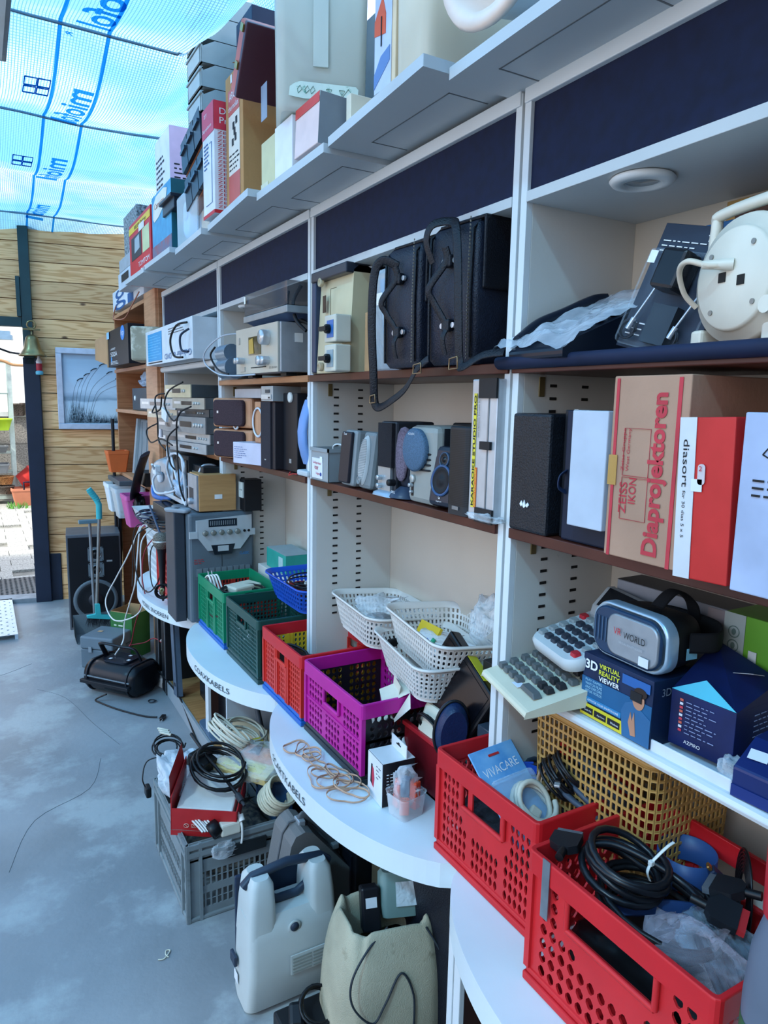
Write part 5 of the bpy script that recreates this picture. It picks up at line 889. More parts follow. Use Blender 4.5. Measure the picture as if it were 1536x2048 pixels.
tag(M().box((.86, 3.68, 1.08), (1.2, 4.25, 1.10)).build('board', PAINTW('#c5cdd4'), bev=.003), 'lower white board under the round blue appliance', 'shelf board') if False else None
# wood cased radio on top of the stereo
t = T('wood_box_radio', 'light wood radio with silver front and a handle standing on the grey stereo', 'radio', (.915, 3.19, 1.157), (.17, .16, .165), rz=math.radians(0))
t.body('case', WOODV('#bf8f5c', '#ad7e4e', (2, 2, 20)), .003); t.dec('F', .004, .004, .156, .161, METAL('#a9adb4', .4), 'front_panel', th=.008); t.dec('F', .03, .05, .1, .1, RUB('#2c3038'), 'display', off=.008)
t.dec('S', .07, .055, .105, .075, CARD('#e6e6e4'), 'price_sticker'); t.add('handle', M().tube(smooth_path([(-.05, .04, .165), (-.03, .04, .195), (.02, .04, .195), (.045, .04, .165)]), .006), METAL('#b9bcc2'))
knob(t, 'F', .08, .04, .015, .02, METAL('#b9bcc2'), off=.008)
# stereo
t = T('stereo_system', 'grey compact stereo with round knobs and a cassette deck on the counter', 'stereo', (.93, 3.27, .651), (.30, .34, .50), rz=math.radians(90))
t.d, t.w = .34, .30; GY = PL('#5c6871', .4)
t.add('housing', M().box((-.17, -.15, 0), (.17, .15, .50)), GY, bev=.012); SV = mat('silver_plastic', '#c2c8cb', .4, metal=.25, var=.05)
t.decp('F', [(.03, .47), (.285, .485), (.285, .40), (.23, .33), (.08, .33), (.03, .40)], SV, 'control_panel', th=.010); t.dec('F', .085, .438, .215, .472, RUB('#1b2730', .2), 'tuner_scale', off=.010, th=.001)
for k in range(14): t.dec('F', .092+.0085*k, .445, .094+.0085*k, .465, METAL('#c8d0d0'), 'scale_mark', off=.0112, th=.0006)
for k in range(5): knob(t, 'F', .068+.037*k, .412, .0125, .012, METAL('#8f8f88', .35), off=.010)
for k in range(2): knob(t, 'F', .25+.02*k, .412, .006, .004, RUB(), off=.010, name='jack')
t.decp('F', [(.095, .355), (.205, .355), (.19, .31), (.11, .31)], RUB('#1c232b', .2), 'cassette_window', off=.008, th=.003); t.dec('F', .125, .325, .175, .35, SV, 'eject_button', off=.011); t.dec('F', .145, .10, .147, .33, RUB('#2d3439'), 'seam'); t.dec('F', .0, .39, .035, .42, SV, 'side_button', th=.012); t.dec('F', .265, .39, .3, .42, SV, 'side_button', th=.012)
t.txt('CLASSIC', 'F', .23, .30, .045, .012, CARD('#2f87c8')); lines(t, 'F', .02, .27, .07, .295, 3, RINK, 3, .3)
for k in range(9): t.dec('F', .03+.028*k, .215, .054+.028*k, .25, PL('#6f7a82', .4), 'button', th=.006)
t.dec('F', .02, .02, .28, .20, PL('#535e66', .5), 'lower_grille')
t = T('stereo_speaker', 'dark side speaker standing at the counter edge left of the grey stereo', 'speaker', (.757, 3.24, .651), (.05, .17, .50)); t.add('cabinet', M().prism([(-.03, -.085), (.02, -.085), (.02, .085), (-.03, .085)], 0, .50), PL('#353b44', .45), bev=.006)
t = T('remote_control', 'small grey remote control on top of the side speaker', 'remote', (.752, 3.18, 1.152), (.05, .08, .018), rz=math.radians(40)); t.add('body', M().loft([[(x*k, y*k, z) for x, y in rrect(.045, .13, .018)] for z, k in ((0, .9), (.006, 1), (.014, 1), (.018, .85))]), PL('#8c949c', .4)); t.dec('T', .03, .01, .05, .03, RUB(), 'button')
t = carton('player_slab', 'flat black player under the remote, reaching left beyond the stereo', 'disc player', .80, 3.95, 3.40, 1.0, 1.10, .3, RUB('#15171c', .35), bev=.004); 
tag(M().box((.86, 3.42, .651), (1.15, 3.95, .998)).build('carton', KRAFT('#6a5a48'), bev=.004), 'brown carton carrying the flat black player left of the stereo', 'carton')
cable('cable', 'black cable lying over the flat black player', [(.84, 3.9, 1.105), (.84, 3.75, 1.125), (.86, 3.6, 1.11), (.84, 3.48, 1.125), (.83, 3.40, 1.108), (.80, 3.41, 1.06)], .005, RUB())
t = carton('socket_block', 'black box with a white mains socket behind the light wood radio', 'device', 1.02, 3.12, 3.05, 1.157, 1.30, .08, RUB('#15171b'))
t.dec('F', .005, .06, .06, .13, PL('#d3d5cc', .4), 'socket_plate', th=.006)
for u in (.024, .04): t.dec('F', u, .092, u+.005, .098, RUB(), 'socket_hole', off=.006)
# teal box at the back of bay 3
t = carton('teal_box', 'teal green carton at the back of the counter right of the stereo', 'box', 1.10, 2.99, 2.76, .875+.04, 1.0, .12, CARD('#2f9a8c')) ; t.dec('F', .15, .02, .2, .07, CARD('#a8c8c8'), 'label'); t.dec('T', 0, 0, .23, .12, CARD('#9fb0b4'), 'lid')
tag(M().box((1.08, 2.2, .651), (1.235, 3.05, .913)).build('back_ledge', PWi, bev=.002), 'white box ledge at the back of the counter that carries the teal carton', 'ledge')
# ================================================================ crates and baskets on the counters (top z = .65)
ZC = .651
def crate(label, x0, y0, y1, h, dx, cf, cn, crim, cbase, cfar=None, nu=18, nv=7, hole=(.16, .14, .2), kind='grid', rz=0, group=None, name='folding_crate'):
    w = y1-y0; t = T(name, label, 'crate', (x0+dx/2, (y0+y1)/2, ZC), (dx, w, h), math.radians(rz), group=group); cfar = cfar or cf
    def P(c): return mat('crate_plastic', c, .38, var=.06, scale=8, bump=.03)
    rim = .040 if kind != 'grid' else .034; b0 = .028
    t.add('base', M().box((-dx/2-.004, -w/2-.004, 0), (dx/2+.004, w/2+.004, .016)).box((-dx/2, -w/2, .016), (-dx/2+.006, w/2, b0)).box((dx/2-.006, -w/2, .016), (dx/2, w/2, b0)).box((-dx/2, -w/2, .016), (dx/2, -w/2+.006, b0)).box((-dx/2, w/2-.006, .016), (dx/2, w/2, b0)), P(cbase), bev=.003)
    mx_, my_, k_ = hole
    def wall(nm, A, B, col, n, hz, handle=True):
        A = Vector(A); B = Vector(B); n1 = max(6, int(n))
        S = lambda u, v: A+(B-A)*u+Vector((0, 0, b0+(hz-rim-b0)*v))
        hf = .24 if kind in ('wedge', 'vgroove') else .33; ha, hb = int(n1*hf), n1-1-int(n1*hf)
        def mask(i, j):
            if kind == 'panel' and (i % 6 == 0 or i == n1-1): return 's'
            if kind == 'wedge' and nm == 'front_wall' and (i % 7 in (0,)): return 's'
            if i == 0 or i == n1-1: return 's'
            if handle:
                if j >= nv-2 and ha < i < hb: return 'o'
                if j >= nv-3 and ha <= i <= hb: return 's'
                if kind == 'wedge' and j >= nv-4 and ha+1 <= i <= hb-1: return 's'
                if kind == 'vgroove' and j == nv-4 and ha+2 <= i <= hb-2: return 's'
            return 'h'
        m_ = M().perf(S, n1, nv, .004, mask, mx_, my_, k_)
        D = (B-A).normalized(); Nn = D.cross(Vector((0, 0, 1)))
        for q in ((A, B) if nm in ('front_wall', 'back_wall') else ()):   # corner columns
            m_.box((q.x-.006, q.y-.006, b0), (q.x+.006, q.y+.006, hz-rim))
        if kind in ('panel',): 
            z = b0+(hz-rim-b0)*.55; m_.box((min(A.x, B.x)-.003, min(A.y, B.y), z-.004), (max(A.x, B.x)+.003, max(A.y, B.y), z+.004))
        if kind == 'ribs':
            for f in (.33, .38, .62, .67):
                q = A+(B-A)*f; m_.box((q.x-.005, q.y-.006, b0), (q.x+.005, q.y+.006, hz-rim))
        wl = t.add(nm, m_, P(col))
        if handle:
            c0, c1 = A+(B-A)*((ha+1)/n1), A+(B-A)*(hb/n1); zt, zb = hz-rim, b0+(hz-rim-b0)*((nv-2)/nv)
            fr_ = M(); off = Nn*.004
            for a, b in (((c0, zb), (c1, zb)), ((c0, zb), (c0, zt)), ((c1, zb), (c1, zt))):
                fr_.cyl((a[0]+off).to_tuple()[:2]+(a[1],), (b[0]+off).to_tuple()[:2]+(b[1],), .005, n=8)
            fr_.build('handle_frame', P(col), wl)
        return wl
    e = .003
    wall('front_wall', (-dx/2+e, w/2-e, 0), (-dx/2+e, -w/2+e, 0), cf, nu, h)
    wall('near_wall', (-dx/2+e, -w/2+e, 0), (dx/2-e, -w/2+e, 0), cn, nu*dx/w, h, False)
    wall('far_wall', (dx/2-e, w/2-e, 0), (-dx/2+e, w/2-e, 0), cfar, nu*dx/w, h, False)
    wall('back_wall', (dx/2-e, -w/2+e, 0), (dx/2-e, w/2-e, 0), cf, nu, h)
    # rim ring
    z0, z1 = h-rim, h; th = .009
    rg = M(); o_ = rrect(dx+.010, w+.010, .012, 3); i_ = rrect(dx+.010-2*th, w+.010-2*th, .006, 3)
    rg.loft([[(x, y, z) for x, y in r] for r, z in ((o_, z0), (o_, z1-.003), ([(x*.995, y*.995) for x, y in o_], z1), (i_, z1), (i_, z0))], None, False, False)
    n_ = len(o_); rg.add([(x, y, z0) for x, y in o_]+[(x, y, z0) for x, y in i_], [(j, n_+j, n_+(j+1) % n_, (j+1) % n_) for j in range(n_)])
    t.add('rim', rg, P(crim), bev=.0015)
    return t
MG, MGb, BKc = '#b81d8c', '#1a1a1e', '#1d1f24'
RD, RD2, GN, GD, YL, BL = '#c41f26', '#c8252a', '#12825c', '#1f4a44', '#e2b62c', '#1f62b4'
crM = crate('magenta folding crate with black end walls in front of the rubber bands', .822, 1.532, 1.903, .225, .27, MG, MGb, MG, '#2f3338', cfar=MGb, nu=19, nv=7, hole=(.15, .12, .24), kind='panel')
crR = crate('red folding crate with yellow end walls and a blue base, holding adapters', .818, 1.925, 2.262, .228, .27, '#cf2f26', YL, '#c8202a', BL, cfar=YL, nu=22, nv=9, hole=(.24, .1, .2), kind='ribs')
crD = crate('dark green folding crate on the lettered counter', .812, 2.300, 2.660, .235, .27, GD, GD, GD, '#2c4a48', nu=25, nv=11, hole=(.16, .12, .18), kind='grid')
crG = crate('bright green folding crate with a red edge and blue base beside the stereo', .812, 2.705, 3.075, .235, .24, GN, '#b8352c', GN, BL, cfar='#b8352c', nu=26, nv=9, hole=(.2, .06, .12), kind='ribs')
cr1 = crate('red folding crate with the blue cable pack, second from the right', .848, .893, 1.218, .245, .27, RD2, RD, RD, RD, nu=21, nv=7, hole=(.17, .10, .26), kind='wedge')
cr2 = crate('largest red folding crate with silver tape, nearest to the camera', .782, .480, .835, .252, .32, RD2, RD, RD, RD, nu=16, nv=7, hole=(.15, .12, .26), kind='vgroove')
cr2.dec('F', .035, .15, .052, .256, mat('duct_tape', '#8d949c', .35, metal=.5, var=.2), 'duct_tape', off=.005, th=.0015)
# red and clear crates at the stereo (bay 4)
crf = T('folding_crate', 'narrow red crate wedged between the microphone and the stereo', 'crate', (.80, 3.60, ZC), (.05, .36, .30))
S = lambda u, v: Vector((-.02, .17-.34*u, .02+.27*v)); q = M().perf(S, 18, 9, .004, lambda i, j: 's' if (i % 6 == 0 or j in (0, 8) or (j > 5 and 6 < i < 11)) else 'h', .12, .1, .2); crf.add('front_wall', q, PL('#c4302c')); crf.box('rim', (-.025, -.18, .275), (.02, .18, .30), PL('#cc3834')); crf.box('base', (-.025, -.18, 0), (.02, .18, .02), PL('#cc3834')); crf.box('corner_column', (-.025, -.18, .02), (-.01, -.165, .275), PL('#cc3834')); crf.box('corner_column', (-.025, .165, .02), (-.01, .18, .275), PL('#cc3834'))
# clear / white basket left of it
def basket(name, label, loc, L, Wd, h, m, rz=0, nu=40, nv=4, flare=.80, slant=None, group=None, rimc=None, hm=(.26, .17, .10), rx=0, ry=0, r=.05):
    """tapered basket with rows of slots; local x = width, y = length"""
    t = T(name, label, 'basket', loc, (Wd, L, h), math.radians(rz), math.radians(rx), math.radians(ry), group)
    def ring(s, z, n=nu):
        k = flare+(1-flare)*s; a, b = Wd*k, L*k; rr = min(r, a/2.2); per = []
        pl_ = rrect(a, b, rr, 6); P = [Vector((x, y, z)) for x, y in pl_]; P.append(P[0]); acc = [0]
        for i in range(len(P)-1): acc.append(acc[-1]+(P[i+1]-P[i]).length)
        return P, acc
    def S(u, v):
        z = .012+(h-.028)*v; P, acc = ring(z/h, z); d = (1-u)*acc[-1]
        for i in range(len(P)-1):
            if d <= acc[i+1]+1e-9: return P[i].lerp(P[i+1], (d-acc[i])/max(acc[i+1]-acc[i], 1e-9))
        return P[-1]
    n1 = nu; w_ = M().perf(S, n1, nv, .0022, lambda i, j: 'h', *hm); t.add('basket_wall', w_, m)
    k0 = flare; t.add('basket_base', M().prism([(x, y) for x, y in rrect(Wd*k0, L*k0, min(r, Wd*.4), 6)], 0, .012), m)
    zr = h-.018; k1 = flare+(1-flare)*zr/h; rs = []
    for a, z in ((k1, zr), (1.0, h-.004), (1.0+.05, h-.002), (1.0+.055, h-.008), (1.0+.04, h-.010)): rs.append([(x, y, z) for x, y in rrect(Wd*a, L*a, r*1.05, 6)])
    t.add('rim', M().loft(rs, None, True, False).loft([[(x*.995, y*.995, z) for x, y, z in q] for q in rs[:3]], None, True, False), rimc or m); return t
WP = mat('basket_white', '#d8d4cf', .4, var=.04); 
basket('plastic_basket', 'blue plastic basket with red and black leads at the back of the lettered counter', (1.06, 2.40, .90), .38, .24, .10, PL('#1c52b8', .35), nu=60, nv=4)
basket('plastic_basket', 'white plastic basket in the shelving behind the dark green crate, holding a black plug', (1.115, 2.275, .885), .20, .21, .11, WP, nu=54, nv=5)
basket('plastic_basket', 'white plastic basket furthest left of three, with a bagged item inside', (1.105, 1.93, .905), .36, .25, .11, WP, nu=78, nv=5, rz=-6, ry=4)
basket('plastic_basket', 'lower white basket of the nested pair behind the magenta crate', (1.07, 1.575, .885), .37, .24, .11, WP, nu=78, nv=6, rz=-10)
basket('plastic_basket', 'upper white basket of the nested pair, with the yellow card inside', (1.105, 1.56, .945), .40, .25, .11, WP, nu=82, nv=5, rz=-10, ry=3)
basket('plastic_basket', 'tan plastic basket under the white shelf at the back of the red crate', (1.108, .918, .792), .32, .235, .245, PL('#b98f50', .45), nu=80, nv=11, rz=0, flare=.96, hm=(.16, .12, .08), r=.028)
bx = basket('plastic_basket', 'white plastic basket at the far end beside the microphone', (.90, 3.98, .652), .34, .22, .30, clear('cloudy_plastic', '#dfe8ec', .55, .3), nu=40, nv=7, flare=.9)
tr_ = T('clear_tray', 'clear plastic tray resting on top of the far white basket', 'tray', (.86, 4.15, .955), (.20, .40, .07)); tr_.add('tray', M().loft([[(x*k, y*k, z) for x, y in rrect(.2, .4, .03)] for z, k in ((0, .8), (.06, 1), (.065, 1.04), (.06, .98), (.005, .78))], None), clear('cloudy_plastic', '#dfe8ec', .55, .3))
# ---- cables and contents
BLK = RUB('#0f1115', .38); GRC = PL('#3a4454', .4); BEI = PL('#c9c2b0', .45); WHC = PL('#dcdcd8', .4)
def adapter(label, loc, rz=0, rx=0, size=(.05, .075, .032), m=None, name='power_adapter'):
    t = T(name, label, 'power adapter', loc, size, math.radians(rz), math.radians(rx)); t.body('housing', m or RUB('#17181c', .45), .005)
    t.add('strain_relief', M().cyl((0, size[1]/2, size[2]/2), (0, size[1]/2+.02, size[2]/2), .005, r2=.003), BLK); return t
# far end: cables on the clear crates, microphone
coil('cable', 'tangle of dark blue and black leads on the clear tray', (.84, 3.98, .985), .11, 6, .004, PL('#1c2c4a'), seed=3, sq=1.4, jit=.25, pile=1.2)
coil('cable', 'second tangle of black leads on top of the far white basket', (.83, 3.78, .99), .09, 5, .0035, BLK, seed=13, sq=1.5, jit=.3, pile=1.2)
t = T('microphone', 'dark microphone with a mesh head hanging head up in front of the red crate', 'microphone', (.745, 3.50, .70), (.05, .05, .26))
t.add('grip', M().lathe([(.005, -.04), (.010, -.02), (.013, .06), (.020, .20), (.026, .225)], n=20), RUB('#15171c', .4)); t.add('mesh_head', M().lathe([(.026, .225), (.038, .24), (.043, .262), (.038, .288), (.022, .303), (.0, .306)], n=24), mat('wire_mesh', '#8a8378', .45, metal=.6, var=.4, scale=260, bump=.8, bscale=500)); t.add('head_ring', M().lathe([(.04, .258), (.044, .26), (.044, .266), (.04, .268)], n=24), METAL('#c5c0b8'))
cable('cable', 'thin dark stick like lead sticking up left of the microphone', [(.74, 3.50, 1.0), (.745, 3.62, 1.04), (.75, 3.78, 1.10)], .006, PL('#2c4058'))
for i, (P_, m_, r_, lb) in enumerate((
    ([(.80, 3.95, .98), (.74, 3.98, .95), (.72, 4.0, .80), (.71, 4.05, .62), (.70, 4.15, .50), (.68, 4.25, .35), (.66, 4.2, .25), (.60, 4.12, .2)], WHC, .004, 'white cord hanging from the far counter down towards the floor'),
    ([(.82, 3.9, .98), (.72, 3.86, .90), (.70, 3.80, .70), (.69, 3.78, .55), (.66, 4.05, .42), (.62, 4.3, .36), (.6, 4.4, .45), (.66, 4.35, .6), (.70, 4.2, .75), (.76, 4.1, .94)], WHC, .004, 'white cord hanging in a wide loop below the far counter'),
    ([(.78, 3.7, .97), (.71, 3.72, .88), (.695, 3.75, .74), (.70, 3.68, .62), (.705, 3.60, .57), (.72, 3.66, .60), (.71, 3.74, .66)], mat('red_lead', '#8c2430', .5), .003, 'thin dark red lead hanging over the counter edge below the microphone'),
    ([(.77, 3.9, .97), (.70, 3.9, .92), (.68, 3.86, .80), (.68, 3.75, .70), (.70, 3.62, .68), (.73, 3.55, .74), (.74, 3.52, .80)], BLK, .0035, 'black lead curving round in front of the white basket to the microphone'),
    ([(.78, 3.65, .94), (.73, 3.66, .9), (.715, 3.64, .80), (.715, 3.6, .72), (.73, 3.54, .70)], BLK, .003, 'black lead hanging in front of the narrow red crate'),
    ([(.80, 4.0, .97), (.73, 4.05, .95), (.715, 4.1, .85), (.71, 4.1, .70), (.70, 4.08, .60)], BLK, .003, 'black lead hanging at the left end of the far counter'))):
    cable('cable', lb, P_, r_, m_)
coil('cable', 'small knot of black lead hanging at the foot of the microphone', (.735, 3.45, .725), .028, 5, .0035, BLK, rot(80, 0, -20), seed=5, jit=.3)
tag(M().cyl((.725, 3.43, .72), (.72, 3.41, .74), .012).cyl((.72, 3.41, .74), (.715, 3.40, .748), .004).build('jack_plug', mat('brass', '#9a855c', .35, metal=.8)), 'small brass coloured plug in the knot below the microphone', 'plug')
# green crate
t = T('power_strip', 'white moulded plugs and cord standing up at the left of the bright green crate', 'plug', (.85, 3.0, .84), (.04, .05, .08), rx=math.radians(-25)); t.add('plug_body', M().loft([[(x*k, y*k, z) for x, y in rrect(.045, .04, .012)] for z, k in ((0, .7), (.03, 1), (.05, .8))]), WHC); t.add('pin', M().cyl((-.008, 0, .05), (-.008, 0, .07), .0025), METAL()); t.add('pin', M().cyl((.008, 0, .05), (.008, 0, .07), .0025), METAL())
for k in range(4): cable('cable', 'white cord strand %s in the bright green crate' % ('nearest the wall', 'second from the wall', 'second from the aisle', 'nearest the aisle')[k], [(.85-.01*k, 3.0, .88), (.86-.012*k, 2.95, .90), (.87-.012*k, 2.90, .84), (.88, 2.85, .80)], .004, WHC)
t = T('double_socket', 'cream white socket block lying in the bright green crate', 'socket', (.95, 2.88, .82), (.14, .09, .05), rz=math.radians(20)); t.body('housing', PL('#ddd8c4', .4), .008)
coil('cable', 'thick coil of black cable in the bright green crate', (.92, 2.80, .82), .085, 6, .005, BLK, seed=4, sq=1.1, jit=.1, pile=.9)
crumple('filler', 'dark loose cables filling the bright green crate', (.93, 2.89, .70), (.22, .34, .11), BLK, 4, cat='cables', amp=.2)
crumple('filler', 'mixed dark cables filling the dark green crate', (.94, 2.48, .69), (.24, .32, .07), mat('cable_mix', '#30343c', .5, var=.4, scale=60, bump=.8, bscale=60), 5, cat='cables', amp=.2)
coil('cable', 'coiled white flat cable in the dark green crate', (.90, 2.42, .77), .045, 9, .004, WHC, rot(25, 20, 0), seed=8, sq=.8, jit=.12, pile=.9)
crumple('plastic_bag', 'clear bag under the white cable in the dark green crate', (.88, 2.46, .755), (.12, .14, .05), clear('bag_film3', '#dfe6ea', .3, .15, .5), 12)
# blue basket contents
for k, (c_, lb) in enumerate((('#b8302c', 'red'), ('#14161a', 'black'), ('#1f7a4a', 'green'), ('#c23a34', 'bright red'))):
    t = T('test_clip', 'small %s clip on a lead in the blue basket' % lb, 'clip', (1.0+.03*k, 2.44-.05*k, .955+.006*k), (.012, .05, .012), rz=math.radians(30*k), rx=math.radians(20)); t.body('clip_body', PL(c_, .4), .003); t.add('clip_tip', M().cyl((0, -.025, .006), (0, -.045, .006), .003), METAL())
coil('cable', 'black and red thin leads in the blue basket', (1.05, 2.36, .935), .08, 7, .003, BLK, seed=9, sq=1.2, jit=.4, pile=1.5)
coil('cable', 'thin dark red lead in the blue basket', (1.04, 2.40, .94), .06, 4, .0025, mat('red_lead2', '#9c2430', .5), seed=19, sq=1.3, jit=.4, pile=1.5)
t = T('plug_block', 'round black plug block with two holes in the white basket beside the post', 'plug', (1.05, 2.215, .955), (.07, .07, .05), ry=math.radians(-40)); t.add('body', M().lathe([(0, 0), (.034, 0), (.036, .02), (.03, .04), (.0, .046)], n=24), BLK)
for s_ in (-1, 1): t.add('socket_hole', M().cyl((.0, s_*.010, .044), (0, s_*.010, .047), .004), PL('#e8e8e8'))
coil('cable', 'black cord coiled in the white basket beside the post', (1.08, 2.24, .935), .06, 4, .004, BLK, seed=21, pile=.9)
# red/yellow crate contents
adapter('black adapter brick on the left in the red and yellow crate', (.90, 2.16, .76), 20, 10, (.07, .11, .035)); adapter('black adapter brick on the right in the red and yellow crate', (.97, 2.00, .775), -15, 12, (.06, .08, .04)); adapter('black adapter lower in the red and yellow crate', (.90, 2.03, .73), 60, 0, (.07, .09, .04))
t = T('dc_plug', 'grey cable connector pointing down over the adapters in the red and yellow crate', 'plug', (.86, 2.12, .815), (.02, .05, .02), rz=math.radians(-30), rx=math.radians(20)); t.add('connector', M().cyl((0, .03, .0), (0, -.01, .0), .011).cyl((0, -.01, 0), (0, -.04, 0), .006, r2=.004), PL('#2b3138', .5)); t.add('tip', M().cyl((0, .03, 0), (0, .045, 0), .006), METAL())
cable('cable', 'black cord with a barrel plug at its end over the adapters', [(.85, 2.20, .80), (.87, 2.16, .835), (.90, 2.08, .83), (.885, 2.03, .81), (.87, 2.01, .785)], .005, BLK)
coil('cable', 'black cord coiled beside the adapters in the red and yellow crate', (.94, 2.08, .76), .06, 5, .004, BLK, seed=31, pile=1)
crumple('filler', 'dark adapters and leads filling the red and yellow crate', (.95, 2.09, .675), (.23, .30, .07), BLK, 7, cat='adapters', amp=.2)
# magenta crate contents
adapter('black adapter lying at the bottom of the magenta crate', (.97, 1.64, .71), 30, 0, (.08, .10, .035)); adapter('upright black adapter at the front of the magenta crate', (.90, 1.70, .70), -20, 0, (.03, .10, .05))
coil('cable', 'white cord visible through the near wall of the magenta crate', (1.0, 1.58, .72), .05, 5, .006, WHC, rot(60), seed=23, pile=.9); cable('cable', 'thin silver lead rising in the magenta crate', [(.90, 1.66, .70), (.93, 1.68, .78), (.96, 1.70, .76), (.98, 1.66, .72)], .002, METAL())
crumple('filler', 'dark adapters and leads at the bottom of the magenta crate', (.95, 1.73, .67), (.22, .30, .05), BLK, 9, cat='adapters', amp=.2)
# basket contents
crumple('plastic_bag', 'crinkled clear bag with a grey thing in the left white basket', (1.10, 1.90, .955), (.16, .18, .07), clear('bag_film2', '#e8f0f6', .10, .12, .45), 2)
t = T('mouse', 'grey computer mouse inside the clear bag in the left white basket', 'mouse', (1.08, 1.90, .955), (.06, .11, .035), rz=math.radians(40)); t.add('shell', M().loft([[(x*k, y*k, z) for x, y in circ(.03, 20, ry=.055)] for z, k in ((0, .9), (.012, 1), (.025, .8), (.034, .3))]), PL('#3b3f44', .4))
adapter('dark slab under the bag in the left white basket', (1.07, 1.82, .93), 10, 0, (.12, .14, .025)); t = carton('blue_box', 'small blue box in the left white basket', 'box', 1.03, 1.90, 1.82, .921, .95, .08, CARD('#2f7fb0'))
t = T('yellow_card', 'yellow card pack standing in the upper white basket', 'card', (1.07, 1.64, .962), (.01, .10, .07), ry=math.radians(30)); t.body('card', CARD('#e0bc2a'), .001); lines(t, 'F', .07, .02, .09, .045, 2, INK, 3, .4)
t = T('label_card', 'grey printed card leaning at the right of the upper white basket', 'card', (1.10, 1.41, .98), (.003, .17, .12), ry=math.radians(52), rz=math.radians(-15)); t.body('card', CARD('#a39a8c'), .0005); lines(t, 'F', .02, .04, .08, .07, 4, INK, 8, .25)
crumple('plastic_bag', 'crinkled clear bag standing up at the back of the upper white basket', (1.17, 1.45, .99), (.08, .14, .14), clear('bag_film2', '#e8f0f6', .10, .12, .45), 6)
crumple('plastic_bag', 'white tissue and bag in the upper white basket', (1.09, 1.56, .957), (.14, .22, .045), clear('bag_white', '#e4e6e8', .75, .3, .5), 14)
for k in range(4): cable('cable', '%s flat lead lying in the upper white basket' % ('black', 'white', 'thin black', 'second white')[k], [(1.02+.012*k, 1.50, .985), (1.06+.012*k, 1.45, 1.0), (1.11+.01*k, 1.40, 1.01)], .003, (BLK, WHC)[k % 2])
for k, c_ in enumerate(('#2fa37a', '#2f5fc0', '#e0c03a')): tag(M().cyl((1.03+.0*k, 1.57+.03*k, .97), (1.06, 1.56+.03*k, 1.01-.01*k), .006).build('pen', PL(c_)), ('green', 'blue', 'yellow')[k]+' plastic tube in the upper white basket', 'tube')
# black router leaning + media box area (solid red box)
t = T('storage_box', 'solid dark red plastic box between the magenta crate and the red crate', 'box', (1.045, 1.425, ZC), (.18, .35, .155)); RB = PL('#7c1a22', .22)
t.add('box_body', M().box((-.09, -.175, 0), (.09, .175, .006)).box((-.09, -.175, 0), (-.086, .175, .155)).box((.086, -.175, 0), (.09, .175, .155)).box((-.09, -.175, 0), (.09, -.171, .155)).box((-.09, .171, 0), (.09, .175, .155)), RB); t.add('rim', M().box((-.098, -.183, .145), (-.084, .183, .157)).box((-.098, -.183, .145), (.098, -.169, .157)), PL('#a8222a', .25), bev=.002)
t = T('router', 'glossy black set top box leaning back behind the red box, yellow label on its end', 'set-top box', (1.00, 1.43, .845), (.035, .25, .19), ry=math.radians(16), rx=math.radians(24)); t.body('housing', PL('#101014', .3), .006); t.dec('F', .015, .015, .235, .175, PL('#0c0c12', .22), 'glossy_panel', off=.0)
t.dec('T', .1, .002, .19, .032, CARD('#c9c02e'), 'yellow_label', off=.0); 
t = carton('yellow_label_box', 'black box with a yellow printed sticker and barcode behind the leaning set-top box', 'box', 1.05, 1.33, 1.19, .96, 1.03, .15, RUB('#15171b')); t.dec('F', .03, .022, .14, .06, CARD('#c9c02e'), 'yellow_label'); lines(t, 'F', .035, .03, .13, .055, 4, INK, 4, .3); t.dec('F', .05, .004, .12, .016, CARD('#d8d8d8'), 'barcode_label')
for k in range(16): t.dec('F', .054+.004*k, .005, .0555+.004*k+(k % 3)*.0005, .015, INK, 'bar', off=.001)
tag(M().box((1.05, 1.19, .80), (1.22, 1.33, .958)).build('black_case', RUB('#121419'), bev=.004), 'black case under the box with the yellow sticker', 'case')
t = T('headphone_case', 'navy blue oval zip case standing in the red box', 'case', (.945, 1.325, .80), (.10, .055, .16), rz=math.radians(-20), ry=math.radians(8))
t.add('shell', M().loft([[(x*k, y, z*k+.072) for x, z in circ(.040, 32, ry=.070)] for y, k in ((-.028, .80), (-.02, .95), (0, 1.0), (.02, .95), (.028, .8))]), mat('navy_nylon', '#12284e', .35, var=.15, bump=.3, bscale=200)); t.add('zip', M().tube([(.042*math.cos(a/16*PI), .0, .072+.072*math.sin(a/16*PI)) for a in range(-4, 33)], .004), RUB())
t = T('phone_stand', 'white apple logo device with a black cord in the red box', 'device', (.965, 1.44, .79), (.03, .08, .09), ry=math.radians(20)); t.body('housing', PL('#cfcab8', .3), .012); t.decp('F', circ(.006, 14, .07, .045), INK, 'logo'); t.decp('F', circ(.002, 8, .072, .053, .003), INK, 'logo_leaf')
coil('cable', 'black cord looped over the white device in the red box', (.955, 1.42, .83), .035, 3, .003, BLK, rot(0, 70, 0), seed=6, sq=1.3)
coil('cable', 'ribbed black cord at the foot of the navy case', (.955, 1.30, .815), .022, 5, .003, BLK, rot(40, 30, 0), seed=16)
t = T('white_carton', 'torn open white card box folded over the edge of the red box', 'card box', (.965, 1.565, .825), (.06, .11, .06), rz=math.radians(-25), ry=math.radians(-15)); cw_ = CARD('#d9d3c2')
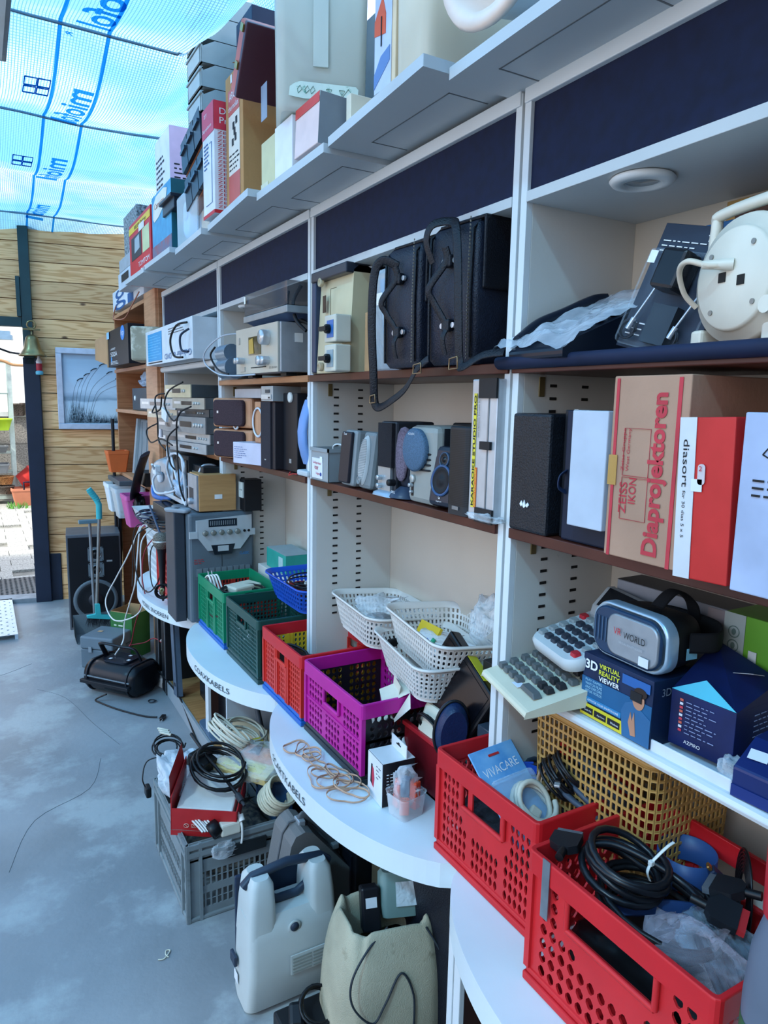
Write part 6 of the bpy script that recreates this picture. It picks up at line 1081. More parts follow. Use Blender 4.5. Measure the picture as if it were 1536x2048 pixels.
t.add('card', M().add([(-.03, .05, 0), (-.03, -.05, 0), (-.05, -.05, .045), (-.05, .05, .05), (.03, -.05, .06), (.03, .05, .06), (-.09, -.02, -.012), (-.09, .06, -.008), (-.03, -.09, .01), (.02, -.10, .04)], [(0, 1, 2, 3), (3, 2, 4, 5), (0, 7, 6, 1), (1, 8, 9, 4)]), cw_); t.add('inner_flap', M().add([(-.02, .05, .02), (-.02, -.04, .02), (.01, -.03, .075), (.0, .05, .08)], [(0, 1, 2, 3)]), cw_)
t = carton('clam_pack', 'dark clear front pack right of the navy zip case', 'pack', .99, 1.265, 1.20, .80, .90, .06, clear('dark_blister', '#3a4450', .6, .1)); t.dec('F', .01, .02, .05, .05, CARD('#7c3038'), 'printed_insert', off=.002)
# ink box, clear pot with orange cartridges, rubber bands
t = T('phone_box', 'white and black card box with a hang tab standing in front of the magenta crate', 'box', (.868, 1.455, ZC), (.09, .085, .115), rz=math.radians(-4)); t.body('carton_body', CARD('#17181c')); t.dec('F', 0, 0, .085, .115, CARD('#d9dbe0'), 'printed_panel'); t.dec('T', 0, 0, .085, .09, CARD('#dadbdc'), 'top_panel'); t.decp('F', [(.02, .05), (.028, .085), (.035, .08), (.04, .055), (.035, .03), (.025, .035)], CARD('#b8304a'), 'printed_picture', off=.001); t.decp('F', [(.018, .04), (.022, .09), (.028, .09), (.024, .06), (.028, .035)], INK, 'printed_picture', off=.0015)
lines(t, 'F', .05, .06, .075, .10, 4, INK, 7, .2); lines(t, 'S', .01, .03, .075, .09, 7, WINK, 7, .2)
t.add('hang_tab', M().box((.02, -.042, .115), (.022, .042, .15)), CARD('#dfe0e2')); t.add('tab_slot', M().box((.0185, -.012, .134), (.0195, .012, .137)).box((.0185, -.004, .137), (.0195, .004, .141)), INK)
t = T('clear_pot', 'clear plastic pot with bagged orange cartridges on the counter', 'pot', (.862, 1.372, ZC), (.075, .072, .06), rz=math.radians(10)); t.add('pot', M().loft([[(x*k, y*k, z) for x, y in rrect(.08, .075, .015)] for z, k in ((0, .86), (.055, 1), (.06, 1.05), (.055, .98), (.003, .83))]), clear('clear_plastic', '#e9f2f6', .08, .06))
for k, (dx_, dy_, c_) in enumerate(((-.015, .015, '#d8502c'), (.012, -.018, '#cf4a2c'), (.0, .0, '#3a5670'), (-.012, -.012, '#e0582f'))):
    q = T('ink_cartridge', '%s ink cartridge in a clear sleeve in the clear pot' % ('orange red, left', 'orange red, right', 'blue grey, middle', 'orange, lowest')[k], 'cartridge', (.862+dx_, 1.372+dy_, ZC+(.008 if k == 3 else .014+.006*k)), (.02, .024, .07 if k < 3 else .04), rz=math.radians(20*k), ry=math.radians(6-5*k)); q.body('cartridge_body', PL(c_, .3), .003)
crumple('clear_sleeve', 'crinkled clear sleeves round the orange cartridges', (.862, 1.372, ZC+.02), (.06, .06, .095), clear('bag_film2', '#e8f0f6', .10, .12, .45), 17, amp=.2)
RBM = mat('rubber_band_tan', '#c39c80', .55, var=.1)
rb_ = random.Random(11)
def band(label, c, a, b, seed):
    q = random.Random(seed); n = 26; ph = q.uniform(0, 6); P = []
    for i in range(n+1):
        t_ = 2*PI*i/n; rr = 1+.22*math.sin(2*t_+ph)+.12*math.sin(3*t_+ph*2); P.append((c[0]+a*rr*math.cos(t_), c[1]+b*rr*math.sin(t_), .6545+.004*(1+math.sin(2*t_+ph))+c[2]))
    return tag(M().tube(smooth_path(P, 3), (.0011, .0032), None, 6, flat=(1, 0, 0)).build('rubber_band', RBM), label, 'rubber band', 'tan rubber bands on the counter')
BQ = ('at the far end of the far clump', 'second in the far clump', 'in the middle of the far clump', 'wide, across the far clump', 'at the near end of the far clump', 'largest, nearest the counter edge', 'crossing the middle of the near clump', 'next to the magenta crate in the near clump', 'large loop at the near right end', 'small, between the two clumps', 'joining both clumps', 'reaching towards the clear pot')
BPOS = [(.745, 1.80, .03, .035), (.76, 1.76, .025, .04), (.765, 1.72, .022, .03), (.775, 1.74, .02, .035), (.77, 1.68, .018, .03), (.745, 1.60, .04, .05), (.765, 1.575, .035, .045), (.79, 1.55, .03, .045), (.775, 1.50, .045, .04), (.80, 1.60, .022, .05), (.765, 1.62, .03, .03), (.795, 1.515, .03, .05)]
for k, (x, y, a, b) in enumerate(BPOS):
    band('tan rubber band '+BQ[k], (x-.005, y, .0015*(k % 4)), a, b, k+1)
# ---- red crate 1 contents
t = T('cable_pack', 'blue card pack with clear window and beige cable, leaning in the red crate', 'cable pack', (.925, .965, .792), (.004, .125, .205), rz=math.radians(96), ry=math.radians(48), rx=math.radians(0))
t.body('card', CARD('#4a8fc8', col2='#7fb4dc'), .001); t.txt('VIVACARE', 'F', .012, .145, .10, .018, WINK, rot=4); t.dec('F', .045, .185, .075, .19, RUB('#c23030'), 'hang_hole'); t.dec('F', .03, .0, .125, .03, CARD('#dfe6ec'), 'white_panel', off=.012); t.txt('Universal\nCable', 'F', .07, .004, .05, .02, INK, off=.013)
o = t.add('beige_cable', M().tube(coil_pts((.07, .065, .014), .038, 4, .006, random.Random(2), None, 1.1, .08, .6), .006), BEI); o.matrix_local = t.fr('F'); o = t.add('connector', M().box((-.02, -.012, 0), (.02, .012, .016)), BEI, bev=.004); o.matrix_local = t.fr('F') @ Matrix.Translation((.055, .045, .016)) @ rot(0, 0, 30)
o = t.add('window', M().box((.005, .005, .002), (.12, .135, .026)), clear('blister_film', '#cfe4f4', .05, .08, .3, 25), bev=.01); o.matrix_local = t.fr('F')
crumple('filler', 'dark leads filling the bottom of the second red crate', (.98, 1.06, .69), (.23, .29, .10), mat('cable_mix', '#30343c', .5, var=.4, scale=60, bump=.8, bscale=60), 15, cat='cables', amp=.2)
coil('cable', 'thick grey blue cable coiled in the second red crate', (1.03, .955, .845), .062, 6, .0065, PL('#3d4856', .4), rot(10, 35, 0), seed=2, sq=1.2, jit=.1, pile=1.1)
coil('cable', 'second thick grey blue cable behind it in the second red crate', (1.03, 1.07, .80), .06, 4, .006, PL('#333d4c', .4), rot(20, 10, 0), seed=42, sq=1.3, jit=.15, pile=1.1)
t = T('vga_plug', 'bright blue cable plug in the second red crate', 'plug', (.99, 1.085, .865), (.03, .045, .014), rz=math.radians(60), ry=math.radians(-30)); t.add('plug_body', M().loft([[(x*k, y, z*k+.008) for x, z in rrect(.032, .014, .004)] for y, k in ((-.02, .6), (-.005, .9), (.012, 1))]), PL('#1f4fb4', .35)); t.add('metal_shell', M().box((-.011, .012, .004), (.011, .02, .012)), METAL()); t.add('screw', M().cyl((.018, -.015, .008), (.018, .02, .008), .003), PL('#1f4fb4')); t.add('screw', M().cyl((-.018, -.015, .008), (-.018, .02, .008), .003), PL('#1f4fb4'))
coil('cable', 'black lead bundled with a tan rubber band in the second red crate', (.985, 1.0, .885), .034, 7, .0035, BLK, rot(40, 20, 20), seed=14, sq=1.3, jit=.12, pile=1.2)
tag(M().tube([(.985+.022*math.cos(a/12*2*PI), 1.02+.010*math.sin(a/12*2*PI), .890+.020*math.sin(a/12*2*PI+.6)) for a in range(13)], (.001, .004), None, 6).tube([(.985+.02*math.cos(a/12*2*PI), 1.012+.012*math.sin(a/12*2*PI), .89+.02*math.sin(a/12*2*PI+.9)) for a in range(13)], (.001, .003), None, 6).build('rubber_band', RBM), 'tan rubber band wound round the black lead bundle', 'rubber band')
t = T('usb_plug', 'black plug with silver end on the bundled lead', 'plug', (.975, .975, .905), (.012, .04, .01), rz=math.radians(-50)); t.body('grip', BLK, .002); t.box('metal_shell', (-.006, -.034, .002), (.006, -.02, .008), METAL())
tag(M().cyl((.895, 1.11, .835), (.90, 1.08, .83), .008).cyl((.90, 1.08, .83), (.905, 1.06, .825), .005).build('audio_plug', PL('#1f7a54')), 'green plug seen through the handle of the second red crate', 'plug')
# ---- red crate 2 contents
crumple('filler', 'dark leads filling the bottom of the nearest red crate', (.95, .66, .68), (.28, .30, .11), BLK, 25, cat='cables', amp=.2)
coil('scart_cable', 'thick black coiled cable at the front of the nearest red crate, white tie', (.885, .735, .875), .062, 4, .0065, RUB('#12161c', .3), rot(14, 8, 10), seed=77, sq=1.05, jit=.09, pile=.9)
def scart(label, loc, rz, rx=0, ry=0, red=False):
    t = T('scart_plug', label, 'plug', loc, (.05, .05, .014), math.radians(rz), math.radians(rx), math.radians(ry))
    t.add('plug_body', M().prism([(-.025, -.025), (.025, -.025), (.025, .008), (.006, .022), (-.012, .022), (-.025, .012)], 0, .014), RUB('#161a20', .45), bev=.002); t.add('contact_shell', M().prism([(-.022, -.036), (.022, -.036), (.022, -.025), (-.022, -.025)], .002, .012), METAL('#6f7780') if not red else PL('#a8282c', .25)); t.add('strain_relief', M().cyl((-.003, .02, .007), (-.003, .045, .007), .007), BLK)
    if not red:
        for k in range(9): t.box('contact', (-.019+.0045*k, -.0375, .004), (-.017+.0045*k, -.036, .010), mat('dark_gap', '#0a0a0c'), 0)
    return t
scart('black scart plug with open contacts resting on the far corner of the nearest red crate', (.835, .810, .902), 120, 0, 8)
cable('cable', 'thick black cable from the corner plug along the coil', [(.868, .785, .912), (.90, .76, .915), (.93, .71, .905), (.95, .66, .89), (.945, .625, .885)], .0065, RUB('#12161c', .3))
scart('black scart plug with a red cap lying in the nearest red crate', (.945, .590, .885), 25, 10, -12, True)
scart('second black scart plug behind the one with the red cap', (.99, .605, .895), 200, 10, 0)
t = T('cable_tie', 'white cable tie standing up round the black cable coil', 'cable tie', (.925, .705, .885), (.01, .01, .05)); t.add('strap', M().tube(smooth_path([(.0, .0, -.01), (-.008, .0, .008), (0, 0, .022), (.012, -.003, .034), (.03, -.006, .046), (.045, -.006, .049)]), (.0008, .003), None, 6, flat=(1, 0, 0)), WHC); t.box('lock', (-.004, -.004, .018), (.004, .004, .026), WHC, .001)
tag(M().loft([[(1.045+.05*math.cos(a)*k, .725+.05*math.sin(a)*k, z) for a in [2*PI*j/36 for j in range(36)]] for k, z in ((1, .83), (1, .88), (.97, .88), (.97, .83))], None, True, False).build('cable_sleeve', PL('#2c4a7c', .4)), 'blue ribbon cable loop standing in the nearest red crate', 'ribbon cable')
for k in range(7):
    tag(M().tube([(1.05+(.075-.006*k)*math.cos(a/30*2*PI)*.6, .62+(.085-.007*k)*math.cos(a/30*2*PI)*.5, .86+(.075-.006*k)*math.sin(a/30*2*PI)) for a in range(31)], .0022).build('flat_cable', BLK), 'black flat cable standing in loops at the back of the nearest red crate, %s turn' % ('outermost', 'second', 'third', 'fourth', 'fifth', 'sixth', 'innermost')[k], 'cable')
t = T('hdmi_plug', 'black plug with gold coloured pins at the back of the nearest red crate', 'plug', (1.03, .655, .875), (.02, .035, .01), rz=math.radians(40), rx=math.radians(40)); t.body('grip', PL('#223048', .4), .002); t.box('metal_shell', (-.007, .0175, .002), (.007, .027, .008), mat('gold', '#c8a060', .3, metal=.9))
tag(M().add([(1.0, .545, .90), (1.01, .520, .905), (1.02, .525, .868), (1.008, .55, .862)], [(0, 1, 2, 3)]).build('paper_tag', CARD('#d8dade')), 'small white paper tag on a lead in the nearest red crate', 'tag')
for k in range(9):
    cable('cable', 'black cable running to the right in the nearest red crate, %s of the bundle' % ('first', 'second', 'third', 'fourth', 'fifth', 'sixth', 'seventh', 'eighth', 'ninth')[k], [(1.0-.012*k, .60, .85+.004*(k % 3)), (.985-.013*k, .56, .845), (.965-.013*k, .52, .83), (.95-.012*k, .495, .80)], .0055, RUB('#151b24', .3))
coil('cable', 'loose black cable coil lower in the nearest red crate', (.90, .67, .82), .075, 5, .0055, BLK, rot(5), seed=55, sq=1.2, jit=.2, pile=1)
tag(M().tube(smooth_path([(.84, .74, .83), (.87, .70, .85), (.92, .67, .85), (.98, .64, .84)]), (.0015, .014), None, 8, flat=(1, 0, 0)).build('ribbon_cable', PL('#24406e', .4)), 'dark blue flat ribbon lying under the black coil', 'ribbon cable')
crumple('plastic_bag', 'clear pinkish plastic bag lying at the near end of the nearest red crate', (.87, .565, .815), (.12, .17, .06), clear('bag_pink', '#e4d8e4', -.05, .10, .5), 33, amp=.3)
crumple('plastic_bag', 'clear bluish plastic bag behind the pinkish one', (.93, .575, .82), (.10, .12, .05), clear('bag_blue', '#c4dcf0', -.06, .10, .5), 37, amp=.3)
# foreground thing at the right edge
t = T('spray_bottle', 'blurred grey and green bottle with a red cap at the right edge, nearest the camera', 'bottle', (.803, .405, .651), (.09, .09, .54))
t.add('body', M().lathe([(0, 0), (.045, 0), (.050, .02), (.050, .30), (.046, .36), (.036, .40), (.030, .42)], n=32), PL('#5c6676', .5)); t.add('label', M().lathe([(.0505, .02), (.0505, .27)], n=32), PL('#1f5a38', .5)); t.add('cap', M().lathe([(.030, .40), (.038, .41), (.040, .50), (.034, .53), (0, .54)], n=24), PL('#c42a34', .4))

# ================================================================ low shelf of the nearest bay (z = 1.076)
ZL = 1.077
t = T('desk_calculator', 'cream desk calculator with orange and dark keys hanging over the shelf edge', 'calculator', (.985, 1.01, ZL+.014), (.19, .20, .03), rz=math.radians(-16), ry=math.radians(-6)); t.o.scale = (1.08, 1.08, 1.05)
t.add('housing', M().prism([(-.11, .0), (.10, 0), (.10, .045), (-.105, .012)], -.10, .10, T=Matrix(((1, 0, 0, 0), (0, 0, -1, 0), (0, 1, 0, 0), (0, 0, 0, 1)))), PL('#d6cfb6', .4), bev=.006)
def key(t, x, y, w, l, c, h=.011, z0=.018): 
    z = z0+.0165+(x+.0)*.158; t.add('key', M().loft([[(x+a*k, y+b*k, z-.004+zz) for a, b in rrect(w, l, .002, 2)] for zz, k in ((0, 1.05), (h*.8, .85), (h, .8))], None, False), PL(c, .45))
cols = ('#4c5257', '#6a6f70', '#6a6f70', '#6a6f70', '#4c5257', '#2b2d31')
for i in range(5):
    for j in range(7):
        if i == 0 and j > 3: continue
        c_ = '#d08a34' if (i == 4 and j < 2) else ('#26282c' if (i == 4 and j > 2) or (j > 4 and i < 3) else '#5a5f60')
        key(t, -.068+.024*i, .083-.0245*j, .016, .017, c_, h=.009)
key(t, -.070, -.045, .017, .055, '#5a5f60', h=.009)
t.dec('T', .09, .012, .115, .028, CARD('#d8dce4'), 'price_sticker', off=-.012)
t = T('desk_calculator', 'grey white desk calculator with red corner keys on top of the cream one', 'calculator', (1.05, .985, ZL+.095), (.16, .17, .03), rz=math.radians(-16), ry=math.radians(-10)); t.o.scale = (1.12, 1.12, 1.1)
t.add('housing', M().loft([[(x*k, y*k, z+(x*k)*.12) for x, y in rrect(.17, .165, .03)] for z, k in ((0, .85), (.006, .97), (.022, 1), (.028, .96))]), PL('#c3c8c8', .4)); t.add('display_hump', M().prism([(.04, .028), (.10, .030), (.10, .075), (.085, .078), (.05, .05)], -.07, .07, T=Matrix(((1, 0, 0, 0), (0, 0, -1, 0), (0, 1, 0, 0), (0, 0, 0, 1)))), PL('#a8aeb0', .4), bev=.004)
t.add('display', M().add([(.052, .06, .052), (.052, -.06, .052), (.084, -.06, .0785), (.084, .06, .0785)], [(0, 1, 2, 3)]), PL('#14181e', .15))
for i in range(5):
    for j in range(6):
        c_ = '#8b9496' if j in (0, 5) or i == 4 else '#2c3440'
        if (i, j) in ((0, 5), (4, 0)): c_ = '#b82834'
        x, y = -.060+.0215*i, .062-.0245*j; z = .029+x*.12; t.add('key', M().loft([[(x+a*k, y+b*k, z+zz) for a, b in rrect(.015, .018, .003, 2)] for zz, k in ((-.002, 1.0), (.005, .85))], None, False), PL(c_, .4))
# 3D viewer box
t = T('viewer_box', 'dark blue carton lettered 3D virtual reality viewer with a picture of a man', 'box', (1.02, .835, ZL), (.115, .165, .120), rz=math.radians(-2)); t.body('carton_body', CARD('#12284a', col2='#0e1f3c'), .001)
t.dec('F', 0, .03, .165, .075, CARD('#1c5a86'), 'printed_panel'); t.txt('3D', 'F', .008, .092, .03, .018, WINK, off=.001, bold=.03); YI = CARD('#d8d83a')
t.txt('VIRTUAL', 'F', .042, .102, .05, .009, YI, off=.001, bold=.02); t.txt('REALITY', 'F', .042, .090, .05, .009, YI, off=.001, bold=.02); t.txt('VIEWER', 'F', .042, .078, .05, .009, WINK, off=.001, bold=.02)
for s_, v in (('PLAY GAMES,', .068), ('WATCH FILMS', .061), ('AND EXPLORE', .054), ('VIRTUAL WORLDS', .047)): t.txt(s_, 'F', .010, v, .042, .005, CARD('#9fd0e4'), off=.001)
t.dec('F', .0, .0, .105, .024, CARD('#d6c62e'), 'printed_panel', off=.0005)
for k, s_ in enumerate(('Google Play', 'App Store', 'Windows')): t.dec('F', .004+.033*k, .006, .033+.033*k, .018, INK, 'store_badge', off=.0015); t.txt(s_, 'F', .012+.033*k, .010, .019, .004, WINK, off=.0025)
t.dec('F', .003, .028, .10, .038, CARD('#2f7fb0'), 'printed_panel', off=.001); t.txt('GET APPS FOR YOUR SMARTPHONE', 'F', .007, .031, .088, .0042, WINK, off=.002); t.dec('F', .098, .095, .16, .112, CARD('#2a5fa0'), 'printed_panel', off=.001); lines(t, 'F', .102, .098, .157, .110, 2, WINK, 3, .35)
SK = CARD('#b88468'); t.decp('F', [(.105, .0), (.10, .045), (.108, .062), (.125, .07), (.145, .06), (.165, .05), (.165, 0)], CARD('#2f6490'), 'printed_figure', off=.001); t.decp('F', circ(.013, 20, .137, .076, .017), SK, 'printed_figure', off=.0015); t.dec('F', .120, .073, .145, .09, INK, 'printed_headset', off=.003); t.decp('F', circ(.014, 18, .141, .091, .009), CARD('#2c1f1a'), 'printed_hair', off=.002); t.decp('F', [(.118, .03), (.122, .05), (.126, .035), (.130, .052), (.133, .03), (.136, .01), (.125, .008)], SK, 'printed_hand', off=.002)
t.txt('3D', 'S', .02, .09, .022, .014, CARD('#8a94a4')); t.txt('VIRTUAL', 'S', .048, .098, .05, .008, CARD('#8a8a3a'))
# VR headset
t = T('vr_headset', 'grey and black VR headset on top of the blue viewer carton', 'headset', (1.04, .825, ZL+.122), (.13, .175, .105), rz=math.radians(-4))
def yz(dw, dh, r, x, zc=.052, k=1): return [(x, a*k, zc+b*k) for a, b in rrect(dw, dh, r, 7)]
t.add('face_shell', M().loft([yz(.150, .080, .030, -.052), yz(.170, .096, .035, -.066), yz(.178, .102, .038, -.058), yz(.178, .102, .038, -.040)][::-1], None), METAL('#9fb9cc', .22)); t.add('blue_band', M().loft([yz(.160, .088, .032, -.0668), yz(.160, .088, .032, -.070), yz(.152, .082, .030, -.072)][::-1]), PL('#233a55', .25))
fp = t.add('silver_plate', M().loft([yz(.118, .075, .022, -.071), yz(.118, .075, .022, -.0745), yz(.112, .07, .02, -.0755)][::-1]), METAL('#9aa0a6', .4)); fp.location = (0, -.018, 0)
o = t.txt('VR', 'F', .066, .054, .018, .012, RINK, off=.0125); o = t.txt('WORLD', 'F', .090, .052, .050, .012, INK, off=.0125); t.txt('VIRTUAL REALITY GLASSES', 'F', .080, .040, .055, .004, PL('#b9bcc0'), off=.0125); t.dec('F', .128, .016, .150, .032, CARD('#d8dce0'), 'price_sticker', off=.0125)
for k in range(5): t.dec('F', .014+.009*k, .03, .0165+.009*k, .075, RUB('#3c5670'), 'vent_slot', off=.008)
t.add('rear_housing', M().loft([yz(.165, .095, .03, -.045), yz(.16, .09, .03, .0), yz(.14, .085, .03, .03), yz(.12, .075, .03, .045)]), RUB('#101318', .6)); t.add('head_strap', M().tube(smooth_path([(-.01, -.085, .06), (.04, -.10, .06), (.09, -.06, .06), (.10, .0, .06), (.09, .06, .06), (.04, .09, .06)]), (.003, .018), None, 8, flat=(1, 0, 0)).tube(smooth_path([(-.0, .0, .10), (.04, .0, .125), (.085, .0, .10), (.10, 0, .06)]), (.003, .015), None, 8, flat=(0, 0, 1)), RUB('#15181d', .8)); t.dec('S', .05, .03, .075, .05, CARD('#7fb8cc'), 'price_sticker', off=-.004)
# blue Azpiro box with open lid
t = T('navy_box', 'navy carton with an opened sloping top flap, standing on the white tray', 'box', (1.055, .690, ZL+.012), (.12, .115, .095), rz=math.radians(3)); NB = CARD('#101f50', col2='#0d1840'); t.body('carton_body', NB, .001)
t.add('top_flap', M().add([(-.06, -.0575, .095), (.06, -.0575, .125), (.06, .0575, .16), (-.06, .0575, .095), (.06, -.0575, .095)], [(0, 1, 2, 3), (0, 4, 1)]), NB); t.add('inner_flap', M().add([(-.0605, .0575, .096), (-.0605, -.0575, .096), (-.055, .0, .128)], [(0, 1, 2)]), CARD('#45b4cc'))
lines(t, 'F', .03, .025, .085, .085, 9, CARD('#8a94b8'), 12, .2)
for k in range(9): t.dec('F', .018, .028+.0066*k, .024, .032+.0066*k, CARD(('#c84050', '#d8d8e0', '#c86050')[k % 3]), 'flag_mark')
t.txt('AZPIRO', 'F', .03, .010, .03, .006, WINK); lines(t, 'S', .05, .03, .11, .085, 6, CARD('#8a94b8'), 13, .15)
bc = t.add('barcode_label', M().box((0, 0, 0), (.04, .03, .0006)), CARD('#d8dade')); bc.matrix_local = Matrix.Translation((.012, -.0, .128)) @ rot(-16, -15, -90); bb = M()
for k in range(14): bb.box((.004+.0024*k, .006, .0006), (.0052+.0024*k+(k % 3)*.0004, .026, .0009))
bb.build('barcode', INK, bc)
t = T('white_tray', 'small white card tray under the navy carton on the low shelf', 'tray', (1.045, .68, ZL), (.16, .15, .011)); t.box('base', (-.08, -.075, 0), (.08, .075, .002), CARD('#c9ced6')); t.box('front_lip', (-.083, -.075, -.010), (-.079, .075, .018), CARD('#d3d8de')); t.box('near_lip', (-.08, -.077, 0), (.06, -.074, .014), CARD('#c9ced6'))
t = T('navy_case', 'navy blue case with a price tag at the right end of the low shelf', 'case', (1.035, .545, ZL), (.15, .12, .07), rz=math.radians(4)); t.add('body', M().prism([(-.075, 0), (.075, 0), (.075, .055), (.04, .08), (-.02, .078), (-.075, .045)], -.06, .06, T=Matrix(((1, 0, 0, 0), (0, 0, -1, 0), (0, 1, 0, 0), (0, 0, 0, 1)))), PL('#14265c', .3), bev=.004)
pt = t.add('price_tag', M().box((0, 0, 0), (.018, .028, .0006)), CARD('#d4dae4')); pt.matrix_local = Matrix.Translation((-.055, .022, .059)) @ rot(0, -32, 10); t.dec('F', .0, .0, .12, .018, PL('#1c3070', .3), 'lower_band', th=.002)
o = t.txt('Pure\nPower', 'F', .04, .004, .03, .012, CARD('#a8b8e0'), off=.002) if False else None
crumple('plastic_film', 'crumpled clear film between the white tray and the navy case', (.985, .612, ZL+.004), (.04, .05, .035), clear('bag_film2', '#e8f0f6', .10, .12, .45), 41)
# rear boxes
t = carton('grey_carton', 'grey white carton marked 12 years+ at the back of the low shelf', 'box', 1.165, 1.03, .76, ZL, 1.29, .075, CARD('#8d9098')); t.txt('12 years+', 'F', .012, .17, .05, .012, INK); t.dec('F', .22, 0, .27, .21, CARD('#9a9094'), 'printed_panel'); t.txt('Virtual Reality', 'F', .20, .14, .06, .01, RINK, off=.001); t.dec('F', .264, 0, .27, .213, CARD('#b8402c'), 'orange_edge', off=.001); t.dec('T', 0, 0, .27, .075, CARD('#3c3e44'), 'top_panel')
t = carton('green_box', 'white and lime green tall box at the back right of the low shelf', 'box', 1.13, .752, .645, ZL, 1.30, .10, CARD('#5f9a2c')); t.dec('F', 0, 0, .04, .223, CARD('#9aa4a0'), 'white_panel')
for v in (.19, .165, .14): o = t.add('round_mark', M().lathe([(.009, 0), (.010, .0006), (.011, 0)], n=20), PL('#5c706a')); o.matrix_local = t.fr('F') @ Matrix.Translation((.02, v, .001)); t.decp('F', circ(.004, 10, .02, v, .006), PL('#5c706a'), 'leaf_mark', off=.001)
t.dec('F', .05, .14, .065, .165, CARD('#c8ccc8'), 'price_sticker', off=.001); t.txt('Standby Killer', 'F', .062, .03, .09, .010, CARD('#a8c880'), rot=90, off=.001) if False else None
t.txt('Standby Killer', 'F', .075, .02, .08, .009, CARD('#a8c880'), rot=90, off=.001)
# ================================================================ things on the floor
# grey euro crate
t = T('storage_crate', 'grey slatted storage crate full of cables standing on the floor', 'crate', (.655, 2.285, 0), (.34, .46, .275)); GC = mat('grey_crate_plastic', '#7c8689', .5, var=.08, scale=10, dirt='#5f6769', dscale=14, dth=.6)
def slat_wall(nm, A, B, nu_):
    A = Vector(A); B = Vector(B); S = lambda u, v: A+(B-A)*u+Vector((0, 0, .012+.20*v))
    def mask(i, j):
        if i in (0, 1, nu_-1, nu_-2) or j in (0, 3): return 's'
        if j >= 6: return 's'
        return 'h'
    m_ = M().perf(S, nu_, 8, .004, mask, .14, .02, .02); D = (B-A).normalized(); Nn = D.cross(Vector((0, 0, 1)))*.005
    for z in (.235, .262): a, b = A+Nn, B+Nn; m_.box((min(a.x, b.x)-.004, min(a.y, b.y)-.004, z-.010), (max(a.x, b.x)+.004, max(a.y, b.y)+.004, z+.006))
    m_.box((min(A.x, B.x), min(A.y, B.y), .205), (max(A.x, B.x)+.003, max(A.y, B.y)+.003, .272))
    for f in (0, .12, .88, 1): q = A+(B-A)*f+Nn*.6; m_.box((q.x-.005, q.y-.005, 0), (q.x+.005, q.y+.005, .27))
    return t.add(nm, m_, GC)
slat_wall('front_wall', (-.165, .225, 0), (-.165, -.225, 0), 24); slat_wall('near_wall', (-.165, -.225, 0), (.165, -.225, 0), 18); slat_wall('far_wall', (.165, .225, 0), (-.165, .225, 0), 18); slat_wall('back_wall', (.165, -.225, 0), (.165, .225, 0), 24); t.box('base', (-.172, -.232, 0), (.172, .232, .014), GC, .004)
t.dec('S', .13, .195, .26, .235, RUB('#23282b'), 'handle_opening', th=.0095)
crumple('filler', 'jumble of leads filling the grey storage crate', (.655, 2.285, .06), (.30, .42, .19), mat('cable_mix2', '#4a4e54', .5, var=.5, scale=50, col2='#a8a494', bump=.8, bscale=60), 51, cat='cables', amp=.15)
t = T('red_carton', 'open red carton with a white inside leaning on top of the grey crate', 'carton', (.60, 2.19, .29), (.20, .21, .09), rz=math.radians(62), rx=math.radians(4), ry=math.radians(-10)); RC = CARD('#b8282c'); WI = CARD('#cfd0cc')
t.box('front_wall', (-.10, -.105, -.02), (-.097, .105, .085), RC, 0); t.box('near_wall', (-.10, -.105, 0), (.10, -.102, .085), RC, 0); t.box('far_wall', (-.10, .102, 0), (.10, .105, .13), RC, 0); t.box('base', (-.1, -.105, 0), (.1, .105, .003), WI, 0); t.add('flap', M().add([(-.10, .105, .085), (.10, .105, .085), (.08, .115, .20), (-.08, .115, .19)], [(0, 1, 2, 3)]), RC); t.box('inner_tray', (-.09, -.09, .03), (.09, .09, .08), WI, .006)
mk = M()
for k in range(5):
    u = .05+.024*k
    if k == 0: mk.tube([(u+.008*math.cos(a/6*PI), .022+.008*math.sin(a/6*PI), 0) for a in range(13)], .0009, None, 4).tube([(u-.005, .027, 0), (u+.005, .017, 0)], .0009, None, 4)
    else: mk.tube([(u-.007, .016, 0), (u+.007, .016, 0), (u+.007, .028, 0), (u-.007, .028, 0), (u-.007, .016, 0)], .0007, None, 4).tube([(u-.004, .018, 0), (u, .026, 0), (u+.004, .019, 0)], .0009, None, 4)
o = mk.build('printed_symbols', CARD('#d8b8a8'), t.o); o.matrix_local = t.fr('F') @ Matrix.Translation((0, 0, .001))
coil('cable', 'thin black cable looping out of the red carton', (.635, 2.22, .40), .085, 4, .0055, BLK, rot(15, 10, 0), seed=61, sq=1.1, jit=.2, pile=1.2)
cable('cable', 'black cable with a plug end lying over the red carton', [(.60, 2.42, .46), (.62, 2.30, .43), (.64, 2.18, .41), (.66, 2.08, .385)], .006, BLK); tag(M().cyl((.66, 2.08, .385), (.665, 2.05, .375), .010).cyl((.665, 2.05, .375), (.668, 2.03, .370), .005).build('aerial_plug', RUB('#2a2d33')), 'dark aerial plug at the end of the black cable over the red carton', 'plug')
t = T('black_adapter', 'black power adapter with leads inside the red carton', 'power adapter', (.60, 2.31, .385), (.07, .08, .05), rz=math.radians(30), rx=math.radians(20)); t.body('housing', BLK, .006)
coil('cable', 'beige cable coil at the back of the grey crate pile', (.79, 2.42, .38), .075, 7, .004, BEI, rot(10, 12, 0), seed=71, sq=1.2, jit=.15, pile=1.2)
coil('cable', 'grey white figure of eight cable bundle left of the beige coil', (.70, 2.36, .44), .032, 7, .004, BEI, rot(25, 25, 40), seed=72, sq=2.6, jit=.12, pile=1)
